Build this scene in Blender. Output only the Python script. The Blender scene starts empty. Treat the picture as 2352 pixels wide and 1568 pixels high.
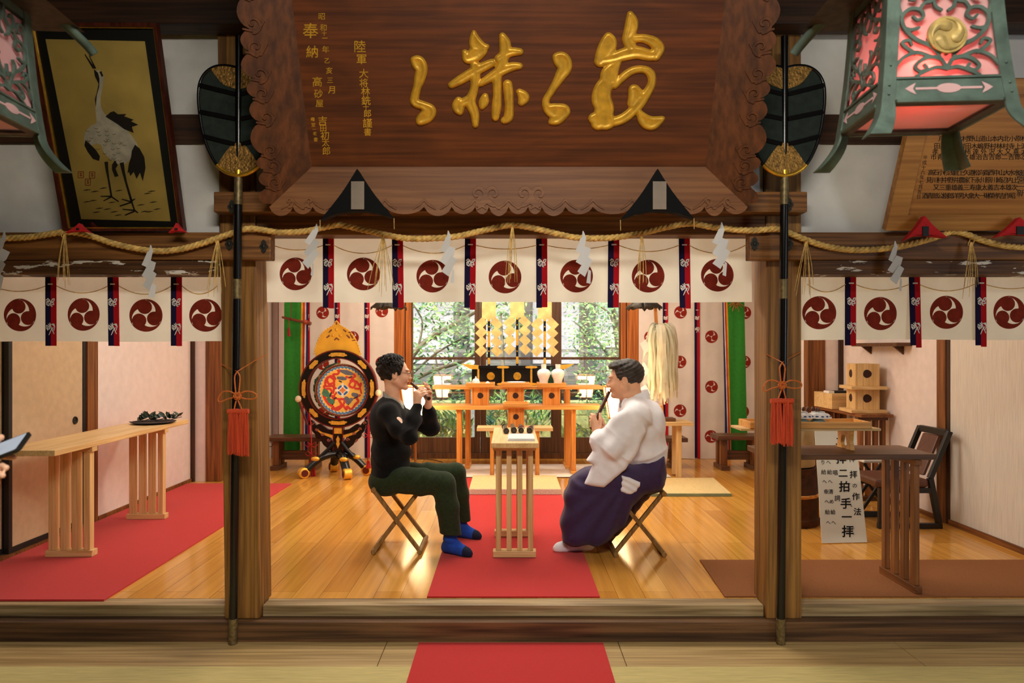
import bpy, bmesh, math, random
import numpy as np
from mathutils import Vector, Matrix
from mathutils.geometry import tessellate_polygon

# ------------------------------------------------------------------ camera, sky, sun, area lights, exposure
SC = bpy.context.scene
COL = SC.collection
F, CX, CY, EYE = 1600.0, 1170.0, 800.0, 1.326      # focal length and vanishing point in 2352x1568 pixels, eye height
cam_d = bpy.data.cameras.new('camera')
cam_d.sensor_fit = 'HORIZONTAL'
cam_d.sensor_width = 36.0
cam_d.lens = 36.0 * F / 2352.0
cam_d.shift_x = (1176.0 - CX) / 2352.0
cam_d.shift_y = (CY - 784.0) / 2352.0
cam_d.clip_start = 0.05
cam_d.clip_end = 200
cam = bpy.data.objects.new('camera', cam_d)
cam.location = (0, 0, EYE)
cam.rotation_euler = (math.pi / 2, 0, 0)
COL.objects.link(cam)
SC.camera = cam
cam_d.dof.use_dof = True
cam_d.dof.focus_distance = 4.7
cam_d.dof.aperture_fstop = 4.0

SC.view_settings.view_transform = 'Standard'
SC.view_settings.look = 'None'
SC.view_settings.exposure = 0.0
SC.view_settings.gamma = 1.0
SC.view_settings.use_curve_mapping = False

world = bpy.data.worlds.new('sky')
SC.world = world
world.use_nodes = True
wn = world.node_tree
wn.nodes.clear()
w_out = wn.nodes.new('ShaderNodeOutputWorld')
w_bg = wn.nodes.new('ShaderNodeBackground')
w_sky = wn.nodes.new('ShaderNodeTexSky')
w_sky.sky_type = 'NISHITA'
w_sky.sun_disc = False
w_sky.sun_elevation = math.radians(48)
w_sky.sun_rotation = math.radians(200)
w_sky.air_density = 1.0
w_sky.dust_density = 4.0
w_bg.inputs['Strength'].default_value = 1.25
wn.links.new(w_sky.outputs[0], w_bg.inputs['Color'])
wn.links.new(w_bg.outputs[0], w_out.inputs['Surface'])


def lamp(name, kind, loc, energy, color, size=None, size_y=None, aim=None, **kw):
    d = bpy.data.lights.new(name, kind)
    d.energy = energy
    d.color = color
    if kind == 'AREA':
        d.shape = 'RECTANGLE'
        d.size = size
        d.size_y = size_y or size
    elif size is not None:
        d.shadow_soft_size = size
    for k, v in kw.items():
        setattr(d, k, v)
    o = bpy.data.objects.new(name, d)
    o.location = loc
    if aim is not None:
        o.rotation_euler = (Vector(aim) - Vector(loc)).to_track_quat('-Z', 'Y').to_euler()
    COL.objects.link(o)
    return o


sun = lamp('sun', 'SUN', (3, 14, 12), 9.5, (1.0, 0.96, 0.88), aim=(0.5, 11.5, 0))
sun.data.angle = math.radians(6)
# ceiling lamps of the dim hall in front, of the bright inner room, its side bays and the sanctuary
lamp('hall_ceiling_light', 'AREA', (0.1, 0.35, 3.1), 96, (1.0, 0.95, 0.83), 1.6, 0.4, aim=(0.1, 1.35, 0.62))
lamp('hall_side_fill_light', 'AREA', (4.2, 0.6, 1.5), 34, (0.86, 0.93, 1.0), 1.2, 1.8, aim=(2.6, 3.6, 2.1))  # cool fill added to brighten the right upper wall
lamp('inner_ceiling_light', 'AREA', (0.0, 5.3, 2.66), 66, (1.0, 0.90, 0.76), 2.2, 0.9, aim=(0, 5.3, 0))
lamp('bay_ceiling_light', 'AREA', (-2.3, 5.2, 2.66), 15, (1.0, 0.93, 0.88), 0.9, 0.9, aim=(-2.3, 5.2, 0))
lamp('bay_ceiling_light', 'AREA', (2.4, 5.2, 2.66), 10, (1.0, 0.90, 0.76), 0.9, 0.9, aim=(2.4, 5.2, 0))
lamp('sanctuary_ceiling_light', 'AREA', (0.0, 7.35, 2.66), 66, (1.0, 0.88, 0.70), 3.6, 0.5, aim=(0, 7.5, 0))


# ------------------------------------------------------------------ small helpers
def W(px, py, Y):
    return Vector(((px - CX) * Y / F, Y, EYE + (CY - py) * Y / F))


def FL(px, py, z=0.0):
    Y = (EYE - z) * F / (py - CY)
    return Vector(((px - CX) * Y / F, Y, z))


def ONP(px, py, p0, n):
    d = Vector(((px - CX) / F, 1.0, (CY - py) / F))
    o = Vector((0, 0, EYE))
    t = (Vector(p0) - o).dot(n) / d.dot(n)
    return o + d * t


def lin(c):
    out = []
    for v in c[:3]:
        v = v / 255.0
        out.append(v / 12.92 if v <= 0.04045 else ((v + 0.055) / 1.055) ** 2.4)
    return tuple(out) + (1.0,)


class MB:
    """collects geometry for one mesh"""

    def __init__(self):
        self.v, self.f, self.m = [], [], []
        self.cur = 0

    def add(self, vs, fs, mi=None):
        b = len(self.v)
        self.v.extend([tuple(p) for p in vs])
        mi = self.cur if mi is None else mi
        for q in fs:
            self.f.append(tuple(i + b for i in q))
            self.m.append(mi)
        return self

    def box(self, a, b, mi=None):
        x0, y0, z0 = [min(a[i], b[i]) for i in range(3)]
        x1, y1, z1 = [max(a[i], b[i]) for i in range(3)]
        vs = [(x0, y0, z0), (x1, y0, z0), (x1, y1, z0), (x0, y1, z0), (x0, y0, z1), (x1, y0, z1), (x1, y1, z1), (x0, y1, z1)]
        return self.add(vs, [(0, 3, 2, 1), (4, 5, 6, 7), (0, 1, 5, 4), (1, 2, 6, 5), (2, 3, 7, 6), (3, 0, 4, 7)], mi)

    def hexa(self, p, mi=None):
        """8 corners: bottom ring 0-3, top ring 4-7"""
        return self.add(p, [(0, 3, 2, 1), (4, 5, 6, 7), (0, 1, 5, 4), (1, 2, 6, 5), (2, 3, 7, 6), (3, 0, 4, 7)], mi)

    def bar(self, a, b, w, d, up=(0, 0, 1), mi=None):
        """rectangular bar from a to b, w across (perp to up), d along up"""
        a, b = Vector(a), Vector(b)
        t = (b - a).normalized()
        u = Vector(up)
        u = (u - t * u.dot(t))
        if u.length < 1e-5:
            u = Vector((0, 1, 0)) - t * t.y
        u.normalize()
        s = t.cross(u)
        r = [s * (w / 2) + u * (d / 2), -s * (w / 2) + u * (d / 2), -s * (w / 2) - u * (d / 2), s * (w / 2) - u * (d / 2)]
        return self.hexa([a + q for q in r] + [b + q for q in r], mi)

    def tube(self, pts, rad, n=10, cap=True, closed=False, mi=None, flat=1.0, up=None):
        pts = [Vector(p) for p in pts]
        k = len(pts)
        if not hasattr(rad, '__len__'):
            rad = [rad] * k
        vs, fs = [], []
        prev = None
        for i, p in enumerate(pts):
            if closed:
                t = pts[(i + 1) % k] - pts[i - 1]
            else:
                t = pts[min(i + 1, k - 1)] - pts[max(i - 1, 0)]
            if t.length < 1e-9:
                t = Vector((0, 0, 1))
            t.normalize()
            if prev is None:
                a = Vector(up) if up is not None else (Vector((0, 0, 1)) if abs(t.z) < 0.9 else Vector((1, 0, 0)))
            else:
                a = prev
            a = a - t * a.dot(t)
            if a.length < 1e-6:
                a = t.orthogonal()
            a.normalize()
            prev = a
            b = t.cross(a)
            for j in range(n):
                th = 2 * math.pi * j / n
                vs.append(p + (a * math.cos(th) * flat + b * math.sin(th)) * rad[i])
        for i in range(k if closed else k - 1):
            for j in range(n):
                i2 = (i + 1) % k
                fs.append((i * n + j, i * n + (j + 1) % n, i2 * n + (j + 1) % n, i2 * n + j))
        if cap and not closed:
            fs.append(tuple(range(n - 1, -1, -1)))
            fs.append(tuple((k - 1) * n + j for j in range(n)))
        return self.add(vs, fs, mi)

    def lathe(self, prof, c=(0, 0, 0), n=24, R=None, mi=None, cap=True):
        """prof [(r,z)] around local z at c, rotated by R"""
        c = Vector(c)
        vs, fs = [], []
        k = len(prof)
        for r, z in prof:
            for j in range(n):
                th = 2 * math.pi * j / n
                p = Vector((r * math.cos(th), r * math.sin(th), z))
                vs.append(c + (R @ p if R is not None else p))
        for i in range(k - 1):
            for j in range(n):
                fs.append((i * n + j, i * n + (j + 1) % n, (i + 1) * n + (j + 1) % n, (i + 1) * n + j))
        if cap:
            if prof[0][0] > 1e-5:
                fs.append(tuple(range(n - 1, -1, -1)))
            if prof[-1][0] > 1e-5:
                fs.append(tuple((k - 1) * n + j for j in range(n)))
        return self.add(vs, fs, mi)

    def ball(self, c, r, n=12, m=8, R=None, mi=None):
        if not hasattr(r, '__len__'):
            r = (r, r, r)
        c = Vector(c)
        vs, fs = [], []
        for i in range(m + 1):
            ph = math.pi * i / m
            for j in range(n):
                th = 2 * math.pi * j / n
                p = Vector((r[0] * math.sin(ph) * math.cos(th), r[1] * math.sin(ph) * math.sin(th), -r[2] * math.cos(ph)))
                vs.append(c + (R @ p if R is not None else p))
        for i in range(m):
            for j in range(n):
                fs.append((i * n + j, i * n + (j + 1) % n, (i + 1) * n + (j + 1) % n, (i + 1) * n + j))
        return self.add(vs, fs, mi)

    def prism(self, poly, fn, w0, w1, mi=None, side=None):
        """2-D polygon extruded from w0 to w1; fn(u,v,w)->xyz"""
        n = len(poly)
        tri = tessellate_polygon([[Vector((p[0], p[1], 0)) for p in poly]])
        vs = [fn(p[0], p[1], w0) for p in poly] + [fn(p[0], p[1], w1) for p in poly]
        self.add(vs, [tuple(t) for t in tri] + [tuple(i + n for i in reversed(t)) for t in tri], mi)
        b = len(self.v) - 2 * n
        for i in range(n):
            j = (i + 1) % n
            self.f.append((b + i, b + j, b + n + j, b + n + i))
            self.m.append((self.cur if mi is None else mi) if side is None else side)
        return self

    def grid(self, fn, nu, nv, mi=None):
        vs = [fn(i / nu, j / nv) for j in range(nv + 1) for i in range(nu + 1)]
        fs = [(j * (nu + 1) + i, j * (nu + 1) + i + 1, (j + 1) * (nu + 1) + i + 1, (j + 1) * (nu + 1) + i) for j in range(nv) for i in range(nu)]
        return self.add(vs, fs, mi)

    def relief(self, cont, fn, w0, w1, mi=None, sides=True):
        """contour (verts2d, tris, boundary edges) raised from w0 to w1"""
        v2, tris, be = cont
        n = len(v2)
        self.add([fn(p[0], p[1], w1) for p in v2], tris, mi)
        if sides:
            b = len(self.v) - n
            c = len(self.v)
            idx = sorted({i for e in be for i in e})
            mp = {q: c + k for k, q in enumerate(idx)}
            self.v.extend([tuple(fn(v2[q][0], v2[q][1], w0)) for q in idx])
            for i, j in be:
                self.f.append((b + j, b + i, mp[i], mp[j]))
                self.m.append(self.cur if mi is None else mi)
        return self


def world_loc(o):
    l = Vector((0, 0, 0))
    while o is not None:
        l = l + o.location
        o = o.parent
    return l


def mesh_obj(name, mb, mats, parent=None, smooth=None, bevel=0.0, origin=None, fix=True):
    me = bpy.data.meshes.new(name)
    vs = np.array(mb.v, dtype=np.float64).reshape(-1, 3)
    if parent is not None:
        off = np.array(world_loc(parent))
    elif origin is not None:
        off = np.array(origin, dtype=np.float64)
    else:
        lo, hi = vs.min(0), vs.max(0)
        off = np.array([(lo[0] + hi[0]) / 2, (lo[1] + hi[1]) / 2, lo[2]])
    me.from_pydata((vs - off).tolist(), [], mb.f)
    if not isinstance(mats, (list, tuple)):
        mats = [mats]
    for m in mats:
        me.materials.append(m)
    if len(mats) > 1:
        me.polygons.foreach_set('material_index', mb.m)
    if fix:
        bm = bmesh.new()
        bm.from_mesh(me)
        bmesh.ops.recalc_face_normals(bm, faces=bm.faces)
        bm.to_mesh(me)
        bm.free()
    if smooth is not None:
        me.polygons.foreach_set('use_smooth', [True] * len(me.polygons))
        if smooth < 179:
            me.set_sharp_from_angle(angle=math.radians(smooth))
    me.update()
    o = bpy.data.objects.new(name, me)
    COL.objects.link(o)
    if parent is not None:
        o.parent = parent
    else:
        o.location = off
    if bevel > 0:
        b = o.modifiers.new('edge', 'BEVEL')
        b.width = bevel
        b.segments = 2
        b.limit_method = 'ANGLE'
        b.angle_limit = math.radians(40)
    return o


def thing(name, label, cat, loc, group=None):
    o = bpy.data.objects.new(name, None)
    o.empty_display_size = 0.05
    o.location = loc
    COL.objects.link(o)
    o['label'] = label
    o['category'] = cat
    if group:
        o['group'] = group
    return o


def solo(name, label, cat, mb, mats, group=None, **kw):
    o = mesh_obj(name, mb, mats, **kw)
    o['label'] = label
    o['category'] = cat
    if group:
        o['group'] = group
    return o


def part(name, mb, mats, parent, label=None, **kw):
    o = mesh_obj(name, mb, mats, parent=parent, **kw)
    if label:
        o['label'] = label
    return o


def struct(name, mb, mats, parent=None, label=None, cat=None, **kw):
    o = mesh_obj(name, mb, mats, parent=parent, **kw)
    if parent is None:
        o['kind'] = 'structure'
        if label:
            o['label'] = label
            o['category'] = cat or name.split('_')[0]
    return o


def dup(root, delta, label=None, group=None):
    r = root.copy()
    COL.objects.link(r)
    r.location = Vector(root.location) + Vector(delta)
    if label:
        r['label'] = label
    if group:
        r['group'] = group
    for ch in list(root.children):
        c = ch.copy()
        COL.objects.link(c)
        c.parent = r
        for g in list(ch.children):
            d = g.copy()
            COL.objects.link(d)
            d.parent = c
    return r


# ------------------------------------------------------------------ 2-D level-set outlines
def contour(Fg, xs, ys):
    """polygons of Fg>0 on a regular grid, Fg[j,i] at (xs[i], ys[j])"""
    ny, nx = Fg.shape
    vmap, vs, tris = {}, [], []

    def vid(key, p):
        i = vmap.get(key)
        if i is None:
            i = len(vs)
            vmap[key] = i
            vs.append(p)
        return i

    pos = Fg > 0
    act = pos[:-1, :-1] | pos[1:, :-1] | pos[:-1, 1:] | pos[1:, 1:]
    for j, i in zip(*np.nonzero(act)):
        cs = [(i, j), (i + 1, j), (i + 1, j + 1), (i, j + 1)]
        poly = []
        for k in range(4):
            a, b = cs[k], cs[(k + 1) % 4]
            fa, fb = Fg[a[1], a[0]], Fg[b[1], b[0]]
            if fa > 0:
                poly.append(vid(a, (xs[a[0]], ys[a[1]])))
            if (fa > 0) != (fb > 0):
                t = fa / (fa - fb)
                t = min(max(t, 0.02), 0.98)
                key = (a, b) if a < b else (b, a)
                poly.append(vid(key, (xs[a[0]] + (xs[b[0]] - xs[a[0]]) * t, ys[a[1]] + (ys[b[1]] - ys[a[1]]) * t)))
        if len(poly) >= 3:
            tris.append(tuple(poly))
    cnt = {}
    for t in tris:
        for k in range(len(t)):
            e = (t[k], t[(k + 1) % len(t)])
            cnt[e] = cnt.get(e, 0) + 1
    be = [e for e in cnt if (e[1], e[0]) not in cnt]
    return vs, tris, be


def strokes_field(strokes, X, Y):
    """max over tapered strokes of (radius - distance); strokes: list of [(x,y,r),...]"""
    Fv = np.full(X.shape, -1e3)
    for s in strokes:
        if len(s) == 1:
            x, y, r = s[0]
            Fv = np.maximum(Fv, r - np.hypot(X - x, Y - y))
        for (x0, y0, r0), (x1, y1, r1) in zip(s[:-1], s[1:]):
            dx, dy = x1 - x0, y1 - y0
            L = dx * dx + dy * dy + 1e-12
            t = np.clip(((X - x0) * dx + (Y - y0) * dy) / L, 0, 1)
            Fv = np.maximum(Fv, r0 + (r1 - r0) * t - np.hypot(X - x0 - t * dx, Y - y0 - t * dy))
    return Fv


def stroke_contour(strokes, x0, x1, y0, y1, nx, blur=0):
    ny = max(4, int(nx * (y1 - y0) / (x1 - x0)))
    xs, ys = np.linspace(x0, x1, nx), np.linspace(y0, y1, ny)
    X, Y = np.meshgrid(xs, ys)
    Fv = strokes_field(strokes, X, Y)
    for _ in range(blur):
        P = np.pad(Fv, 1, mode='edge')
        Fv = (P[1:-1, 1:-1] * 2 + P[:-2, 1:-1] + P[2:, 1:-1] + P[1:-1, :-2] + P[1:-1, 2:]) / 6
    return contour(Fv, xs, ys)


def smooth_path(pts, n=8, closed=False):
    """Catmull-Rom through tuples of any length"""
    P = [np.array(p, dtype=float) for p in pts]
    out = []
    k = len(P)
    for i in range(k if closed else k - 1):
        p0 = P[i - 1] if (closed or i > 0) else P[i]
        p1, p2 = P[i], P[(i + 1) % k]
        p3 = P[(i + 2) % k] if (closed or i + 2 < k) else P[(i + 1) % k]
        for s in range(n):
            t = s / n
            out.append(tuple(0.5 * ((2 * p1) + (-p0 + p2) * t + (2 * p0 - 5 * p1 + 4 * p2 - p3) * t * t + (-p0 + 3 * p1 - 3 * p2 + p3) * t ** 3)))
    if not closed:
        out.append(tuple(P[-1]))
    return out


def tomoe_contour(n=72):
    xs = np.linspace(-1.02, 1.02, n)
    X, Y = np.meshgrid(xs, xs)
    R = np.hypot(X, Y)
    A = np.degrees(np.arctan2(Y, X))
    Fv = np.full(X.shape, -1.0)
    for th in (98, 218, 338):
        c = (0.515 * math.cos(math.radians(th)), 0.515 * math.sin(math.radians(th)))
        Fv = np.maximum(Fv, 0.425 - np.hypot(X - c[0], Y - c[1]))
        ph = (A - th) % 360
        rin = np.minimum(0.58 + 0.41 * np.clip((ph - 39) / 80.0, -0.4, 1.2), 0.962)
        tail = np.where(ph < 200, R - rin, -1.0)
        Fv = np.maximum(Fv, tail)
    Fv = np.minimum(Fv, 1.0 - R)
    return contour(Fv, xs, xs)


TOMOE = tomoe_contour()
TOMOE_S = tomoe_contour(40)


def text_geo(s, size=1.0):
    """mesh of one line of text, centred on the origin: (verts2d, faces)"""
    c = bpy.data.curves.new('lettering', 'FONT')
    c.body = s
    c.size = size
    c.align_x = 'CENTER'
    c.align_y = 'CENTER'
    c.resolution_u = 2
    o = bpy.data.objects.new('lettering', c)
    COL.objects.link(o)
    dg = bpy.context.evaluated_depsgraph_get()
    me = bpy.data.meshes.new_from_object(o.evaluated_get(dg))
    vs = [(v.co.x, v.co.y) for v in me.vertices]
    fs = [tuple(p.vertices) for p in me.polygons]
    bpy.data.objects.remove(o)
    bpy.data.curves.remove(c)
    bpy.data.meshes.remove(me)
    if vs:
        a = np.array(vs)
        mid = (a.min(0) + a.max(0)) / 2
        if len(s) == 1:
            vs = [(x - mid[0], y - mid[1]) for x, y in vs]
    return vs, fs


_TG = {}


def glyph(ch):
    if ch not in _TG:
        _TG[ch] = text_geo(ch, 1.0)
    return _TG[ch]


def write_chars(mb, items, fn, w, bold=0.0):
    """items: (char, u, v, size[, stretch]); fn(u,v,w)->xyz"""
    for it in items:
        ch, u, v, s = it[:4]
        st = it[4] if len(it) > 4 else 1.0
        vs, fs = glyph(ch)
        offs = [(0, 0)] if not bold else [(0, 0), (bold * s, 0), (0, bold * s), (-bold * s, 0), (0, -bold * s)]
        for k, (du, dv) in enumerate(offs):
            mb.add([fn(u + x * s * st + du, v + y * s + dv, w + 0.00015 * k) for x, y in vs], fs)


# ------------------------------------------------------------------ level-set solids (bodies and clothing)
class Field:
    def __init__(self, lo, hi, h):
        self.lo = np.array(lo, float)
        self.h = h
        self.n = np.ceil((np.array(hi, float) - self.lo) / h).astype(int) + 1
        self.d = np.full(tuple(self.n), 0.2, dtype=np.float32)

    def _win(self, lo, hi):
        a = np.clip(np.floor((np.array(lo) - self.lo) / self.h).astype(int), 0, self.n)
        b = np.clip(np.ceil((np.array(hi) - self.lo) / self.h).astype(int) + 1, 0, self.n)
        sl = tuple(slice(a[i], b[i]) for i in range(3))
        ax = [self.lo[i] + self.h * np.arange(a[i], b[i]) for i in range(3)]
        X, Y, Z = np.meshgrid(*ax, indexing='ij', sparse=True)
        return sl, X, Y, Z

    def _put(self, sl, d, k, op):
        c = self.d[sl]
        if op == 'add':
            if k > 0:
                hh = np.clip(0.5 + 0.5 * (c - d) / k, 0, 1)
                self.d[sl] = c * (1 - hh) + d * hh - k * hh * (1 - hh)
            else:
                self.d[sl] = np.minimum(c, d)
        else:
            if k > 0:
                hh = np.clip(0.5 - 0.5 * (c + d) / k, 0, 1)
                self.d[sl] = c * (1 - hh) - d * hh + k * hh * (1 - hh)
            else:
                self.d[sl] = np.maximum(c, -d)

    def cap(self, a, b, ra, rb=None, k=0.02, op='add'):
        rb = ra if rb is None else rb
        a, b = np.array(a, float), np.array(b, float)
        pad = max(ra, rb) + k + 3 * self.h + 0.03
        sl, X, Y, Z = self._win(np.minimum(a, b) - pad, np.maximum(a, b) + pad)
        if self.d[sl].size == 0:
            return self
        ba = b - a
        L = (ba * ba).sum() + 1e-12
        t = np.clip(((X - a[0]) * ba[0] + (Y - a[1]) * ba[1] + (Z - a[2]) * ba[2]) / L, 0, 1)
        d = np.sqrt((X - a[0] - t * ba[0]) ** 2 + (Y - a[1] - t * ba[1]) ** 2 + (Z - a[2] - t * ba[2]) ** 2) - (ra + (rb - ra) * t)
        self._put(sl, d, k, op)
        return self

    def chain(self, pts, k=0.02):
        """pts [(vec, r)]"""
        for (a, ra), (b, rb) in zip(pts[:-1], pts[1:]):
            self.cap(a, b, ra, rb, k)
        return self

    def ell(self, c, r, R=None, k=0.02, op='add'):
        c = np.array(c, float)
        r = np.array(r, float)
        pad = r.max() + k + 3 * self.h + 0.03
        sl, X, Y, Z = self._win(c - pad, c + pad)
        if self.d[sl].size == 0:
            return self
        x, y, z = X - c[0], Y - c[1], Z - c[2]
        if R is not None:
            m = np.array(R).T
            x, y, z = (m[0, 0] * x + m[0, 1] * y + m[0, 2] * z, m[1, 0] * x + m[1, 1] * y + m[1, 2] * z, m[2, 0] * x + m[2, 1] * y + m[2, 2] * z)
        k0 = np.sqrt((x / r[0]) ** 2 + (y / r[1]) ** 2 + (z / r[2]) ** 2)
        k1 = np.sqrt((x / r[0] ** 2) ** 2 + (y / r[1] ** 2) ** 2 + (z / r[2] ** 2) ** 2) + 1e-9
        d = k0 * (k0 - 1.0) / k1
        self._put(sl, d, k, op)
        return self

    def cut(self, p, n):
        """remove the side the normal points to"""
        p, n = np.array(p, float), np.array(n, float)
        n = n / np.linalg.norm(n)
        sl, X, Y, Z = self._win(self.lo, self.lo + self.h * self.n)
        d = (X - p[0]) * n[0] + (Y - p[1]) * n[1] + (Z - p[2]) * n[2]
        self.d = np.maximum(self.d, d.astype(np.float32))
        return self

    def warp(self, fn):
        """add fn(X,Y,Z) to the field (folds, curls)"""
        sl, X, Y, Z = self._win(self.lo, self.lo + self.h * self.n)
        self.d = self.d + fn(X, Y, Z).astype(np.float32)
        return self

    def mesh(self, relax=1):
        d = self.d
        d[0], d[-1], d[:, 0], d[:, -1], d[:, :, 0], d[:, :, -1] = 1, 1, 1, 1, 1, 1
        s = d < 0
        cs = [s[i:s.shape[0] - 1 + i, j:s.shape[1] - 1 + j, k:s.shape[2] - 1 + k] for i in (0, 1) for j in (0, 1) for k in (0, 1)]
        anyv = np.logical_or.reduce(cs)
        allv = np.logical_and.reduce(cs)
        act = anyv & ~allv
        I = np.argwhere(act)
        idx = -np.ones(act.shape, dtype=np.int64)
        idx[act] = np.arange(len(I))
        acc = np.zeros((len(I), 3))
        cnt = np.zeros(len(I))
        corner = [(i, j, k) for i in (0, 1) for j in (0, 1) for k in (0, 1)]
        for a in range(8):
            for b in range(a + 1, 8):
                ca, cb = np.array(corner[a]), np.array(corner[b])
                if np.abs(ca - cb).sum() != 1:
                    continue
                da = d[tuple((I + ca).T)]
                db = d[tuple((I + cb).T)]
                mk = (da < 0) != (db < 0)
                t = np.where(mk, da / np.where(mk, da - db, 1), 0)
                acc += np.where(mk[:, None], ca + (cb - ca) * t[:, None], 0)
                cnt += mk
        V = self.lo + self.h * (I + acc / cnt[:, None])
        faces = []
        for ax in range(3):
            sa = np.take(s, range(0, s.shape[ax] - 1), axis=ax)
            sb = np.take(s, range(1, s.shape[ax]), axis=ax)
            E = np.argwhere(sa != sb)
            o1, o2 = [(1, 2), (2, 0), (0, 1)][ax]
            ok = (E[:, o1] > 0) & (E[:, o2] > 0) & (E[:, o1] < s.shape[o1] - 1) & (E[:, o2] < s.shape[o2] - 1)
            E = E[ok]
            sg = sa[tuple(E.T)]
            e1 = np.zeros(3, int)
            e1[o1] = 1
            e2 = np.zeros(3, int)
            e2[o2] = 1
            q = np.stack([idx[tuple((E - e1 - e2).T)], idx[tuple((E - e2).T)], idx[tuple(E.T)], idx[tuple((E - e1).T)]], axis=1)
            q[~sg] = q[~sg][:, ::-1]
            faces.append(q)
        Fc = np.concatenate(faces)
        for _ in range(relax):
            S = np.zeros_like(V)
            C = np.zeros(len(V))
            for a in range(4):
                np.add.at(S, Fc[:, a], V[Fc[:, (a + 1) % 4]])
                np.add.at(C, Fc[:, a], 1)
            V = V * 0.5 + 0.5 * S / np.maximum(C, 1)[:, None]
        return V, Fc


def field_obj(name, fld, mats, parent=None, relax=1, matfn=None, origin=None):
    V, Fc = fld.mesh(relax)
    mb = MB()
    mb.v = V.tolist()
    mb.f = [tuple(q) for q in Fc.tolist()]
    mb.m = [0] * len(mb.f)
    if matfn is not None:
        C = V[Fc].mean(1)
        mb.m = [int(x) for x in matfn(C)]
    return mesh_obj(name, mb, mats, parent=parent, smooth=180, fix=False, origin=origin)


# ------------------------------------------------------------------ materials
def _mat(name):
    m = bpy.data.materials.new(name)
    m.use_nodes = True
    nt = m.node_tree
    b = nt.nodes['Principled BSDF']
    return m, nt, b


def _set(b, key, v):
    if key in b.inputs:
        b.inputs[key].default_value = v


def _coords(nt, scale, kind='Object'):
    tc = nt.nodes.new('ShaderNodeTexCoord')
    mp = nt.nodes.new('ShaderNodeMapping')
    mp.inputs['Scale'].default_value = scale
    nt.links.new(tc.outputs[kind], mp.inputs['Vector'])
    return mp.outputs[0]


def _ramp(nt, fac, cols, lo=0.3, hi=0.7):
    r = nt.nodes.new('ShaderNodeValToRGB')
    el = r.color_ramp.elements
    el[0].position, el[1].position = lo, hi
    el[0].color, el[1].color = lin(cols[0]), lin(cols[-1])
    for i, c in enumerate(cols[1:-1]):
        e = el.new(lo + (hi - lo) * (i + 1) / (len(cols) - 1))
        e.color = lin(c)
    nt.links.new(fac, r.inputs[0])
    return r.outputs[0]


def mat(name, rgb, rough=0.6, metal=0.0, var=0.08, ns=9.0, bump=0.0, bs=60.0, spec=0.5, coat=0.0, sheen=0.0, sub=0.0, stretch=(1, 1, 1)):
    m, nt, b = _mat(name)
    _set(b, 'Roughness', rough)
    _set(b, 'Metallic', metal)
    _set(b, 'Specular IOR Level', spec)
    _set(b, 'Coat Weight', coat)
    _set(b, 'Coat Roughness', 0.15)
    _set(b, 'Sheen Weight', sheen)
    if sub:
        _set(b, 'Subsurface Weight', sub)
        _set(b, 'Subsurface Radius', (0.012, 0.005, 0.003))
        _set(b, 'Subsurface Scale', 1.0)
    n = nt.nodes.new('ShaderNodeTexNoise')
    n.inputs['Scale'].default_value = ns
    n.inputs['Detail'].default_value = 4
    nt.links.new(_coords(nt, stretch), n.inputs['Vector'])
    c0 = tuple(max(0, v * (1 - var)) for v in rgb)
    c1 = tuple(min(255, v * (1 + var)) for v in rgb)
    nt.links.new(_ramp(nt, n.outputs['Fac'], (c0, c1)), b.inputs['Base Color'])
    if bump:
        n2 = nt.nodes.new('ShaderNodeTexNoise')
        n2.inputs['Scale'].default_value = bs
        n2.inputs['Detail'].default_value = 3
        nt.links.new(_coords(nt, stretch), n2.inputs['Vector'])
        bp = nt.nodes.new('ShaderNodeBump')
        bp.inputs['Strength'].default_value = bump
        bp.inputs['Distance'].default_value = 0.01
        nt.links.new(n2.outputs['Fac'], bp.inputs['Height'])
        nt.links.new(bp.outputs[0], b.inputs['Normal'])
    return m


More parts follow.
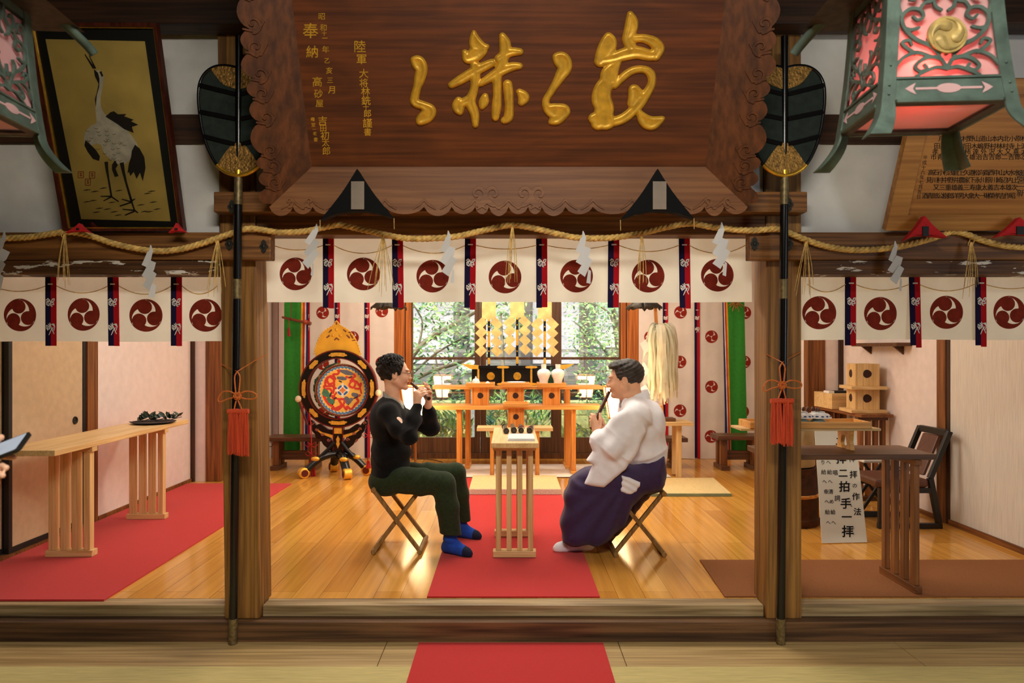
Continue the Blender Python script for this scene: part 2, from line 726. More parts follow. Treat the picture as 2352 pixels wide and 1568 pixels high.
def wood(name, dark, light, axis='Z', scale=1.0, rough=0.5, bump=0.15, spec=0.4, coat=0.0, rings=True, fine=1.0, cross=9.0, along=0.7, distort=0.6):
    m, nt, b = _mat(name)
    _set(b, 'Roughness', rough)
    _set(b, 'Specular IOR Level', spec)
    _set(b, 'Coat Weight', coat)
    _set(b, 'Coat Roughness', 0.2)
    s = [cross * scale] * 3
    s['XYZ'.index(axis)] = along * scale
    v = _coords(nt, s)
    n1 = nt.nodes.new('ShaderNodeTexNoise')
    n1.inputs['Scale'].default_value = 1.0
    n1.inputs['Detail'].default_value = 2
    n1.inputs['Distortion'].default_value = distort
    nt.links.new(v, n1.inputs['Vector'])
    ml = nt.nodes.new('ShaderNodeMath')
    ml.operation = 'MULTIPLY'
    ml.inputs[1].default_value = 6.0
    fr = nt.nodes.new('ShaderNodeMath')
    fr.operation = 'PINGPONG'
    fr.inputs[1].default_value = 1.0
    nt.links.new(n1.outputs['Fac'], ml.inputs[0])
    nt.links.new(ml.outputs[0], fr.inputs[0])
    s2 = [70.0 * scale * fine] * 3
    s2['XYZ'.index(axis)] = 2.2 * scale
    n2 = nt.nodes.new('ShaderNodeTexNoise')
    n2.inputs['Scale'].default_value = 1.0
    n2.inputs['Detail'].default_value = 5
    nt.links.new(_coords(nt, s2), n2.inputs['Vector'])
    mx = nt.nodes.new('ShaderNodeMath')
    mx.operation = 'MULTIPLY_ADD'
    mx.inputs[1].default_value = 0.20 if rings else 0.0
    nt.links.new(fr.outputs[0], mx.inputs[0])
    nt.links.new(n2.outputs['Fac'], mx.inputs[2])
    mid = tuple((a + c) / 2 for a, c in zip(dark, light))
    nt.links.new(_ramp(nt, mx.outputs[0], (dark, mid, light), 0.40, 0.80 if rings else 0.68), b.inputs['Base Color'])
    bp = nt.nodes.new('ShaderNodeBump')
    bp.inputs['Strength'].default_value = bump
    bp.inputs['Distance'].default_value = 0.004
    nt.links.new(mx.outputs[0], bp.inputs['Height'])
    nt.links.new(bp.outputs[0], b.inputs['Normal'])
    return m


def cloth(name, rgb, trans=0.35, rough=0.9, weave=900, var=0.04, ns=3.0):
    """thin woven cloth that lets some light through"""
    m, nt, b = _mat(name)
    out = nt.nodes['Material Output']
    _set(b, 'Roughness', rough)
    _set(b, 'Specular IOR Level', 0.2)
    n = nt.nodes.new('ShaderNodeTexNoise')
    n.inputs['Scale'].default_value = ns
    n.inputs['Detail'].default_value = 5
    nt.links.new(_coords(nt, (1, 1, 1)), n.inputs['Vector'])
    c0 = tuple(max(0, v * (1 - var)) for v in rgb)
    c1 = tuple(min(255, v * (1 + var)) for v in rgb)
    col = _ramp(nt, n.outputs['Fac'], (c0, c1))
    nt.links.new(col, b.inputs['Base Color'])
    t = nt.nodes.new('ShaderNodeBsdfTranslucent')
    nt.links.new(col, t.inputs['Color'])
    mx = nt.nodes.new('ShaderNodeMixShader')
    mx.inputs[0].default_value = trans
    nt.links.new(b.outputs[0], mx.inputs[1])
    nt.links.new(t.outputs[0], mx.inputs[2])
    nt.links.new(mx.outputs[0], out.inputs['Surface'])
    return m


def glow(name, rgb, strength, base=(255, 240, 215)):
    m, nt, b = _mat(name)
    _set(b, 'Base Color', lin(base))
    _set(b, 'Roughness', 0.8)
    _set(b, 'Emission Color', lin(rgb))
    _set(b, 'Emission Strength', strength)
    n = nt.nodes.new('ShaderNodeTexNoise')
    n.inputs['Scale'].default_value = 30
    nt.links.new(_coords(nt, (1, 1, 1)), n.inputs['Vector'])
    nt.links.new(_ramp(nt, n.outputs['Fac'], (tuple(v * 0.96 for v in base), base)), b.inputs['Base Color'])
    return m


def thin_glass(name, tint=(235, 242, 238), refl=0.12, rough=0.02):
    m, nt, b = _mat(name)
    out = nt.nodes['Material Output']
    nt.nodes.remove(b)
    tr = nt.nodes.new('ShaderNodeBsdfTransparent')
    tr.inputs['Color'].default_value = lin(tint)
    gl = nt.nodes.new('ShaderNodeBsdfGlossy')
    gl.inputs['Roughness'].default_value = rough
    lw = nt.nodes.new('ShaderNodeLayerWeight')
    lw.inputs['Blend'].default_value = 0.35
    ml = nt.nodes.new('ShaderNodeMath')
    ml.operation = 'MULTIPLY_ADD'
    ml.inputs[1].default_value = 0.8
    ml.inputs[2].default_value = refl
    ml.use_clamp = True
    nt.links.new(lw.outputs['Fresnel'], ml.inputs[0])
    mx = nt.nodes.new('ShaderNodeMixShader')
    nt.links.new(ml.outputs[0], mx.inputs[0])
    nt.links.new(tr.outputs[0], mx.inputs[1])
    nt.links.new(gl.outputs[0], mx.inputs[2])
    nt.links.new(mx.outputs[0], out.inputs['Surface'])
    return m


MT = {}
MT['pillar'] = wood('pillar_wood', (104, 68, 30), (164, 116, 56), 'Z', 1.0, 0.55, cross=22.0, along=0.5)
MT['beam'] = wood('beam_wood', (88, 54, 24), (150, 100, 50), 'X', 1.0, 0.55)
MT['beam_dark'] = wood('dark_beam_wood', (38, 22, 12), (72, 44, 25), 'X', 1.0, 0.6)
MT['post_dark'] = wood('dark_post_wood', (40, 24, 13), (78, 48, 28), 'Z', 1.0, 0.6)
MT['sill'] = wood('grey_sill_wood', (118, 96, 64), (186, 160, 118), 'X', 0.8, 0.42, spec=0.5)
MT['sill_dark'] = wood('weathered_step_wood', (58, 38, 22), (122, 86, 54), 'X', 0.7, 0.6, bump=0.3)
MT['hall_board'] = wood('pale_hall_board', (150, 122, 76), (196, 166, 112), 'X', 0.7, 0.45)
MT['post'] = wood('room_post_wood', (92, 52, 22), (150, 92, 44), 'Z', 1.0, 0.5)
MT['rail'] = wood('room_rail_wood', (92, 52, 22), (150, 92, 44), 'Y', 1.0, 0.5)
MT['orange_post'] = wood('orange_post_wood', (140, 72, 24), (196, 112, 46), 'Z', 1.0, 0.4)
MT['door_wood'] = wood('dark_door_wood', (66, 40, 24), (104, 68, 42), 'Z', 1.0, 0.45)
MT['plaster'] = mat('white_plaster', (214, 210, 204), 0.9, var=0.05, ns=5, bump=0.12, bs=25)
MT['wall_pink'] = mat('pinkish_wall_paper', (232, 216, 208), 0.9, var=0.02, ns=14, bump=0.05, bs=120)
MT['wall_right'] = mat('ribbed_beige_wall_paper', (222, 212, 198), 0.9, var=0.05, ns=60, bump=0.1, bs=90, stretch=(1, 4, 0.12))
MT['fusuma'] = mat('tan_door_paper', (200, 174, 138), 0.85, var=0.03, ns=20, bump=0.04, bs=150)
MT['black'] = mat('black_lacquer', (14, 12, 12), 0.25, var=0.1, spec=0.5)
MT['black_matte'] = mat('black_paint', (16, 15, 14), 0.6)
MT['gold'] = mat('gold_leaf', (226, 172, 58), 0.34, metal=0.85, var=0.12, ns=25, bump=0.1, bs=70)
MT['gold_flat'] = mat('gold_plate', (238, 184, 70), 0.45, metal=0.55, var=0.08, ns=40)
MT['brass_dull'] = mat('dull_brass', (128, 112, 78), 0.5, metal=0.7, var=0.2, ns=60)
MT['red_carpet'] = mat('red_carpet', (196, 46, 44), 0.95, var=0.06, ns=240, bump=0.25, bs=400, spec=0.1, sheen=0.15)
MT['brown_mat'] = mat('brown_carpet', (142, 92, 58), 0.95, var=0.1, ns=240, bump=0.25, bs=400, spec=0.1)
MT['tatami'] = mat('tatami_straw', (198, 180, 116), 0.75, var=0.07, ns=60, bump=0.15, bs=140, stretch=(0.15, 3, 1))
MT['tatami_edge'] = mat('green_tatami_edge', (124, 132, 96), 0.8)
MT['mat_tan'] = mat('tan_straw_mat', (216, 190, 134), 0.75, var=0.05, ns=60, bump=0.12, bs=160, stretch=(3, 0.2, 1))
MT['white_sheet'] = mat('white_floor_cloth', (236, 228, 216), 0.85, var=0.03, ns=10)
MT['hinoki_x'] = wood('pale_cypress_x', (206, 164, 104), (236, 200, 142), 'X', 1.0, 0.45, bump=0.05)
MT['hinoki_y'] = wood('pale_cypress_y', (206, 164, 104), (236, 200, 142), 'Y', 1.0, 0.45, bump=0.05)
MT['hinoki_z'] = wood('pale_cypress_z', (206, 164, 104), (236, 200, 142), 'Z', 1.0, 0.45, bump=0.05)
MT['hinoki_h'] = wood('honey_cypress_x', (206, 136, 62), (240, 178, 96), 'X', 1.0, 0.4, bump=0.05)
MT['hinoki_hz'] = wood('honey_cypress_z', (196, 118, 50), (232, 158, 78), 'Z', 1.0, 0.4, bump=0.05)
MT['walnut_x'] = wood('brown_table_wood_x', (70, 42, 24), (112, 72, 42), 'X', 1.0, 0.4, bump=0.06)
MT['walnut_z'] = wood('brown_table_wood_z', (104, 60, 28), (156, 98, 50), 'Z', 1.0, 0.4, bump=0.06)
MT['oak'] = wood('stool_wood', (120, 86, 44), (172, 132, 76), 'Z', 1.0, 0.5, bump=0.06)
MT['noren'] = cloth('cream_curtain_cloth', (246, 241, 224), 0.34)
MT['crest'] = cloth('brown_red_crest_dye', (134, 48, 34), 0.34, var=0.08, ns=30)
MT['navy'] = cloth('navy_ribbon', (34, 24, 62), 0.15)
MT['redrib'] = cloth('red_ribbon', (196, 26, 36), 0.25)
MT['white_thread'] = mat('white_embroidery', (235, 228, 222), 0.8)
MT['curtain'] = cloth('pinkish_white_curtain', (240, 226, 216), 0.15)
MT['crest_s'] = cloth('red_crest_dye', (150, 42, 28), 0.1)
MT['straw'] = mat('rice_straw', (218, 178, 102), 0.85, var=0.18, ns=40)
MT['paper'] = cloth('white_paper', (240, 240, 240), 0.3, var=0.01)
MT['orange_cord'] = mat('orange_silk_cord', (206, 108, 40), 0.7, var=0.1, ns=60)
MT['orange_tassel'] = mat('orange_red_tassel', (206, 74, 36), 0.8, var=0.16, ns=90, stretch=(3, 3, 0.1))
MT['skin'] = mat('skin', (236, 184, 152), 0.5, var=0.05, ns=14, sub=0.12)
MT['skin2'] = mat('tan_skin', (230, 176, 140), 0.5, var=0.05, ns=14, sub=0.12)
MT['lip'] = mat('lips', (178, 100, 86), 0.5)
MT['white_eye'] = mat('eye_white', (228, 220, 212), 0.3, var=0.01)
MT['iris'] = mat('dark_iris', (40, 26, 18), 0.2)
MT['hair'] = mat('black_hair', (18, 15, 14), 0.6, var=0.3, ns=60, bump=0.4, bs=160)
MT['hair_grey'] = mat('greying_hair', (44, 38, 33), 0.45, var=0.45, ns=50, bump=0.5, bs=120, stretch=(0.4, 2, 2))
MT['knit'] = mat('black_knit', (14, 14, 15), 0.95, var=0.2, ns=120, bump=0.35, bs=350, sheen=0.08, spec=0.15)
MT['grey_tee'] = mat('grey_shirt', (150, 152, 144), 0.9)
MT['green_cord'] = mat('dark_green_corduroy', (40, 52, 30), 0.9, var=0.12, ns=60, bump=0.15, bs=260, sheen=0.08, spec=0.2)
MT['blue_sock'] = mat('blue_sock', (24, 74, 178), 0.9, var=0.08, ns=120, bump=0.2, bs=300)
MT['navy_sock'] = mat('navy_sock_toe', (18, 26, 58), 0.9)
MT['white_robe'] = mat('white_robe_cotton', (244, 244, 250), 0.85, var=0.02, ns=20, bump=0.06, bs=60)
MT['purple'] = mat('dark_purple_pleated_cloth', (50, 28, 74), 0.75, var=0.08, ns=40, bump=0.08, bs=200, sheen=0.15)
MT['flute'] = wood('dark_bamboo', (44, 22, 14), (96, 52, 32), 'Z', 2.0, 0.3)
MT['porcelain'] = mat('white_porcelain', (242, 240, 236), 0.15, var=0.01, spec=0.6)
MT['green_glass'] = mat('green_bottle_glass', (20, 90, 66), 0.08, spec=0.8, coat=0.5)
MT['leather'] = mat('brown_leather', (92, 52, 36), 0.4, var=0.12, ns=30, bump=0.1, bs=90)
MT['bronze_green'] = mat('green_bronze', (84, 101, 92), 0.5, metal=0.25, var=0.14, ns=20, bump=0.08, bs=60)
MT['bronze_dark'] = mat('dark_bronze', (70, 64, 56), 0.5, metal=0.5, var=0.2, ns=30)
MT['gold_dull'] = mat('dull_gold_emblem', (176, 150, 90), 0.55, metal=0.3, var=0.15, ns=30)
MT['tablet'] = wood('carved_tablet_wood', (76, 35, 11), (112, 56, 19), 'X', 0.8, 0.5, bump=0.1, cross=4.5, along=1.3, distort=1.6)
MT['gold_letter'] = mat('gold_lettering', (220, 166, 50), 0.38, metal=0.35, var=0.1, ns=25, bump=0.08, bs=70)
MT['tablet_frame'] = wood('carved_frame_wood', (104, 60, 28), (140, 90, 50), 'X', 0.8, 0.55, bump=0.12)
MT['tablet_side'] = wood('carved_side_wood', (70, 36, 14), (110, 60, 26), 'Z', 0.6, 0.55, bump=0.12)
MT['red_pad'] = mat('red_felt', (196, 26, 32), 0.9, var=0.06, ns=60)
MT['black_pad'] = mat('black_satin', (5, 5, 5), 0.7, var=0.1, spec=0.15)
MT['grey_metal'] = mat('grey_metal', (132, 116, 100), 0.5, metal=0.2)
MT['iron'] = mat('dark_iron_fitting', (50, 48, 42), 0.5, metal=0.5, var=0.25, ns=40)

# ================================================================== THE SETTING
def floor_boards():
    m, nt, b = _mat('glossy_floor_boards')
    _set(b, 'Roughness', 0.24)
    _set(b, 'Specular IOR Level', 0.5)
    tc = nt.nodes.new('ShaderNodeTexCoord')
    mp = nt.nodes.new('ShaderNodeMapping')
    mp.inputs['Rotation'].default_value = (0, 0, math.pi / 2)
    nt.links.new(tc.outputs['Object'], mp.inputs['Vector'])
    br = nt.nodes.new('ShaderNodeTexBrick')
    br.inputs['Scale'].default_value = 1.0
    br.inputs['Brick Width'].default_value = 1.9
    br.inputs['Row Height'].default_value = 0.145
    br.inputs['Mortar Size'].default_value = 0.0012
    br.inputs['Mortar Smooth'].default_value = 0.2
    br.inputs['Color1'].default_value = lin((206, 142, 58))
    br.inputs['Color2'].default_value = lin((232, 170, 80))
    br.inputs['Mortar'].default_value = lin((120, 76, 34))
    nt.links.new(mp.outputs[0], br.inputs['Vector'])
    n = nt.nodes.new('ShaderNodeTexNoise')
    n.inputs['Detail'].default_value = 5
    nt.links.new(_coords(nt, (34, 1.2, 1)), n.inputs['Vector'])
    n.inputs['Scale'].default_value = 1.0
    mx = nt.nodes.new('ShaderNodeMixRGB')
    mx.blend_type = 'MULTIPLY'
    mx.inputs[0].default_value = 0.5
    nt.links.new(br.outputs['Color'], mx.inputs[1])
    nt.links.new(_ramp(nt, n.outputs['Fac'], ((190, 178, 160), (255, 255, 255))), mx.inputs[2])
    nt.links.new(mx.outputs[0], b.inputs['Base Color'])
    n3 = nt.nodes.new('ShaderNodeTexNoise')
    n3.inputs['Scale'].default_value = 2.5
    nt.links.new(_coords(nt, (1, 1, 1)), n3.inputs['Vector'])
    rr = nt.nodes.new('ShaderNodeMapRange')
    rr.inputs['To Min'].default_value = 0.11
    rr.inputs['To Max'].default_value = 0.21
    nt.links.new(n3.outputs['Fac'], rr.inputs['Value'])
    nt.links.new(rr.outputs[0], b.inputs['Roughness'])
    return m


def peeling():
    m = wood('peeling_rail_wood', (64, 38, 18), (124, 82, 42), 'X', 1.0, 0.6)
    nt = m.node_tree
    b = nt.nodes['Principled BSDF']
    src = b.inputs['Base Color'].links[0].from_socket
    n = nt.nodes.new('ShaderNodeTexNoise')
    n.inputs['Scale'].default_value = 1.0
    n.inputs['Detail'].default_value = 6
    n.inputs['Roughness'].default_value = 0.6
    nt.links.new(_coords(nt, (7, 7, 34)), n.inputs['Vector'])
    r = nt.nodes.new('ShaderNodeValToRGB')
    r.color_ramp.elements[0].position, r.color_ramp.elements[1].position = 0.595, 0.605
    nt.links.new(n.outputs['Fac'], r.inputs[0])
    mx = nt.nodes.new('ShaderNodeMixRGB')
    nt.links.new(r.outputs[0], mx.inputs[0])
    nt.links.new(src, mx.inputs[1])
    mx.inputs[2].default_value = lin((220, 212, 200))
    nt.links.new(mx.outputs[0], b.inputs['Base Color'])
    return m


MT['floor'] = floor_boards()
MT['peeling'] = peeling()
MT['hall_dark'] = wood('dark_hall_wood', (34, 20, 11), (60, 38, 22), 'X', 1.0, 0.6)
MT['ceiling'] = wood('ceiling_boards', (120, 84, 50), (160, 120, 78), 'Y', 1.0, 0.6)
MT['glass'] = thin_glass('door_glass')
XL, XR = -3.17, 3.32

# floors
struct('floor', MB().box((XL - 0.1, 3.70, -0.06), (XR + 0.1, 8.62, 0.0)), MT['floor'], origin=(0, 0, 0))
struct('floor_hall', MB().box((-4.3, -3.2, -0.26), (4.3, 3.257, -0.16)), MT['tatami'], origin=(0, 0, 0))
hb = MB()
xs = [-4.3, -2.85, -0.62, 0.55, 1.95, 3.1, 4.3]
for a, b in zip(xs[:-1], xs[1:]):
    hb.box((a + 0.0015, 3.259, -0.26), (b - 0.0015, 3.54, -0.1605))
struct('floor_edge_boards', hb, MT['hall_board'], bevel=0.002)
# raised sill and step beam
XC = [(-1.369, -1.393), (1.408, 1.4065)]     # pillar centre at foot and head
CW = 0.0905
sb = MB()
for a, b in ((-4.3, -1.4625), (-1.2755, 1.3145), (1.5015, 4.3)):
    sb.box((a, 3.60, -0.06), (b, 3.699, 0.0))
struct('trim_1', sb, MT['sill'], label='grey weathered raised sill along the front of the bright room', bevel=0.004)
struct('trim_2', MB().box((-4.3, 3.53, -0.165), (4.3, 3.80, -0.0605)), MT['sill_dark'], bevel=0.004)
# pillars
for (xb, xt), nm in zip(XC, ('left', 'right')):
    p = MB()
    x3 = xt + (xt - xb) * 0.75
    for (xa, za), (xc, zc) in (((xb, -0.06), (x3, 3.3)),):
        p.hexa([(xa - CW, 3.57, za), (xa + CW, 3.57, za), (xa + CW, 3.75, za), (xa - CW, 3.75, za),
                (xc - CW, 3.57, zc), (xc + CW, 3.57, zc), (xc + CW, 3.75, zc), (xc - CW, 3.75, zc)])
    struct('pillar', p, MT['pillar'], label='square brown timber pillar at the %s of the red aisle' % nm, bevel=0.006)
# front frame: nageshi boards, rails, lintel, ledge, top beam
nb = MB()
nb.box((-4.3, 3.50, 1.772), (-1.199, 3.568, 1.91))
nb.box((1.2075, 3.50, 1.772), (4.3, 3.568, 1.91))
struct('trim_3', nb, MT['beam'], bevel=0.006)
rb = MB()
rb.box((-4.3, 3.515, 1.70), (-1.487, 3.66, 1.7715))
rb.box((1.50, 3.515, 1.70), (4.3, 3.66, 1.7715))
struct('trim_4', rb, MT['peeling'], bevel=0.004)
struct('trim_5', MB().box((-1.30, 3.575, 1.908), (1.314, 3.70, 2.02)), MT['beam'], bevel=0.005)
struct('trim_6', MB().box((-1.47, 3.46, 2.003), (1.481, 3.568, 2.105)), MT['beam'], bevel=0.006)
struct('trim_7', MB().box((-4.3, 3.44, 2.93), (4.3, 3.568, 3.3)), MT['beam_dark'], bevel=0.006)
for (a, b) in ((-4.3, -1.50), (-1.318, 1.31), (1.50, 4.3)):
    w = MB()
    w.box((a, 3.60, 1.772 if abs(a + b) > 1 else 2.025), (b, 3.70, 3.3))
    struct('wall_front', w, MT['plaster'])
nk = MB()
nk.box((-4.3, 3.585, 2.38), (-1.50, 3.5995, 2.53))
nk.box((1.50, 3.585, 2.38), (4.3, 3.5995, 2.53))
struct('trim_8', nk, MT['beam_dark'])
# nail covers on the boards
for i, (px, py, Y) in enumerate(((527, 560, 3.50), (606, 566, 3.50), (533, 475, 3.46), (1733, 560, 3.50), (1812, 560, 3.50), (1812, 470, 3.46))):
    c = W(px, py, Y)
    o = MB()
    pl = [(0.018 * (1 + 0.22 * math.cos(6 * t)) * math.cos(t), 0.03 * (1 + 0.15 * math.cos(4 * t)) * math.sin(t)) for t in [2 * math.pi * k / 36 for k in range(36)]]
    o.prism(pl, lambda u, v, w_: (c.x + u, c.y - w_, c.z + v), 0.0005, 0.005)
    o.ball((c.x, c.y - 0.007, c.z), (0.009, 0.006, 0.012), 10, 6)
    solo('nail_cover', 'dark iron hexafoil nail cover ' + ('on the beam end left of the left pillar', 'on the beam end right of the left pillar', 'on the upper ledge behind the left pole',
         'on the beam end left of the right pillar', 'on the beam end behind the right pole', 'on the upper ledge behind the right pole')[i], 'fitting', o, MT['iron'], group='iron nail covers', smooth=40)

# hall shell around the camera
hs = MB().box((-4.4, -3.3, -0.26), (-4.3, 3.6, 3.4))
struct('wall_hall_left', hs, MT['hall_dark'])
struct('wall_hall_right', MB().box((4.3, -3.3, -0.26), (4.4, 3.6, 3.4)), MT['hall_dark'])
struct('wall_hall_back', MB().box((-4.4, -3.4, -0.26), (4.4, -3.3, 3.4)), MT['hall_dark'])
struct('wall_bay_end_left', MB().box((-4.4, 3.701, -0.26), (XL - 0.121, 3.80, 2.82)), MT['hall_dark'])
struct('wall_bay_end_right', MB().box((XR + 0.121, 3.701, -0.26), (4.4, 3.80, 2.82)), MT['hall_dark'])
struct('ceiling_hall', MB().box((-4.4, -3.4, 3.3), (4.4, 3.7, 3.4)), MT['hall_dark'])
struct('ceiling', MB().box((XL - 0.2, 3.70, 2.72), (XR + 0.2, 8.7, 2.82)), MT['ceiling'])

# left wall: sliding paper doors, post, white wall
struct('wall_left', MB().box((XL - 0.12, 5.352, 0), (XL, 6.95, 2.72)), MT['wall_pink'])
struct('wall_left_upper', MB().box((XL - 0.12, 3.70, 1.86), (XL, 5.35, 2.72)), MT['wall_pink'])
struct('trim_9', MB().box((XL - 0.12, 5.22, 0), (XL + 0.012, 5.351, 2.72)), MT['post'], bevel=0.004)
struct('trim_10', MB().box((XL - 0.12, 3.70, 1.78), (XL + 0.006, 5.219, 1.86)), MT['beam'])
struct('trim_11', MB().box((XL - 0.12, 3.70, 0.0), (XL + 0.02, 5.219, 0.022)), MT['post'])
struct('baseboard_left', MB().box((XL, 5.352, 0.0), (XL + 0.014, 6.93, 0.035)), MT['post'])


def sliding_door(name, y0, y1, x, face, pull=None):
    d = MB().box((x - 0.03, y0 + 0.03, 0.06), (x - 0.006, y1 - 0.03, 1.75))
    o = struct(name, d, face)
    f = MB()
    for a, b in (((y0, 0.024), (y0 + 0.034, 1.778)), ((y1 - 0.034, 0.024), (y1, 1.778))):
        f.box((x - 0.034, a[0], a[1]), (x, b[0], b[1]))
    f.box((x - 0.034, y0 + 0.034, 0.024), (x - 0.001, y1 - 0.034, 0.06))
    f.box((x - 0.034, y0 + 0.034, 1.75), (x - 0.001, y1 - 0.034, 1.778))
    part('door_frame', f, MT['black_matte'], o, label='black lacquered door frame', bevel=0.002)
    if pull:
        R = Matrix.Rotation(math.pi / 2, 3, 'Y')
        g = MB().lathe([(0.0, 0.001), (0.018, 0.001), (0.02, 0.006), (0.027, 0.007), (0.029, 0.003), (0.029, 0.0)], (x - 0.006, pull[0], pull[1]), 24, R)
        part('door_pull', g, MT['iron'], o, label='round dark metal finger pull', smooth=40)
    return o


sliding_door('door_1', 3.72, 4.44, XL - 0.036, MT['fusuma'])
sliding_door('door_2', 4.41, 5.215, XL, MT['fusuma'], (XL * F / (174 - CX), EYE - 165 * (XL * F / (174 - CX)) / F))
# right wall
struct('wall_right', MB().box((XR, 3.70, 0), (XR + 0.12, 5.245, 2.72)), MT['wall_right'])
struct('wall_right_far', MB().box((XR, 5.395, 0), (XR + 0.12, 6.95, 2.72)), MT['wall_pink'])
struct('trim_12', MB().box((XR - 0.014, 5.285, 0), (XR + 0.12, 5.394, 2.72)), MT['post'], bevel=0.004)
struct('trim_13', MB().box((XR - 0.006, 5.246, 0), (XR + 0.12, 5.284, 2.72)), MT['post_dark'])
bb = MB().box((XR - 0.016, 3.72, 0.0), (XR, 5.245, 0.04)).box((XR - 0.014, 5.395, 0.0), (XR, 6.93, 0.035))
struct('baseboard_right', bb, MT['rail'])
# walls at the back of both bays, corner posts
YB = 6.95
struct('wall_back_left', MB().box((XL - 0.12, YB, 0), (-3.03, YB + 0.08, 2.72)), MT['wall_pink'])
struct('wall_back_right', MB().box((3.15, YB, 0), (XR + 0.12, YB + 0.08, 2.72)), MT['wall_pink'])
struct('trim_14', MB().box((-3.029, YB - 0.01, 0), (-2.88, YB + 0.09, 2.72)), MT['post'], bevel=0.004)
struct('trim_15', MB().box((2.975, YB - 0.01, 0), (3.149, YB + 0.09, 2.72)), MT['post'], bevel=0.004)
struct('trim_16', MB().box((XL + 0.0005, YB - 0.03, 0), (XL + 0.035, YB - 0.0005, 2.72)), MT['post_dark'])
struct('trim_17', MB().box((XR - 0.04, YB - 0.03, 0), (XR - 0.0005, YB - 0.0005, 2.72)), MT['post_dark'])
# sanctuary side walls and back wall
struct('wall_sanctuary_left', MB().box((-3.0, YB + 0.09, 0), (-2.88, 8.5, 2.72)), MT['wall_pink'])
struct('wall_sanctuary_right', MB().box((2.975, YB + 0.09, 0), (3.1, 8.5, 2.72)), MT['wall_pink'])
struct('wall_back_sanctuary', MB().box((-2.88, 8.48, 0), (-1.403, 8.6, 2.72)).box((1.563, 8.48, 0), (2.975, 8.6, 2.72)).box((-1.403, 8.5, 2.16), (1.563, 8.6, 2.72)), MT['wall_pink'])
struct('trim_18', MB().box((-2.79, 8.40, 0), (-2.735, 8.479, 2.72)), MT['post'])
struct('trim_19', MB().box((-1.40, 8.38, 0), (-1.262, 8.60, 2.72)).box((-1.25, 8.40, 0), (-1.185, 8.60, 2.72)), MT['orange_post'], bevel=0.004)
struct('trim_20', MB().box((1.345, 8.40, 0), (1.405, 8.60, 2.72)).box((1.417, 8.38, 0), (1.56, 8.60, 2.72)), MT['orange_post'], bevel=0.004)
struct('trim_21', MB().box((-1.184, 8.38, 0.0005), (1.344, 8.60, 0.062)), MT['door_wood'])
struct('trim_22', MB().box((-1.184, 8.40, 2.10), (1.344, 8.499, 2.72)), MT['door_wood'])

# four glazed sliding doors onto the garden
for i, (a, b, y) in enumerate(((-1.183, -0.352, 8.43), (-0.352, 0.11, 8.475), (0.11, 0.567, 8.475), (0.567, 1.343, 8.43))):
    pass
for i, (a, b, y, sa, sb_) in enumerate(((-1.183, -0.353, 8.43, 0.012, 0.068), (-0.351, 0.566, 8.43, 0.068, 0.062), (0.568, 1.343, 8.43, 0.062, 0.012))):
    f = MB()
    f.box((a, y, 0.0625), (a + sa, y + 0.035, 2.099)).box((b - sb_, y, 0.0625), (b, y + 0.035, 2.099))
    f.box((a + sa, y, 0.0625), (b - sb_, y + 0.035, 0.25)).box((a + sa, y, 1.19), (b - sb_, y + 0.035, 1.222)).box((a + sa, y, 2.03), (b - sb_, y + 0.035, 2.099))
    o = struct('window_%d' % (i + 1), f, MT['door_wood'], bevel=0.003)
    for z0, z1 in ((0.25, 1.19), (1.222, 2.03)):
        part('window_pane', MB().box((a + sa, y + 0.016, z0), (b - sb_, y + 0.020, z1)), MT['glass'], o, label='clear glass pane')

# floor coverings
def slab(name, label, cat, poly, z0, z1, m, **kw):
    mb = MB()
    mb.prism(poly, lambda u, v, w_: (u, v, w_), z0, z1)
    return solo(name, label, cat, mb, m, **kw)


slab('aisle_carpet', 'long bright red carpet runner under the pale table between the two seated men', 'carpet', [(-0.438, 3.705), (0.481, 3.705), (0.47, 7.1), (-0.44, 7.1)], 0.0005, 0.008, MT['red_carpet'])
slab('hall_carpet', 'red carpet strip on the straw hall floor below the step, nearest the viewer', 'carpet', [(-0.456, 0.5), (0.456, 0.5), (0.471, 3.505), (-0.456, 3.505)], -0.1595, -0.152, MT['red_carpet'])
slab('side_carpet', 'wide red carpet along the left wall under the long pale bench table', 'carpet', [(XL + 0.025, 3.655), (-2.127, 3.655), (-2.127, 6.80), (XL + 0.025, 6.80)], 0.0005, 0.010, MT['red_carpet'])
slab('brown_rug', 'flat brown carpet behind the sill at the right, under the dark table', 'carpet', [(1.146, 3.71), (3.29, 3.71), (3.29, 4.35), (1.188, 4.35)], 0.0005, 0.008, MT['brown_mat'])
slab('floor_cloth', 'white cloth sheet spread on the floor under the altar tables', 'cloth', [(-0.72, 7.14), (1.66, 7.14), (1.64, 7.92), (-0.70, 7.92)], 0.0085, 0.012, MT['white_sheet'])
tm = thing('thick_tatami', 'thick pale straw mat block at the far end of the red runner', 'mat', (0.055, 6.28, 0.008))
b = MB().box((-0.365, 6.29, 0.012), (0.468, 6.97, 0.060))
part('mat_core', b, MT['mat_tan'], tm, bevel=0.006)
b = MB().box((-0.365, 6.28, 0.0085), (0.468, 6.2895, 0.058))
part('mat_edge', b, mat('speckled_mat_edge', (206, 184, 160), 0.9, var=0.25, ns=160), tm, label='speckled pale front edge', bevel=0.003)
tm = thing('tatami_mat', 'flat tan straw mat with green hem on the floor behind the man in white', 'mat', (1.5, 6.24, 0.0005))
part('mat_core', MB().prism([(1.27, 6.262), (1.995, 6.262), (2.055, 7.02), (1.25, 7.02)], lambda u, v, w_: (u, v, w_), 0.001, 0.024), MT['mat_tan'], tm)
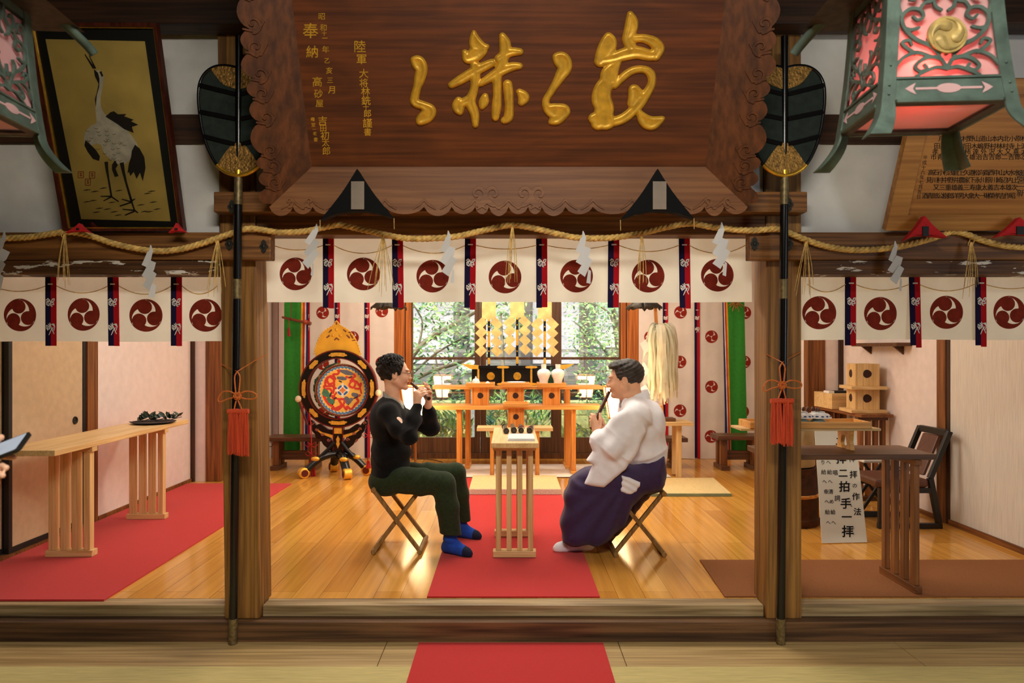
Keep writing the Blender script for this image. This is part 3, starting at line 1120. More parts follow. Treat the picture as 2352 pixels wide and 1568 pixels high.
part('mat_hem', MB().prism([(1.27, 6.24), (1.99, 6.24), (1.995, 6.2615), (1.27, 6.2615)], lambda u, v, w_: (u, v, w_), 0.001, 0.025), MT['tatami_edge'], tm, label='green cloth hem')

# ================================================================== CURTAINS, ROPE, FANS ON POLES
MOT_A = [[(-.9, .5, .10), (-.5, .85, .10), (-.1, .5, .10), (-.35, .15, .10), (-.8, .1, .10)], [(-.8, .1, .09), (-.75, -.5, .10), (-.3, -.75, .10), (-.1, -.2, .09)],
         [(-.1, .5, .09), (.15, -.1, .10), (.1, -.7, .10), (.45, -.9, .09)], [(.2, .1, .09), (.55, .75, .11), (.95, .8, .09), (.85, .3, .1), (.35, .0, .09)],
         [(.35, 0, .09), (.75, -.1, .09), (.8, -.5, .1), (.35, -.5, .09)], [(-.5, .5, .08), (-.45, -.3, .08)], [(-.65, .3, .07), (-.2, .3, .07)]]
MOT_B = [[(-.15, 1.3, .09), (.0, .7, .1), (.35, -.1, .11), (.8, -1.1, .09)], [(.15, 1.0, .08), (.75, 1.1, .12), (.95, .5, .1), (.5, .9, .08)], [(.95, .5, .08), (.75, -.3, .09)],
         [(.6, .3, .08), (.1, -.3, .1), (-.15, -.9, .1), (-.35, -1.35, .07)], [(-.9, .8, .1), (-.45, .55, .1), (-.75, .1, .1), (-.3, -.1, .09), (-.25, .4, .08)],
         [(-.9, .8, .08), (-.95, .2, .08), (-.6, -.3, .09)], [(-.5, 1.1, .08), (-.25, .8, .09), (-.1, .1, .09)], [(.3, .1, .07), (.75, -1.0, .07)]]
C_A = stroke_contour(MOT_A, -1.15, 1.15, -1.15, 1.15, 46)
C_B = stroke_contour(MOT_B, -1.15, 1.15, -1.5, 1.5, 42)


def noren(name, label, Y, x0, x1, zt, zb, crests, ribs, rib_zt, rib_zb, rw, cat='curtain', seed=0, cords=True, cm=None, crm=None, tz=None):
    rnd = random.Random(seed)
    ph = [rnd.uniform(0, 6) for _ in range(4)]

    def cy(x, z):
        f = (zt - z) / (zt - zb)
        return Y + 0.007 * f * math.sin(9 * x + ph[0]) + 0.004 * f * math.sin(23 * x + ph[1]) + 0.002 * math.sin(40 * x + ph[2] + 3 * f)

    root = thing(name, label, cat, ((x0 + x1) / 2, Y, zb))
    c = MB()
    c.grid(lambda u, v: (x0 + (x1 - x0) * u, cy(x0 + (x1 - x0) * u, zb + (zt - zb) * v), zb + (zt - zb) * v + 0.002 * math.sin(x0 * 3 + 11 * u) * (1 - v)), int((x1 - x0) / 0.02), 12)
    part('cloth', c, cm or MT['noren'], root, smooth=180, fix=False)
    for (cx, cz, r) in crests:
        lo = max(cx - r, x0)
        m = MB().relief(TOMOE, lambda u, v, w: (min(max(cx + u * r, x0), x1), cy(min(max(cx + u * r, x0), x1), cz + v * r) - w, cz + v * r), 0, 0.0012, sides=False)
        part('crest', m, crm or MT['crest'], root, label='round three-comma crest dyed brownish red', smooth=180, fix=False)
    for rx in ribs:
        yb = min(cy(rx + rw * k, rib_zb + (zt - rib_zb) * j) for k in (-.5, 0, .5) for j in (0, .5, 1)) - 0.004
        tl = rnd.uniform(-0.012, 0.006)
        m = MB()
        sl = rnd.uniform(-0.004, 0.008)
        for (a, b, mi) in ((-0.5, 0, 0), (0, 0.5, 1)):
            m.prism([(rx + a * rw + sl, rib_zb + tl * (b == 0.5)), (rx + b * rw + sl, rib_zb + tl * (b == 0.5)), (rx + b * rw, rib_zt), (rx + a * rw, rib_zt)],
                    lambda u, v, w: (u, yb - w - 0.003 * math.sin(v * 9 + rx), v), 0, 0.0015, mi)
        rp = part('ribbon', m, [MT['navy'], MT['redrib']], root, label='two-colour hanging ribbon, navy beside red')
        m = MB()
        zs = rib_zt - 0.24 * (rib_zt - rib_zb) if tz is None else tz
        q = rw * 0.40
        m.relief(C_A, lambda u, v, w: (rx + u * q, yb - 0.007 - w, zs - 0.075 + v * q), 0, 0.0008, sides=False)
        m.relief(C_B, lambda u, v, w: (rx + 0.002 + u * q, yb - 0.007 - w, zs - 0.215 + v * q), 0, 0.0008, sides=False)
        m.box((rx - q * 0.55, yb - 0.0072, zs + 0.018), (rx + q * 0.55, yb - 0.0065, zs + 0.0245))
        part('embroidery', m, MT['white_thread'], rp, label='white stitched butterfly and leaf motifs', fix=False)
    if cords:
        ends = [x0 + 0.01] + list(ribs) + [x1 - 0.01]
        for a, b in zip(ends[:-1], ends[1:]):
            if b - a < 0.1:
                continue
            sag = rnd.uniform(0.02, 0.045)
            zc = (rib_zt - 0.16 * (rib_zt - rib_zb))
            pts = []
            for k in range(13):
                t = k / 12
                x = a + rw * 0.45 + (b - a - rw * 0.9) * t
                pts.append((x, cy(x, zc) - 0.005, zc - sag * 4 * t * (1 - t)))
            part('cord', MB().tube(pts, 0.0022, 6), MT['straw'], root, label='thin sagging straw-coloured cord', smooth=60)
    return root


def kX(px, Y):
    return (px - CX) * Y / F


def kZ(py, Y):
    return EYE + (CY - py) * Y / F


Y = 3.725
noren('entrance_curtain', 'wide cream curtain with seven round crests hung between the two front pillars', Y, kX(612, Y), kX(1727, Y), kZ(538, Y), kZ(694, Y),
      [(kX(x, Y), kZ(y, Y), 37.5 * Y / F) for x, y in ((679, 629), (835, 629), (994, 634), (1160, 636), (1324, 634), (1489, 634), (1647, 632))],
      [kX(x, Y) for x in (755, 913, 1081, 1244, 1409, 1571)], kZ(536, Y), kZ(707, Y), 25.5 * Y / F, seed=1, tz=kZ(572, Y))
Y = 3.69
noren('entrance_curtain', 'cream crested curtain of the left bay, ending behind the left pillar', Y, XL + 0.02, kX(516, Y), kZ(630, Y), kZ(784, Y),
      [(kX(x, Y), kZ(y, Y), 37.5 * Y / F) for x, y in ((-104, 723), (45, 723), (193, 722), (335, 724), (473, 724))],
      [kX(x, Y) for x in (-30, 119, 262, 407)], kZ(630, Y), kZ(794, Y), 25.5 * Y / F, seed=2, tz=kZ(662, Y))
noren('entrance_curtain', 'cream crested curtain of the right bay, starting at the right pillar', Y, kX(1838, Y), XR - 0.02, kZ(627, Y), kZ(780, Y),
      [(kX(x, Y), kZ(y, Y), 38 * Y / F) for x, y in ((1881, 718), (2022, 720), (2173, 717), (2318, 717), (2470, 718))],
      [kX(x, Y) for x in (1952, 2099, 2248, 2396)], kZ(626, Y), kZ(793, Y), 25.5 * Y / F, seed=3, tz=kZ(660, Y))

# twisted straw rope
YR = 3.474
rp = [(-110, 556), (0, 548), (70, 544), (150, 533), (205, 541), (270, 562), (350, 576), (410, 573), (470, 557), (535, 535), (575, 525), (640, 533), (700, 531), (770, 517), (800, 520), (880, 538), (945, 548), (1040, 544), (1110, 529), (1175, 517),
      (1240, 527), (1320, 545), (1400, 546), (1470, 536), (1530, 522), (1585, 513), (1640, 522), (1720, 529), (1785, 526), (1815, 536), (1850, 550), (1900, 566), (1965, 574), (2050, 569), (2110, 556), (2160, 541), (2185, 532), (2215, 536), (2260, 553), (2320, 566), (2400, 567), (2470, 556)]
path = [W(x, y, YR) for x, y in smooth_path(rp, 6)]
L = [0.0]
for a, b in zip(path[:-1], path[1:]):
    L.append(L[-1] + (b - a).length)
ns = int(L[-1] / 0.009)
Lx = np.array(L)
pp = np.array([tuple(p) for p in path])
sx = np.linspace(0, L[-1], ns)
cen = np.stack([np.interp(sx, Lx, pp[:, i]) for i in range(3)], 1)
m = MB()
for s in range(3):
    pts = []
    for i in range(ns):
        t = cen[min(i + 1, ns - 1)] - cen[max(i - 1, 0)]
        t = Vector(t).normalized()
        b = t.cross(Vector((0, 1, 0))).normalized()
        th = 2 * math.pi * (sx[i] / 0.075 + s / 3)
        pts.append(Vector(cen[i]) + (b * math.cos(th) + Vector((0, 1, 0)) * math.sin(th)) * 0.0078)
    m.tube(pts, 0.0088, 7)
solo('straw_rope', 'thick twisted straw rope swagged along the front beams across the whole hall', 'rope', m, MT['straw'], smooth=70)


# zigzag paper streamers
SH = [[(1250, 290), (1295, 293), (1276, 378), (1241, 422), (1198, 402)], [(1276, 365), (1329, 386), (1311, 447), (1241, 522), (1196, 492)],
      [(1295, 450), (1339, 482), (1266, 622), (1204, 575)], [(1298, 560), (1327, 576), (1316, 682), (1268, 672)]]


def shide(px, py, sc, rot, label, seed, last=1.0):
    rnd = random.Random(seed)
    k = 0.272 * YR / F * sc
    Yf = YR - 0.021
    ca, sa = math.cos(rot), math.sin(rot)
    o = W(px, py, Yf)
    root = thing('paper_streamer', label, 'paper streamer', o, 'white zigzag paper streamers on the rope')

    def tr(p):
        u, v = (p[0] - 1272) * k, -(p[1] - 292) * k
        return (u * ca - v * sa, u * sa + v * ca)
    tip = MB().prism([tr((1268, 235)), tr((1276, 236)), tr((1297, 296)), tr((1258, 296))], lambda u, v, w: (o.x + u, Yf - w, o.z + v), 0.0, 0.0007)
    part('paper_tip', tip, MT['paper'], root)
    for i, q in enumerate(SH):
        poly = [tr(p) for p in q]
        if i == 3:
            poly = [(poly[0][0] + (p[0] - poly[0][0]) * last, p[1]) for p in poly]
        c = sum(p[0] for p in poly) / len(poly)
        tl = rnd.uniform(-0.35, 0.35)
        m = MB().prism(poly, lambda u, v, w: (o.x + u, Yf - 0.004 - 0.0035 * i - w + (u - c) * tl, o.z + v), 0.0, 0.0007)
        part('paper_fold', m, MT['paper'], root)
    return root


for i, (px, py, sc, rot, lb, last) in enumerate((
        (8, 548, 1.12, -0.12, 'white zigzag paper streamer at the left edge, under the left lantern', 1),
        (346, 578, 1.0, 0.0, 'white zigzag paper streamer hanging over the curtain left of the left pillar', 1),
        (725, 529, 1.0, -0.16, 'white zigzag paper streamer over the leftmost crest of the middle curtain', 0.4),
        (1030, 545, 1.0, 0.03, 'white zigzag paper streamer over the third crest of the middle curtain', 0.6),
        (1340, 546, 1.0, 0.05, 'white zigzag paper streamer over the fifth crest of the middle curtain', 0.7),
        (1657, 526, 1.02, -0.02, 'white zigzag paper streamer over the rightmost crest of the middle curtain', 0.6),
        (2056, 568, 0.95, 0.02, 'narrow curled white paper streamer in front of the right bay beam', 0.5))):
    shide(px, py, sc, rot, lb, 40 + i, last)

# straw tufts hanging from the rope
for i, (px, py, ln, sp, n, lb) in enumerate((
        (148, 538, 140, 22, 6, 'thin straw tuft on the rope under the crane picture'),
        (500, 552, 130, 24, 8, 'bushy straw tuft on the rope just left of the left pillar'),
        (880, 545, 138, 34, 9, 'straw tuft on the rope between the second crest and its ribbon'),
        (1177, 522, 150, 16, 8, 'long straw tuft on the rope at the middle of the wide curtain'),
        (1474, 542, 128, 10, 6, 'slim straw tuft on the rope over the sixth crest'),
        (1852, 555, 134, 28, 7, 'straw tuft on the rope just right of the right pillar'),
        (2231, 556, 132, 20, 7, 'straw tuft on the rope over the right bay curtain'))):
    rnd = random.Random(70 + i)
    Yf = YR - 0.022
    m = MB()
    o = W(px, py, Yf)
    for k in range(n):
        f = (k / (n - 1) - 0.5) * 2
        e = W(px + f * sp * 0.8 + rnd.uniform(-5, 5) - sp * 0.15, py + ln * rnd.uniform(0.72, 1.0), Yf - 0.004 * (k % 3))
        mid = o.lerp(e, 0.5) + Vector((f * 0.006, -0.004, 0))
        m.tube([Vector(p) for p in smooth_path([o + Vector((f * 0.004, 0, 0)), mid, e], 5)], [0.0017] * 8 + [0.0013] * 2 + [0.0008], 5)
    root = thing('straw_tuft', lb, 'straw tuft', o, 'straw tufts on the rope')
    part('strands', m, MT['straw'], root, smooth=60)
    c = W(px, py, YR)
    k_ = MB()
    k_.tube([c + Vector((0.004 * math.sin(3 * t), 0.0205 * math.cos(t), 0.0205 * math.sin(t))) for t in [2 * math.pi * j / 18 for j in range(18)]], 0.0025, 6, closed=True)
    part('knot', k_, MT['straw'], root, smooth=60)


# leaf-shaped ceremonial fans on black poles
FAN = [(0, 157), (-28, 151), (-55, 154), (-76, 168), (-89, 192), (-92, 225), (-89, 262), (-82, 303), (-69, 344), (-49, 379), (-24, 397), (0, 403)]


def fan(foot, mid, top, label, dark):
    pf = W(foot[0], foot[1], 3.465)
    pf = FLH(foot[0], foot[1])
    pm = W(mid[0], mid[1], 3.412)
    pt = W(top[0], top[1], 3.40)
    root = thing('ceremonial_fan', label, 'ceremonial fan', pf)
    ax = (pt - pf).normalized()

    def at(t):
        z = t
        if z < pm.z:
            f = (z - pf.z) / (pm.z - pf.z)
            return pf.lerp(pm, f)
        return pm.lerp(pt, (z - pm.z) / (pt.z - pm.z))

    def zpy(py):
        return EYE + (CY - py) * 3.43 / F
    segs = ((1434, 686, 'pole_lower', 'black', None, 0.0205), (685, 641, 'grey_band', 'band', 'worn grey joint band', 0.0207), (640, 472, 'pole_middle', 'black', None, 0.0200), (471, 404, 'grey_band', 'band', 'worn grey joint band', 0.0197), (403, 90, 'pole_upper', 'black', None, 0.0175))
    for a, b, nm, mt, lb, r in segs:
        za, zb = zpy(a), zpy(b)
        part('pole_section' if mt == 'black' else 'joint_band', MB().tube([at(za + (zb - za) * k / 4) for k in range(5)], r, 14), MT['black'] if mt == 'black' else MT['brass_dull'], root, label=lb, smooth=50)
    f = MB().tube([pf + Vector((0, 0, 0.001)), at(zpy(1437)), at(zpy(1432))], [0.0225, 0.0225, 0.0215], 14)
    part('ferrule', f, MT['brass_dull'], root, label='dull brass ferrule at the foot', smooth=50)
    c0 = at(zpy(280))
    Yp = 3.40
    ax0 = mid[0]
    half = [W(ax0 + x, y, Yp) for x, y in smooth_path(FAN, 5)]
    full = half + [Vector((2 * half[0].x - p.x, p.y, p.z)) for p in reversed(half[1:-1])]
    cxx = half[0].x
    poly = [(p.x, p.z) for p in full]
    cz = sum(p[1] for p in poly) / len(poly)
    memb = MB().prism([(cxx + (x - cxx) * 0.985, cz + (z - cz) * 0.985) for x, z in poly], lambda u, v, w: (u, Yp + w, v), -0.002, 0.002)
    part('leaf_panel', memb, MT['gauze'], root, label='dark green gauze leaf panel')
    part('rim', MB().tube([Vector((x, Yp, z)) for x, z in poly], 0.0085, 8, closed=True), MT['black'], root, label='black lacquered rim', smooth=60)
    for y0, y1 in ((222, 202), (278, 262), (336, 318)):
        for s in (-1, 1):
            # rib slants up towards the rim
            zi, zo = zpy(y0), zpy(y1)
            xs = [abs(p.x - cxx) for p in half]
            zz = [p.z for p in half]
            w_ = max((x for x, z in zip(xs, zz) if abs(z - zo) < 0.03), default=0.15)
            part('rib', MB().bar((cxx + s * 0.015, Yp - 0.006, zi), (cxx + s * (w_ - 0.006), Yp - 0.006, zo), 0.008, 0.02, up=(0, 0, 1)), MT['black'], root)
    for nm, pr in (('lower_plate', [(-48, 379), (-30, 352), (-14, 333), (0, 328)]), ('upper_plate', [(-62, 160), (-40, 190), (-22, 200), (0, 207)])):
        h = [W(ax0 + x, y, Yp) for x, y in smooth_path(pr, 4)]
        edge = [p for p in half if (p.z < h[0].z if nm == 'lower_plate' else (p.z > h[0].z - 0.004 and abs(p.x - cxx) < abs(h[0].x - cxx)))]
        chain = (h + list(reversed(edge))) if nm == 'lower_plate' else (h + edge)
        pol = [(p.x, p.z) for p in chain]
        g = MB()
        for s in (1, -1):
            g.prism([(cxx + s * (x - cxx), z) for x, z in pol], lambda u, v, w: (u, Yp - w, v), 0.003, 0.0065)
        part('metal_plate', g, MT['gold_aged'], root, label='engraved old gold plate')
    lo = [p for p in full if p.z < zpy(377)]
    lo.sort(key=lambda p: p.x)
    part('gold_rim', MB().tube(lo, 0.0105, 8), MT['gold'], root, label='gold rim at the foot of the leaf', smooth=60)
    part('gold_collar', MB().tube([at(zpy(404)), at(zpy(394))], 0.022, 14), MT['gold'], root, smooth=50)
    return root


def FLH(px, py):
    Y = (EYE + 0.16) * F / (py - CY)
    return Vector(((px - CX) * Y / F, Y, -0.16))


MT['gauze'] = cloth('dark_green_gauze', (50, 58, 53), 0.3, var=0.1, ns=30)
MT['gold_aged'] = mat('engraved_old_gold', (150, 112, 56), 0.5, metal=0.7, var=0.25, ns=60, bump=0.6, bs=90)
fan((535, 1478), (548, 400), (549, 90), 'black pole with dark green leaf-shaped fan in front of the left pillar', 0)
fan((1793, 1478), (1802, 396), (1802, 84), 'black pole with dark green leaf-shaped fan in front of the right pillar', 1)


def tassel(cx, knot, y0, y1, half, cordl, cordr, top, label):
    """orange cord tied round the pillar, bow knot and fringe in front of the pole"""
    Yt = 3.398
    o = W(cx, y1, Yt)
    root = thing('hanging_tassel', label, 'tassel', o, 'orange tassels on the front pillars')
    k = Yt / F
    P = lambda x, y, d=0.0: W(x, y, Yt + d)
    t = W(top[0], top[1], 3.405)
    part('tie_cord', MB().tube([W(cordl[0], cordl[1], 3.562), W(cordl[0] + 12, cordl[1] + 6, 3.55), t, W(cordr[0] - 24, cordr[1] + 12, 3.552), W(cordr[0], cordr[1], 3.562)], 0.0022, 6), MT['orange_cord'], root, smooth=60)
    kx, ky = knot
    for s in (-1, 1):
        part('hanging_loop', MB().tube([Vector(p) for p in smooth_path([t, P(top[0] + s * 6, top[1] + 12), P(top[0] + s * 5, ky - 22), P(kx + s * 3, ky - 4)], 5)], 0.0036, 8), MT['orange_cord'], root, smooth=60)
        lp = [P(kx, ky), P(kx + s * 16, ky - 10, -0.006), P(kx + s * 34, ky - 9, -0.004), P(kx + s * 44, ky + 2 - s * 4), P(kx + s * 40, ky + 10 - s * 4), P(kx + s * 22, ky + 7, 0.002), P(kx, ky + 2)]
        part('bow_loop', MB().tube([Vector(p) for p in smooth_path(lp, 6)], 0.0036, 8), MT['orange_cord'], root, smooth=60)
        part('tail_cord', MB().tube([Vector(p) for p in smooth_path([P(kx, ky + 4), P(kx + s * 4, ky + 16), P(cx + s * 10, y0 + 4)], 5)], 0.0036, 8), MT['orange_cord'], root, smooth=60)
    kn = MB()
    for q in range(3):
        a = q * math.pi / 3
        kn.tube([P(kx + 9 * math.cos(a) * math.cos(th) - 4 * math.sin(a) * math.sin(th), ky + 9 * math.sin(a) * math.cos(th) + 4 * math.cos(a) * math.sin(th), -0.008 + 0.003 * math.sin(2 * th)) for th in [2 * math.pi * j / 16 for j in range(16)]], 0.0038, 7, closed=True)
    part('knot', kn, MT['orange_cord'], root, smooth=60)
    rnd = random.Random(int(cx))
    for s in (-1, 1):
        m = MB()
        c = cx + s * half / 2
        for j in range(46):
            f = rnd.uniform(-1, 1)
            d = rnd.uniform(-1, 1) * math.sqrt(max(0, 1 - f * f))
            a = P(c + f * half * 0.42, y0 + 3 + abs(f) * 2, -0.012 * d)
            b = P(c + f * half * 0.52 + rnd.uniform(-1, 1), y1 - rnd.uniform(0, 9) + s * 2, -0.014 * d)
            m.tube([a, a.lerp(b, 0.5) + Vector((f * 0.002, 0, 0)), b], 0.0021, 5)
        part('fringe', m, MT['orange_tassel'], root, smooth=60)
        h = MB().tube([P(c - half * 0.5, y0 + 5), P(c + half * 0.5, y0 + 4)], [0.0125, 0.0125], 10)
        part('fringe_head', h, MT['orange_tassel'], root, smooth=60)
    return root


tassel(547, (545, 909), 940, 1047, 24, (508, 836), (609, 816), (545, 853), 'orange-red tassel with bow cord hanging on the left black pole')
tassel(1796, (1797, 884), 916, 1024, 26, (1758, 812), (1840, 808), (1797, 832), 'orange-red tassel with bow cord hanging on the right black pole')

# ================================================================== TABLET, PICTURES, BRONZE LANTERNS
TA = math.radians(25)
TP = Vector((0, 3.33, kZ(383, 3.33)))
TN = Vector((0, -math.cos(TA), -math.sin(TA)))
TU = Vector((0, -math.sin(TA), math.cos(TA)))


def tab(u, s, w):
    return TP + Vector((u, 0, 0)) + TU * s + TN * w


def tpx(px, py, w=0.0):
    return ONP(px, py, TP, TN) + TN * w


UC = ONP(1168, 383, TP, TN).x
HW = 452 * 3.33 / F
tb = thing('votive_tablet', 'huge carved wooden tablet with gold brush characters above the entrance', 'tablet', tab(UC, -0.2, 0))
part('board', MB().prism([(UC - HW, 0), (UC + HW, 0), (UC + HW, 0.95), (UC - HW, 0.95)], tab, -0.03, 0.0), MT['tablet'], tb)


def scallop(L, lobes, amp, phase=0):
    """outer edge offset along a length: lobes with cusps"""
    pts = []
    x = 0.0
    for i, w in enumerate(lobes):
        for k in range(9):
            t = k / 9
            pts.append((x + w * t, amp * (math.sin(math.pi * t) ** 0.6) * (1.0 if i % 3 else 1.25)))
        x += w
    s = L / x
    pts.append((x, 0))
    return [(a * s, b) for a, b in pts]


def spiral(c, r0, turns, a0, hand, w):
    pts = []
    n = int(14 * turns)
    for i in range(n + 1):
        t = i / n
        a = a0 + hand * 2 * math.pi * turns * t
        pts.append((c[0] + r0 * (1 - 0.85 * t) * math.cos(a), c[1] + r0 * (1 - 0.85 * t) * math.sin(a), w * (1 - 0.5 * t)))
    return pts


FH, SPL = 0.175, 0.075
ow = 0.245
lob = [.12, .1, .13, .16, .08, .2, .14, .12, .07, .1, .1, .07, .12, .14, .2, .08, .16, .13, .1, .12]


def low_m(u, q, w):
    return tab(UC + u, -q, SPL * q / FH + w)


Lh = HW + 0.205
ed = scallop(2 * Lh, lob, 0.032)
poly = [(HW, 0), (-HW, 0)] + [(-Lh + a, FH + b) for a, b in ed]
fr = part('frame_bottom', MB().prism(poly, low_m, -0.03, 0.0), MT['tablet_frame'], tb)
cv = MB()
cl = []
for c0 in (-0.11, 0.11, -0.68, 0.68, -1.0, 1.0):
    for sg in (-1, 1):
        if abs(c0) < 0.3:
            cl.append(spiral((c0 + sg * 0.038, 0.118), 0.046, 1.0, math.pi / 2, sg, 0.010))
        else:
            cl.append(spiral((c0 + sg * 0.05, 0.15), 0.026, 0.9, math.pi / 2, sg, 0.005))
acc = 0
for a, b in zip(lob[:-1], lob[1:]):
    acc += a
    x = -Lh + acc * 2 * Lh / sum(lob)
    cl.append([(x - 0.055, FH - 0.012 + 0.02, 0.003), (x - 0.02, FH - 0.012, 0.004), (x, FH - 0.034, 0.004), (x + 0.02, FH - 0.012, 0.004), (x + 0.055, FH + 0.008, 0.003)])
cont = stroke_contour(cl, -Lh, Lh, 0.06, FH + 0.05, 420)
cv.relief(cont, low_m, -0.001, 0.006)
part('carved_clouds', cv, MT['tablet_frame'], fr, label='carved cloud scrolls')
for s, nm in ((-1, 'left'), (1, 'right')):
    def side_m(q, v, w, s=s):
        return tab(UC + s * (HW + q), v, SPL * q / ow * 1.1 + w)
    lo2 = [.10, .085, .075, .16, .11, .09, .12, .10, .14, .08, .12, .1]
    ed = scallop(1.18, lo2, 0.042)
    poly = [(0, 0.95), (0, 0)] + [(0.205 * (1 if a < .01 else 1) - 0.012 + b * (1 if 0.02 < a < 1.15 else 0) - 0.02 * max(0, a - 0.2), -FH + a) for a, b in ed]
    fs = part('frame_side', MB().prism(poly, side_m, -0.03, 0.0), MT['tablet_side'], tb)
    cl = []
    acc = 0
    for i, a in enumerate(lo2[:-1]):
        acc += a
        y = -FH + acc * 1.18 / sum(lo2)
        if y > 0.9:
            break
        cl.append(spiral((0.165, y + 0.02), 0.036, 1.0, -math.pi / 2, s * (1 if i % 2 else -1), 0.0055))
        cl.append([(0.205, y, 0.004), (0.15, y - 0.012, 0.004), (0.12, y + 0.03, 0.003)])
    cv = MB().relief(stroke_contour(cl, 0.06, 0.25, -FH, 0.95, 90), side_m, -0.001, 0.007)
    part('carved_clouds', cv, MT['tablet_side'], fs, label='carved cloud scrolls')
part('frame_top', MB().prism([(-HW, 0), (HW, 0), (HW + 0.2, 0.15), (-HW - 0.2, 0.15)], lambda u, q, w: tab(UC + u, 0.95 + q * 0.6, SPL * q / 0.15 + w), -0.03, 0), MT['tablet_frame'], tb)

# gold brush characters, traced as tapered strokes
KZ_ = 680 / 1975.0
CH = {
    'repeat_mark': (560, [[(1138, 400, 22), (1165, 420, 42), (1185, 465, 36), (1172, 530, 32), (1155, 590, 24), (1140, 650, 25), (1145, 685, 26), (1200, 705, 26), (1240, 735, 36), (1225, 770, 42), (1190, 795, 35), (1172, 812, 20)]]),
    'character': (560, [[(1535, 215, 12), (1540, 262, 30), (1560, 310, 44), (1600, 318, 26), (1622, 310, 14)], [(1475, 350, 18), (1492, 392, 28), (1540, 365, 44), (1580, 335, 40)],
                        [(1385, 567, 20), (1450, 530, 28), (1530, 482, 30), (1600, 445, 28), (1655, 420, 24)], [(1545, 440, 30), (1546, 520, 27), (1535, 600, 24), (1512, 680, 30), (1540, 760, 26), (1545, 832, 18)],
                        [(1432, 668, 20), (1430, 712, 36), (1442, 748, 18)], [(1430, 702, 26), (1500, 668, 28)], [(1610, 642, 18), (1601, 680, 29), (1590, 714, 15)],
                        [(1725, 238, 18), (1742, 290, 34), (1740, 350, 31), (1722, 430, 29), (1692, 500, 28), (1690, 570, 25), (1690, 650, 25), (1685, 720, 28), (1678, 785, 20)],
                        [(1700, 392, 25), (1770, 350, 28), (1842, 345, 20)], [(1580, 557, 18), (1640, 520, 26), (1720, 470, 30), (1790, 445, 26), (1838, 440, 20)],
                        [(1760, 562, 27), (1766, 620, 28), (1770, 700, 25), (1765, 780, 28), (1737, 804, 20)], [(1838, 612, 18), (1868, 648, 33), (1852, 684, 20)]]),
    'repeat_mark2': (1160, [[(340, 378, 20), (378, 402, 50), (398, 450, 42), (372, 502, 33), (338, 560, 24), (300, 620, 20), (272, 672, 20), (284, 722, 28), (340, 745, 50), (390, 742, 40), (345, 790, 38), (305, 815, 14)]]),
    'character2': (1160, [[(835, 95, 18), (845, 150, 38), (835, 205, 38), (815, 262, 30), (838, 315, 34)], [(690, 248, 28), (690, 290, 50), (664, 350, 50), (635, 408, 36)],
                          [(640, 400, 36), (720, 388, 34), (800, 362, 38), (880, 350, 38), (960, 368, 34), (1008, 362, 30)], [(860, 258, 24), (922, 256, 26), (990, 282, 34), (1022, 322, 36), (1000, 368, 34)],
                          [(728, 440, 30), (690, 490, 44), (680, 545, 45), (650, 600, 52), (642, 660, 58), (660, 720, 58), (650, 772, 55), (620, 822, 42)], [(590, 790, 32), (660, 800, 60), (690, 820, 30)],
                          [(745, 420, 24), (722, 480, 30), (716, 540, 30)], [(730, 572, 18), (790, 510, 22), (850, 470, 22), (920, 462, 22), (970, 492, 26), (978, 552, 23), (950, 612, 26), (900, 682, 32), (850, 740, 29), (790, 788, 29), (732, 810, 28)],
                          [(862, 602, 35), (872, 640, 45), (850, 692, 30)], [(870, 640, 40), (905, 640, 28)], [(890, 742, 14), (930, 802, 38), (972, 822, 42), (1012, 810, 30), (1050, 790, 14)]]),
}
for nm, (ox, st) in CH.items():
    st = [smooth_path([(x_, y_, r_ * 1.1 + 2) for x_, y_, r_ in s], 5) for s in st]
    a = np.array([p for s in st for p in s])
    x0, x1, y0, y1 = a[:, 0].min() - 60, a[:, 0].max() + 60, a[:, 1].min() - 60, a[:, 1].max() + 60
    nx = int((x1 - x0) / 6)
    cont = stroke_contour(st, x0, x1, y0, y1, nx, blur=1)
    v2 = cont[0]
    va = np.array(v2)
    fv = strokes_field(st, va[:, 0], va[:, 1])
    hgt = {p: 0.004 + 0.012 * (1 - max(0.0, 1 - max(f, 0) / 20.0) ** 2) - 0.004 * min(1, max(0, (f - 20) / 18.0)) for p, f in zip(v2, fv)}

    def mp(u, v, w, hgt=hgt, ox=ox):
        return tpx(ox + u * KZ_, v * KZ_, hgt.get((u, v), 0) if w > 0 else 0.0005)
    part('gold_' + nm.rstrip('2'), MB().relief(cont, mp, 0, 1), MT['gold_letter'], tb, label='raised gold brush ' + ('character' if 'char' in nm else 'repeat mark'), smooth=70)

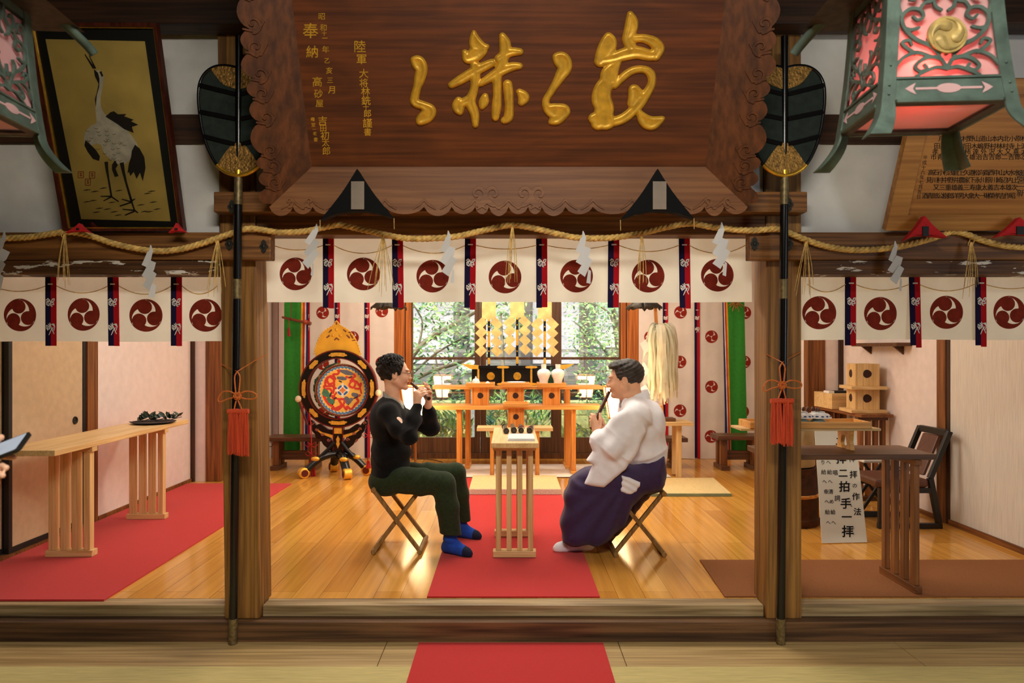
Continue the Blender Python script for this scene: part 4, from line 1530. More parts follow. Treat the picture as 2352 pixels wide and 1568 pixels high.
for t, lst in (('陸軍大将林銑十郎謹書', [(775, 310, 85), (785, 396, 74), (800, 490, 66), (800, 553, 62), (812, 610, 62), (815, 670, 64), (815, 714, 44), (825, 756, 56), (825, 820, 66), (826, 880, 54)]),
               ('昭和十一年乙亥三月', [(520, 110, 50), (530, 185, 50), (536, 222, 36), (540, 254, 40), (546, 330, 50), (556, 405, 40), (570, 470, 48), (575, 535, 44), (585, 600, 56)]),
               ('奉納高砂屋吉田初太郎', [(445, 205, 108), (455, 345, 86), (490, 545, 70), (497, 625, 62), (505, 690, 54), (525, 806, 66), (530, 856, 50), (540, 906, 62), (546, 952, 52), (551, 1006, 58)]),
               ('権堂一老書', [(460, 795, 30), (464, 832, 30), (470, 862, 26), (474, 890, 28), (480, 930, 30)])):
    g = MB()
    for ch, (u, v, s) in zip(t, lst):
        u, v, s = 560 + u * KZ_, v * KZ_, s * KZ_
        vs, fs = glyph(ch)
        for (du, dv) in ((0, 0), (0.016, 0), (0, 0.016)):
            g.add([tpx(u + (x + du) * s, v - (y + dv) * s, 0.0012 + du * 0.01) for x, y in vs], fs)
    part('gold_inscription', g, MT['gold_letter'], tb, label='column of small gold lettering', fix=False)


# triangular pads under the leaning boards
def pad(name, label, apex, bl, br, nl, nr, nt, Y, mt, inner, group, depth=0.05, thread=False):
    P = lambda x, y: (kX(x, Y), kZ(y, Y))
    my = (bl[1] + br[1]) / 2
    hh_ = my - apex[1]
    lft = smooth_path([apex, (apex[0] * 0.55 + bl[0] * 0.45 + 2, apex[1] * 0.52 + bl[1] * 0.48), bl], 4)
    rgt = smooth_path([br, (apex[0] * 0.55 + br[0] * 0.45 - 2, apex[1] * 0.52 + br[1] * 0.48), apex], 4)
    pl = lft + [(bl[0] * 0.5 + nl * 0.5, my - hh_ * .11), (nl, my - hh_ * .16), (nr, my - hh_ * .16), (br[0] * 0.5 + nr * 0.5, my - hh_ * .11)] + rgt[:-1]
    m = MB().prism([P(*p) for p in pl], lambda u, v, w: (u, Y + w, v), 0, depth)
    c = W((bl[0] + br[0]) / 2, my, Y + depth / 2)
    root = thing(name, label, 'pad', c, group)
    part('cushion', m, mt, root, bevel=0.008)
    part('bracket', MB().box((kX(nl, Y), Y - 0.006, kZ(my - (22 if hh_ > 80 else 6), Y)), (kX(nr, Y), Y - 0.0005, kZ(nt, Y))), inner, root)
    if thread:
        for q in (bl, br):
            a = W(q[0], q[1], Y + 0.004)
            part('thread', MB().tube([a, a + Vector((0.001, 0, -0.05))], 0.0016, 5), MT['straw'], root)
    return root


pad('tablet_cushion', 'black triangular cushion under the big tablet, left one', (820, 387), (735, 505), (905, 501), 807, 837, 417, 3.235, MT['black_pad'], MT['grey_metal'], 'black cushions under the tablet', 0.05, True)
pad('tablet_cushion', 'black triangular cushion under the big tablet, right one', (1511, 387), (1425, 505), (1594, 501), 1499, 1530, 417, 3.235, MT['black_pad'], MT['grey_metal'], 'black cushions under the tablet', 0.05, True)
pad('picture_cushion', 'red triangular cushion below the wooden name board, left one', (2125, 495), (2077, 552), (2177, 545), 2118, 2132, 520, 3.375, MT['red_pad'], MT['black_matte'], 'red cushions under the pictures', 0.04)
pad('picture_cushion', 'red triangular cushion at the right edge below the name board', (2344, 498), (2288, 545), (2402, 545), 2334, 2350, 520, 3.375, MT['red_pad'], MT['black_matte'], 'red cushions under the pictures', 0.04)
pad('picture_cushion', 'red triangular cushion under the left corner of the crane picture', (181, 512), (148, 534), (206, 534), 176, 182, 524, 3.40, MT['red_pad'], MT['black_matte'], 'red cushions under the pictures', 0.03)
pad('picture_cushion', 'red triangular cushion under the right corner of the crane picture', (404, 511), (386, 534), (428, 534), 402, 408, 524, 3.40, MT['red_pad'], MT['black_matte'], 'red cushions under the pictures', 0.03)

# crane picture, leaning forward on the beam
PA = math.radians(13)
PP = Vector((0, 3.475, 1.912))
PN = Vector((0, -math.cos(PA), -math.sin(PA)))
cp = thing('framed_picture', 'tall framed painting of a crane on gold ground leaning above the left bay', 'picture', ONP(287, 530, PP, PN))


def pic(px, py, w):
    return ONP(px, py, PP, PN) + PN * w


OUT = [(66, 54), (362, 54), (425, 530), (150, 530)]
INN = [(78, 62), (356, 64), (415, 524), (161, 524)]
IMG = [(105, 90), (333, 95), (392, 508), (187, 503)]
m = MB()
for i in range(4):
    j = (i + 1) % 4
    m.prism([OUT[i], OUT[j], INN[j], INN[i]], pic, -0.02, 0.018)
part('picture_frame', m, wood('dark_red_frame_wood', (52, 20, 12), (84, 36, 20), 'Z', 1, 0.35), cp, label='dark red wooden frame')
m = MB()
IN2 = [(81, 64.5), (354, 66.5), (412, 521.5), (164, 521.5)]
for i in range(4):
    j = (i + 1) % 4
    m.prism([INN[i], INN[j], IN2[j], IN2[i]], pic, -0.01, 0.012)
part('gold_fillet', m, MT['gold'], cp, label='thin gold inner edge')
part('mount', MB().prism(IN2, pic, -0.015, 0.0), mat('black_green_mount', (26, 28, 22), 0.6), cp, label='blackish mount')
img = part('painting', MB().prism(IMG, pic, 0.0005, 0.002), mat('gold_silk', (226, 194, 104), 0.6, var=0.1, ns=5), cp, label='golden silk ground with crane')
z = 660 / 1848.0
Z = lambda L_: [(x * z, y * z) for x, y in L_]


def paint(nm, polys, mt, w, lab):
    m = MB()
    for pl in polys:
        m.prism(Z(pl), pic, w - 0.0004, w)
    part(nm, m, mt, img, label=lab)


def ink(nm, strokes, mt, w, lab):
    m = MB()
    for s in strokes:
        s = Z([(p[0], p[1]) for p in s]), [p[2] * z for p in s]
        for (p, q), (r0, r1) in zip(zip(s[0][:-1], s[0][1:]), zip(s[1][:-1], s[1][1:])):
            d = Vector((q[0] - p[0], q[1] - p[1]))
            if d.length < 1e-6:
                continue
            n = Vector((-d.y, d.x)).normalized()
            m.add([pic(p[0] + n.x * r0, p[1] + n.y * r0, w), pic(q[0] + n.x * r1, q[1] + n.y * r1, w), pic(q[0] - n.x * r1, q[1] - n.y * r1, w), pic(p[0] - n.x * r0, p[1] - n.y * r0, w)], [(0, 1, 2, 3)])
    part(nm, m, mt, img, label=lab, fix=False)


mink = mat('brown_black_ink', (44, 36, 26), 0.8)
mwhite = mat('crane_white', (232, 222, 196), 0.8, var=0.08, ns=30)
paint('crane_body', [smooth_path(pl, 3, True) for pl in ([(622, 455), (650, 458), (668, 490), (662, 560), (650, 620), (652, 690), (690, 750), (760, 800), (830, 850), (880, 920), (892, 970), (850, 1010), (800, 1058), (750, 1048), (690, 1005), (660, 960), (650, 930), (600, 930), (562, 965), (543, 900), (552, 850), (590, 805), (622, 790), (615, 700), (620, 640), (634, 580), (640, 540), (618, 490)],)], mwhite, 0.0026, 'white and grey crane body')
paint('crane_feathers', [[(680, 750), (712, 722), (735, 715), (760, 735), (815, 733), (800, 748), (862, 770), (845, 780), (892, 803), (850, 815), (862, 855), (800, 830), (760, 800)],
                         [(850, 970), (870, 930), (900, 955), (930, 1010), (938, 1080), (920, 1165), (902, 1110), (880, 1150), (862, 1105), (840, 1132), (832, 1105), (822, 1115), (830, 1055), (845, 1010)],
                         [(742, 1030), (760, 1062), (745, 1085), (765, 1132), (740, 1138), (722, 1090), (722, 1060)],
                         [(606, 445), (632, 468), (642, 505), (640, 560), (625, 610), (618, 690), (612, 640), (626, 590), (636, 540), (612, 490)],
                         [(552, 900), (585, 930), (620, 965), (645, 1005), (640, 1035), (600, 1022), (565, 975), (545, 935)]], mink, 0.0032, 'dark neck, wing and tail feathers')
ink('crane_legs', [[(548, 350, 3), (606, 440, 8)], [(575, 355, 2), (616, 442, 6)], [(648, 460, 7), (662, 492, 6)], [(685, 1040, 12), (690, 1090, 9), (700, 1150, 6), (720, 1268, 6)], [(718, 1262, 5), (650, 1262, 3)], [(718, 1265, 5), (668, 1292, 3)], [(720, 1265, 5), (765, 1296, 4)],
                   [(785, 1045, 14), (795, 1100, 10), (812, 1170, 7), (850, 1300, 7)], [(848, 1298, 5), (785, 1280, 3)], [(848, 1300, 5), (772, 1325, 4)], [(850, 1290, 5), (872, 1278, 3)], [(840, 1270, 6), (870, 1360, 5)], [(868, 1352, 5), (790, 1345, 3)], [(866, 1358, 5), (805, 1384, 4)], [(868, 1352, 5), (890, 1368, 4)]], mink, 0.0034, 'thin dark legs and beak')
rnd = random.Random(9)
fs_ = []
for _ in range(60):
    x, y = rnd.uniform(560, 860), rnd.uniform(820, 1040)
    if abs((x - 700) * 0.75 - (y - 920)) < 95:
        fs_.append([(x - 12, y, 1.6), (x, y + 9, 1.6), (x + 13, y + 2, 1.6)])
ink('feather_lines', fs_, mat('grey_ink', (140, 122, 92), 0.8), 0.003, 'fine feather outlines')
gs = []
for x, y in ((560, 1222), (610, 1232), (665, 1210), (765, 1226), (975, 1230), (950, 1244), (560, 1298), (600, 1290), (640, 1340), (720, 1302), (690, 1345), (905, 1318), (960, 1362), (1010, 1345), (735, 1362), (985, 1300), (620, 1365), (760, 1384), (930, 1360)):
    gs.append([(x - 22, y + 3, 1), (x, y - 1, 3.5), (x + 26, y - 4, 1)])
ink('ground_strokes', gs, mink, 0.003, 'short ink strokes for ground')
sl = []
for (x, y) in ((522, 1123), (595, 1125), (567, 1171)):
    for a, b, c, d in ((-17, -20, 17, -20), (17, -20, 17, 20), (17, 20, -17, 20), (-17, 20, -17, -20), (-8, -8, 8, -8), (-8, 6, 9, 4), (0, -12, 1, 12)):
        sl.append([(x + a, y + b, 2.2), (x + c, y + d, 2.2)])
ink('seals', sl, mat('seal_red', (168, 62, 34), 0.8), 0.003, 'three small red square seals')
part('picture_glass', MB().prism(IN2, pic, 0.008, 0.0095), thin_glass('picture_glass', (248, 248, 248), 0.03, 0.03), cp, label='glass over the painting')

# wooden name board above the right bay
QA = math.radians(27)
QP = Vector((0, 3.475, 1.912))
QN = Vector((0, -math.cos(QA), -math.sin(QA)))


def nbp(px, py, w):
    return ONP(px, py, QP, QN) + QN * w


nbd = thing('name_board', 'leaning honey-brown wooden board with rows of black brush names above the right bay', 'sign', ONP(2200, 527, QP, QN))
OUT = [(2108, 180), (2560, 180), (2560, 527), (2030, 527)]
INN = [(2142, 215), (2520, 215), (2500, 489), (2081, 491)]
mfr = wood('honey_board_frame', (150, 98, 42), (190, 134, 66), 'X', 0.8, 0.5)
m = MB()
for i in range(4):
    j = (i + 1) % 4
    m.prism([OUT[i], OUT[j], INN[j], INN[i]], nbp, -0.02, 0.02)
part('board_frame', m, mfr, nbd)
part('board', MB().prism(INN, nbp, -0.02, 0.0), wood('honey_board', (150, 94, 36), (190, 130, 60), 'X', 0.6, 0.5), nbd)
rows = [(318, 2162, 2352, '戸西大北村野山道山本内北小原林'), (335, 2152, 2352, '田高嶋山村田木嶋野村林村寺上沢'), (348, 2148, 2352, '孝正中吉柿達外沢大又喜太'), (360, 2144, 2352, '市青一庄吉之雄治吉吉郎二吉郎次'),
        (396, 2138, 2335, '高石小杉浅倉上久道松向斎西中山大水水'), (413, 2134, 2332, '見川村中野井農家下永川原川崎辺内上'), (430, 2150, 2330, '又三重雄義三寿康太義吉本雄次'), (449, 2124, 2325, '酒青郎公樹郎洋男大衆大一琳榮孝吉作昭')]
g = MB()
for y, x0, x1, t in rows:
    for i, ch in enumerate(t):
        vs, fs = glyph(ch)
        x = x0 + (x1 - x0) * i / (len(t) - 1)
        for du in (0, 0.02):
            g.add([nbp(x + (a + du) * 15, y - b * 15, 0.0012) for a, b in vs], fs)
for i, ch in enumerate('平成十六年七月吉日'):
    vs, fs = glyph(ch)
    g.add([nbp(2125 - 1.9 * i + (a) * 11, 362 + 11.2 * i - b * 11, 0.0012) for a, b in vs], fs)
for i, ch in enumerate('奥宮一新'):
    vs, fs = glyph(ch)
    g.add([nbp(2346 + a * 24, 398 + 15 * i - b * 18, 0.0012) for a, b in vs], fs)
part('brush_lettering', g, mat('black_ink', (22, 16, 10), 0.7), nbd, label='black brush lettering', fix=False)

# two bronze hanging lanterns of the hall
MT['lantern_paper'] = cloth('pink_lantern_paper', (240, 206, 206), 0.55, var=0.02)


def scroll_strokes(w, h):
    S = []
    r = 0.034 * w

    def both(p):
        S.append(p)
        S.append([(-q[0], q[1], q[2]) for q in p])
    # heart and lower acanthus, middle s-scrolls, upper scrolls
    both([(0.0, -.86, .030), (.07, -.72, .030), (.15, -.60, .032), (.14, -.48, .03), (.06, -.46, .026), (0, -.54, .026)])
    both([(.0, -.86, .028), (.20, -.82, .030), (.42, -.90, .030), (.6, -1.0, .03)])
    both([(.10, -.66, .030), (.30, -.60, .036), (.50, -.66, .036), (.62, -.80, .03), (.52, -.90, .028), (.40, -.84, .026), (.44, -.76, .022)])
    both([(.30, -.60, .03), (.60, -.50, .034), (.86, -.60, .03), (1.0, -.78, .03)])
    both([(.62, -.52, .03), (.80, -.40, .03), (.90, -.28, .028), (.76, -.24, .026), (.70, -.34, .022)])
    both([(.16, -.54, .034), (.34, -.36, .036), (.62, -.22, .036), (.86, .02, .034), (.92, .26, .032), (.76, .42, .032), (.54, .40, .03), (.46, .26, .028), (.58, .18, .024), (.68, .26, .022)])
    both([(.86, .02, .03), (.72, -.02, .03), (.56, .02, .026)])
    both([(.30, -.38, .03), (.36, -.22, .032), (.30, -.12, .028)])
    both([(.92, .26, .03), (1.0, .5, .03), (.96, .72, .03), (.8, .84, .03), (.62, .76, .028), (.64, .62, .024), (.76, .62, .02)])
    both([(0, 1.0, .03), (.08, .76, .032), (.24, .62, .034), (.42, .66, .032), (.46, .82, .03), (.36, .92, .026), (.28, .84, .022)])
    both([(.24, .62, .03), (.2, .46, .03), (.08, .38, .028)])
    both([(.54, .40, .028), (.44, .54, .028), (.30, .56, .024)])
    S.append([(0, -.54, .03), (0, -.3, .02)])
    return [[(x * w / 2, y * h / 2, r_ * w * 0.56) for x, y, r_ in s] for s in [smooth_path(s, 4) for s in S]]


def lantern(cx, cyy, z0, yaw, label, lampoff, energy):
    R = Matrix.Rotation(yaw, 3, 'Z')
    O = Vector((cx, cyy, z0))
    T = lambda x, y, z_: O + R @ Vector((x, y, z_))
    root = thing('bronze_lantern', label, 'lantern', O, 'hanging bronze lanterns')
    hx, hy, H = 0.165, 0.145, 0.36
    tp = 0.88

    def hw(z_, h):
        t = z_ / H
        return h * (1 + 0.06 * (1 - t) ** 3 - (1 - tp) * t)
    G = MT['bronze_green']
    # posts, each running on into a flared leg
    for sx in (-1, 1):
        for sy in (-1, 1):
            m = MB()
            ring = []
            for k in range(15):
                zz = 0.36 - 0.36 * k / 14
                ring.append((zz, hw(zz, hx), hw(zz, hy)))
            for k in range(1, 9):
                t = k / 8
                zz = -0.10 * t
                ring.append((zz, hw(0, hx) + 0.052 * t ** 1.8, hw(0, hy) + 0.052 * t ** 1.8))
            wdt = 0.034
            vs, fs = [], []
            for zz, ax_, ay_ in ring:
                f = 1.0 + (0.55 * (-zz / 0.10) if zz < 0 else 0)
                wv = wdt * f
                # L-shaped corner strip
                prof = [(ax_, ay_), (ax_ - wv, ay_), (ax_ - wv, ay_ - 0.006), (ax_ - 0.006, ay_ - 0.006), (ax_ - 0.006, ay_ - wv), (ax_, ay_ - wv)]
                vs += [T(sx * p[0], sy * p[1], zz) for p in prof]
            for k in range(len(ring) - 1):
                for j in range(6):
                    fs.append((k * 6 + j, k * 6 + (j + 1) % 6, (k + 1) * 6 + (j + 1) % 6, (k + 1) * 6 + j))
            fs += [tuple(range(6)), tuple((len(ring) - 1) * 6 + j for j in reversed(range(6)))]
            m.add(vs, fs)
            for zz in (0.045, 0.02, 0.10):
                m.ball(T(sx * (hw(zz, hx) - 0.016), sy * (hw(zz, hy) + 0.001), zz), 0.0035, 8, 5)
            part('leg', m, G, root, label='corner post running into a flared foot', smooth=40)
    for (ax, sg) in (('y', -1), ('y', 1), ('x', -1), ('x', 1)):
        h0 = hx if ax == 'y' else hy
        d0 = hy if ax == 'y' else hx

        def face(u, z_, w, ax=ax, sg=sg, h0=h0, d0=d0):
            d = hw(z_, d0) - 0.004 + w
            return T(u, sg * d, z_) if ax == 'y' else T(sg * d, u, z_)
        wi = h0 - 0.03
        # bottom and top rails
        for (za, zb_) in ((0.0, 0.066), (0.335, 0.362)):
            m = MB()
            m.grid(lambda u, v: face((u * 2 - 1) * (hw(za + (zb_ - za) * v, h0) - 0.02), za + (zb_ - za) * v, 0.001), 2, 3)
            m.grid(lambda u, v: face((u * 2 - 1) * (hw(za + (zb_ - za) * v, h0) - 0.02), za + (zb_ - za) * v, -0.006), 2, 3)
            if za == 0.0:
                m.bar(face(-wi, 0.064, 0.002), face(wi, 0.064, 0.002), 0.006, 0.006)
                m.bar(face(-wi, 0.001, 0.0), face(wi, 0.001, 0.0), 0.010, 0.008)
            part('rail', m, G, root, smooth=30)
        mm = MB()
        lens = [(0.027 * math.cos(t) * (1.15), 0.013 * math.sin(t)) for t in [2 * math.pi * k / 20 for k in range(20)]]
        mm.prism([(u, 0.034 + v) for u, v in lens], face, 0.0015, 0.0025)
        for s in (-1, 1):
            mm.prism([(s * 0.02, 0.031), (s * 0.085, 0.031), (s * 0.085, 0.037), (s * 0.02, 0.037)], face, 0.0015, 0.0025)
            mm.prism([(s * 0.084, 0.018), (s * 0.1, 0.026), (s * 0.112, 0.034), (s * 0.1, 0.042), (s * 0.084, 0.05), (s * 0.092, 0.034)], face, 0.0015, 0.0025)
        part('rail_cutout', mm, MT['lantern_paper'], root, label='pale pink arrow-shaped inset in the rail')
        c = 0.2
        S = scroll_strokes(2 * (h0 - 0.032), 0.262)
        wv = h0 - 0.03
        cont = stroke_contour(S, -wv, wv, -0.134, 0.134, 150 if (ax, sg) in (('y', -1), ('x', -1), ('x', 1)) else 60)
        part('openwork_panel', MB().relief(cont, lambda u, v, w: face(u * (hw(c + v, h0) - 0.026) / (h0 - 0.026), c + v, w), -0.006, 0.002), G, root, label='pierced scrollwork panel', smooth=50)
        pp_ = MB().grid(lambda u, v: face((u * 2 - 1) * (hw(0.066 + 0.27 * v, h0) - 0.02), 0.066 + 0.27 * v, -0.014), 4, 6)
        part('paper_pane', pp_, MT['lantern_paper'], root, label='glowing pink paper pane', smooth=180)
        if ax == 'y':
            em = MB()
            Re = 0.05
            em.relief(contour(*(lambda xs: (1 - np.hypot(*np.meshgrid(xs, xs)), xs, xs))(np.linspace(-1.05, 1.05, 40))), lambda u, v, w: face(u * Re, c - 0.022 + v * Re, w), 0.0, 0.010)
            ep = part('emblem', em, MT['gold_dull'], root, label='dull gold round three-comma emblem', smooth=40)
            va = TOMOE_S
            e2 = MB()
            hd = []
            for th in (98, 218, 338):
                hd.append(smooth_path([(0.5 * math.cos(math.radians(th)), 0.5 * math.sin(math.radians(th)), .33), (0.74 * math.cos(math.radians(th + 40)), 0.74 * math.sin(math.radians(th + 40)), .22), (0.86 * math.cos(math.radians(th + 80)), 0.86 * math.sin(math.radians(th + 80)), .09), (0.93 * math.cos(math.radians(th + 115)), 0.93 * math.sin(math.radians(th + 115)), .03)], 4))
            ct = stroke_contour(hd, -1, 1, -1, 1, 56)
            arr = np.array(ct[0])
            fv = strokes_field(hd, arr[:, 0], arr[:, 1])
            hh = {p: 0.010 + 0.008 * math.sqrt(max(0, min(1, f / 0.3))) for p, f in zip(ct[0], fv)}
            e2.relief(ct, lambda u, v, w: face(u * Re * 0.93, c - 0.022 + v * Re * 0.93, hh.get((u, v), 0.01) if w > 0 else 0.0095), 0, 1)
            part('emblem_commas', e2, MT['gold_dull'], ep, smooth=60)
    # floor tray with paper, roof with corner hooks, hanging rod
    bt = MB()
    for s in (-1, 1):
        bt.box((-hx * 1.05, s * hy * 0.80, -0.002), (hx * 1.05, s * hy * 1.04, 0.005))
        bt.box((s * hx * 0.84, -hy * 0.8, -0.002), (s * hx * 1.05, hy * 0.8, 0.005))
    bt.v = [tuple(T(*p)) for p in bt.v]
    part('base_frame', bt, MT['bronze_dark'], root)
    bt = MB().box((-hx * 0.84, -hy * 0.8, 0.008), (hx * 0.84, hy * 0.8, 0.010))
    bt.v = [tuple(T(*p)) for p in bt.v]
    part('base_paper', bt, MT['lantern_paper'], root, label='glowing pink paper underneath')
    rf = MB()
    N = 24
    ringv = []
    for k in range(7):
        t = k / 6
        ax_, ay_ = (hx + 0.085) * (1 - t) + 0.03 * t, (hy + 0.085) * (1 - t) + 0.03 * t
        zz = H + 0.012 + 0.20 * t ** 1.6
        for (sx, sy) in ((-1, -1), (1, -1), (1, 1), (-1, 1)):
            ringv.append((sx * ax_, sy * ay_, zz - (0.012 * (1 - t) ** 4)))
    fs = []
    for k in range(6):
        for j in range(4):
            fs.append((k * 4 + j, k * 4 + (j + 1) % 4, k * 4 + 4 + (j + 1) % 4, k * 4 + 4 + j))
    fs += [(3, 2, 1, 0), (24, 25, 26, 27)]
    rf.add([T(*p) for p in ringv], fs)
    part('roof', rf, MT['bronze_dark'], root)
    for sx in (-1, 1):
        for sy in (-1, 1):
            pts = [(sx * 0.04, sy * 0.04, H + 0.21), (sx * 0.12, sy * 0.11, H + 0.085), (sx * (hx + 0.03), sy * (hy + 0.03), H + 0.02), (sx * (hx + 0.085), sy * (hy + 0.085), H - 0.035), (sx * (hx + 0.105), sy * (hy + 0.105), H - 0.062)]
            part('roof_hook', MB().tube([T(*p) for p in smooth_path(pts, 4)], 0.021, 8, flat=0.6), G, root, label='drooping corner ridge of the roof', smooth=50)
    part('hanging_rod', MB().tube([T(0, 0, H + 0.2), T(0, 0, 3.298 - z0)], 0.01, 10), MT['bronze_dark'], root, smooth=50)
    b = MB().ball(T(*lampoff), 0.022, 12, 8)
    part('bulb', b, glow('lantern_bulb_%d' % int(energy * 100), (255, 70, 60), 60.0 if energy > .2 else 3.0), root, label='small red glowing bulb', smooth=180)
    d = lamp('lantern_light', 'POINT', T(0, 0.02, 0.12), energy, (1.0, 0.50, 0.46), 0.05)


lantern(1.176, 1.995, 1.983, math.radians(-4), 'bronze hanging lantern with pink openwork panes at the top right', (-0.05, -0.09, 0.11), 0.27)
lantern(-1.60, 1.995, 1.983, math.radians(4), 'bronze hanging lantern cut off by the left edge at the top', (0.02, 0.0, 0.12), 0.12)

# ================================================================== FURNITURE OF THE BRIGHT ROOM
def slat_table(name, label, x0, x1, y0, y1, zt, th, legs, wx, wy, wz, along='Y', rot=0.0, n=4, sw=0.032, sd=0.05, foot=(0.0, 0.0), z0=0.011, cat='table'):
    """narrow table; each support = foot bar, slats, cleat.  along: direction of the long side; legs: positions on it"""
    c = Vector(((x0 + x1) / 2, (y0 + y1) / 2, 0))
    R = Matrix.Rotation(rot, 3, 'Z')
    root = thing(name, label, cat, (c.x, c.y, z0))

    def put(mb):
        mb.v = [tuple(R @ (Vector(p) - c) + c) for p in mb.v]
        return mb
    part('tabletop', put(MB().box((x0, y0, zt - th), (x1, y1, zt))), wx if along == 'X' else wy, root, bevel=0.003)
    for L_ in legs:
        if along == 'Y':
            a, b = x0 + foot[0], x1 - foot[1]
            fb = MB().box((a, L_ - sd * 0.65, z0), (b, L_ + sd * 0.65, z0 + 0.04))
            cl = MB().box((a, L_ - sd * 0.6, zt - th - 0.03), (b, L_ + sd * 0.6, zt - th - 0.0005))
        else:
            a, b = y0 + foot[0], y1 - foot[1]
            fb = MB().box((L_ - sd * 0.65, a, z0), (L_ + sd * 0.65, b, z0 + 0.04))
            cl = MB().box((L_ - sd * 0.6, a, zt - th - 0.03), (L_ + sd * 0.6, b, zt - th - 0.0005))
        part('foot_bar', put(fb), wx if along == 'Y' else wy, root, bevel=0.003)
        part('cleat', put(cl), wx if along == 'Y' else wy, root, bevel=0.002)
        for k in range(n):
            q = a + 0.018 + sw / 2 + (b - a - 0.036 - sw) * k / (n - 1)
            s = MB()
            if along == 'Y':
                s.box((q - sw / 2, L_ - sd / 2, z0 + 0.0405), (q + sw / 2, L_ + sd / 2, zt - th - 0.0305))
            else:
                s.box((L_ - sd / 2, q - sw / 2, z0 + 0.0405), (L_ + sd / 2, q + sw / 2, zt - th - 0.0305))
            part('leg_slat', put(s), wz, root, bevel=0.002)
    return root


HX, HY, HZ = MT['hinoki_x'], MT['hinoki_y'], MT['hinoki_z']
slat_table('offering_table', 'narrow pale slatted table between the two seated men on the red carpet', -0.112, 0.180, 4.28, 5.12, 0.745, 0.032, (4.415, 4.90), HX, HY, HZ, foot=(0.008, 0.012))
slat_table('offering_table', 'long pale slatted table on the red carpet along the left wall', -3.01, -2.645, 4.02, 5.78, 0.737, 0.034, (4.425, 5.395), HX, HY, HZ, rot=math.radians(1.2), foot=(0.07, 0.0), sw=0.04)
slat_table('offering_table', 'dark brown slatted table in front of the sign at the right', 1.40, 2.297, 3.745, 4.10, 0.757, 0.03, (1.50, 2.195), MT['walnut_x'], MT['rail'], MT['walnut_z'], along='X', foot=(-0.01, 0.0), sd=0.03, sw=0.04, z0=0.009)
slat_table('offering_table', 'dark brown table against the right wall under the wooden offering stands', 3.02, 3.30, 5.98, 6.90, 0.76, 0.028, (6.08, 6.78), MT['walnut_x'], MT['rail'], MT['walnut_z'], foot=(0.01, 0.01), z0=0.0005)

# ---- on the middle table
for i, (px, py, yy, r, ln, lb) in enumerate(((1163, 993, 4.73, 0.020, 0.30, 'dark flute lying on the pale table, leftmost of four by the paper'), (1180.5, 989, 4.76, 0.021, 0.32, 'dark flute lying on the pale table, second from the left of four'),
                                             (1197, 988, 4.77, 0.019, 0.30, 'dark flute lying on the pale table, third from the left of four'), (1216, 989, 4.75, 0.0195, 0.26, 'dark flute with purple cord at the right end of the pale table'),
                                             (1158, 971, 5.02, 0.018, 0.08, 'short dark flute piece at the far left corner of the pale table'))):
    X = kX(px, yy)
    sk = (-0.05, -0.03, 0.0, 0.10, 0.02)[i]
    a, b = Vector((X, yy, 0.7455 + r)), Vector((X + sk * ln, yy + ln, 0.7455 + r * 0.92))
    root = thing('bamboo_flute', lb, 'flute', (X, yy, 0.7455), 'dark flutes lying on the pale table')
    d = b - a
    t = MB().tube([a, a + d * .05, a + d * .12, a + d * .4, b], [r, r, r * .9, r * .8, r * .72], 18)
    part('flute_body', t, MT['black'], root, smooth=50)
    part('bore', MB().tube([a - d.normalized() * 0.0015, a - d.normalized() * 0.0005], r * 0.55, 14), mat('flute_bore', (60, 52, 48), 0.5), root, label='pale open bore')
    if i in (2, 3):
        c = a + d * 0.25
        part('cord', MB().tube([c + Vector((0.022 * math.cos(t_), 0.03 * math.sin(t_ * 2) + 0.01, 0.004 + 0.018 * abs(math.sin(t_)))) for t_ in [math.pi * k / 10 for k in range(11)]], 0.003, 6), mat('purple_cord', (84, 32, 70), 0.8), root, smooth=60)
m = MB()
for k in range(4):
    m.box((kX(1166, 4.37) + 0.002 * k, 4.37 + 0.003 * k, 0.7455 + 0.0035 * k), (kX(1229, 4.37) - 0.002 * (k % 2), 4.64, 0.7485 + 0.0035 * k))
solo('paper_stack', 'small stack of white paper sheets at the near end of the pale table', 'paper', m, MT['paper'])

# ---- tray of evergreen leaves on the left table
root = thing('leaf_tray', 'dark tray of green leaves at the far end of the long left table', 'tray', (-2.80, 5.48, 0.738))
m = MB().lathe([(0.0, 0.0), (0.13, 0.0), (0.165, 0.014), (0.16, 0.016), (0.128, 0.004), (0.0, 0.004)], (-2.80, 5.48, 0.738), 28)
part('tray', m, MT['black_matte'], root, smooth=40)


def leaf(mb, c, d, up, ln, wd, mi=None):
    d = Vector(d).normalized()
    s = d.cross(Vector(up)).normalized()
    n = s.cross(d)
    c = Vector(c)
    P = [c, c + d * ln * .3 + s * wd * .45 + n * wd * .12, c + d * ln * .65 + s * wd * .4 + n * wd * .1, c + d * ln, c + d * ln * .65 - s * wd * .4 + n * wd * .1, c + d * ln * .3 - s * wd * .45 + n * wd * .12, c + d * ln * .5]
    mb.add(P, [(0, 1, 6), (1, 2, 6), (2, 3, 6), (3, 4, 6), (4, 5, 6), (5, 0, 6)], mi)


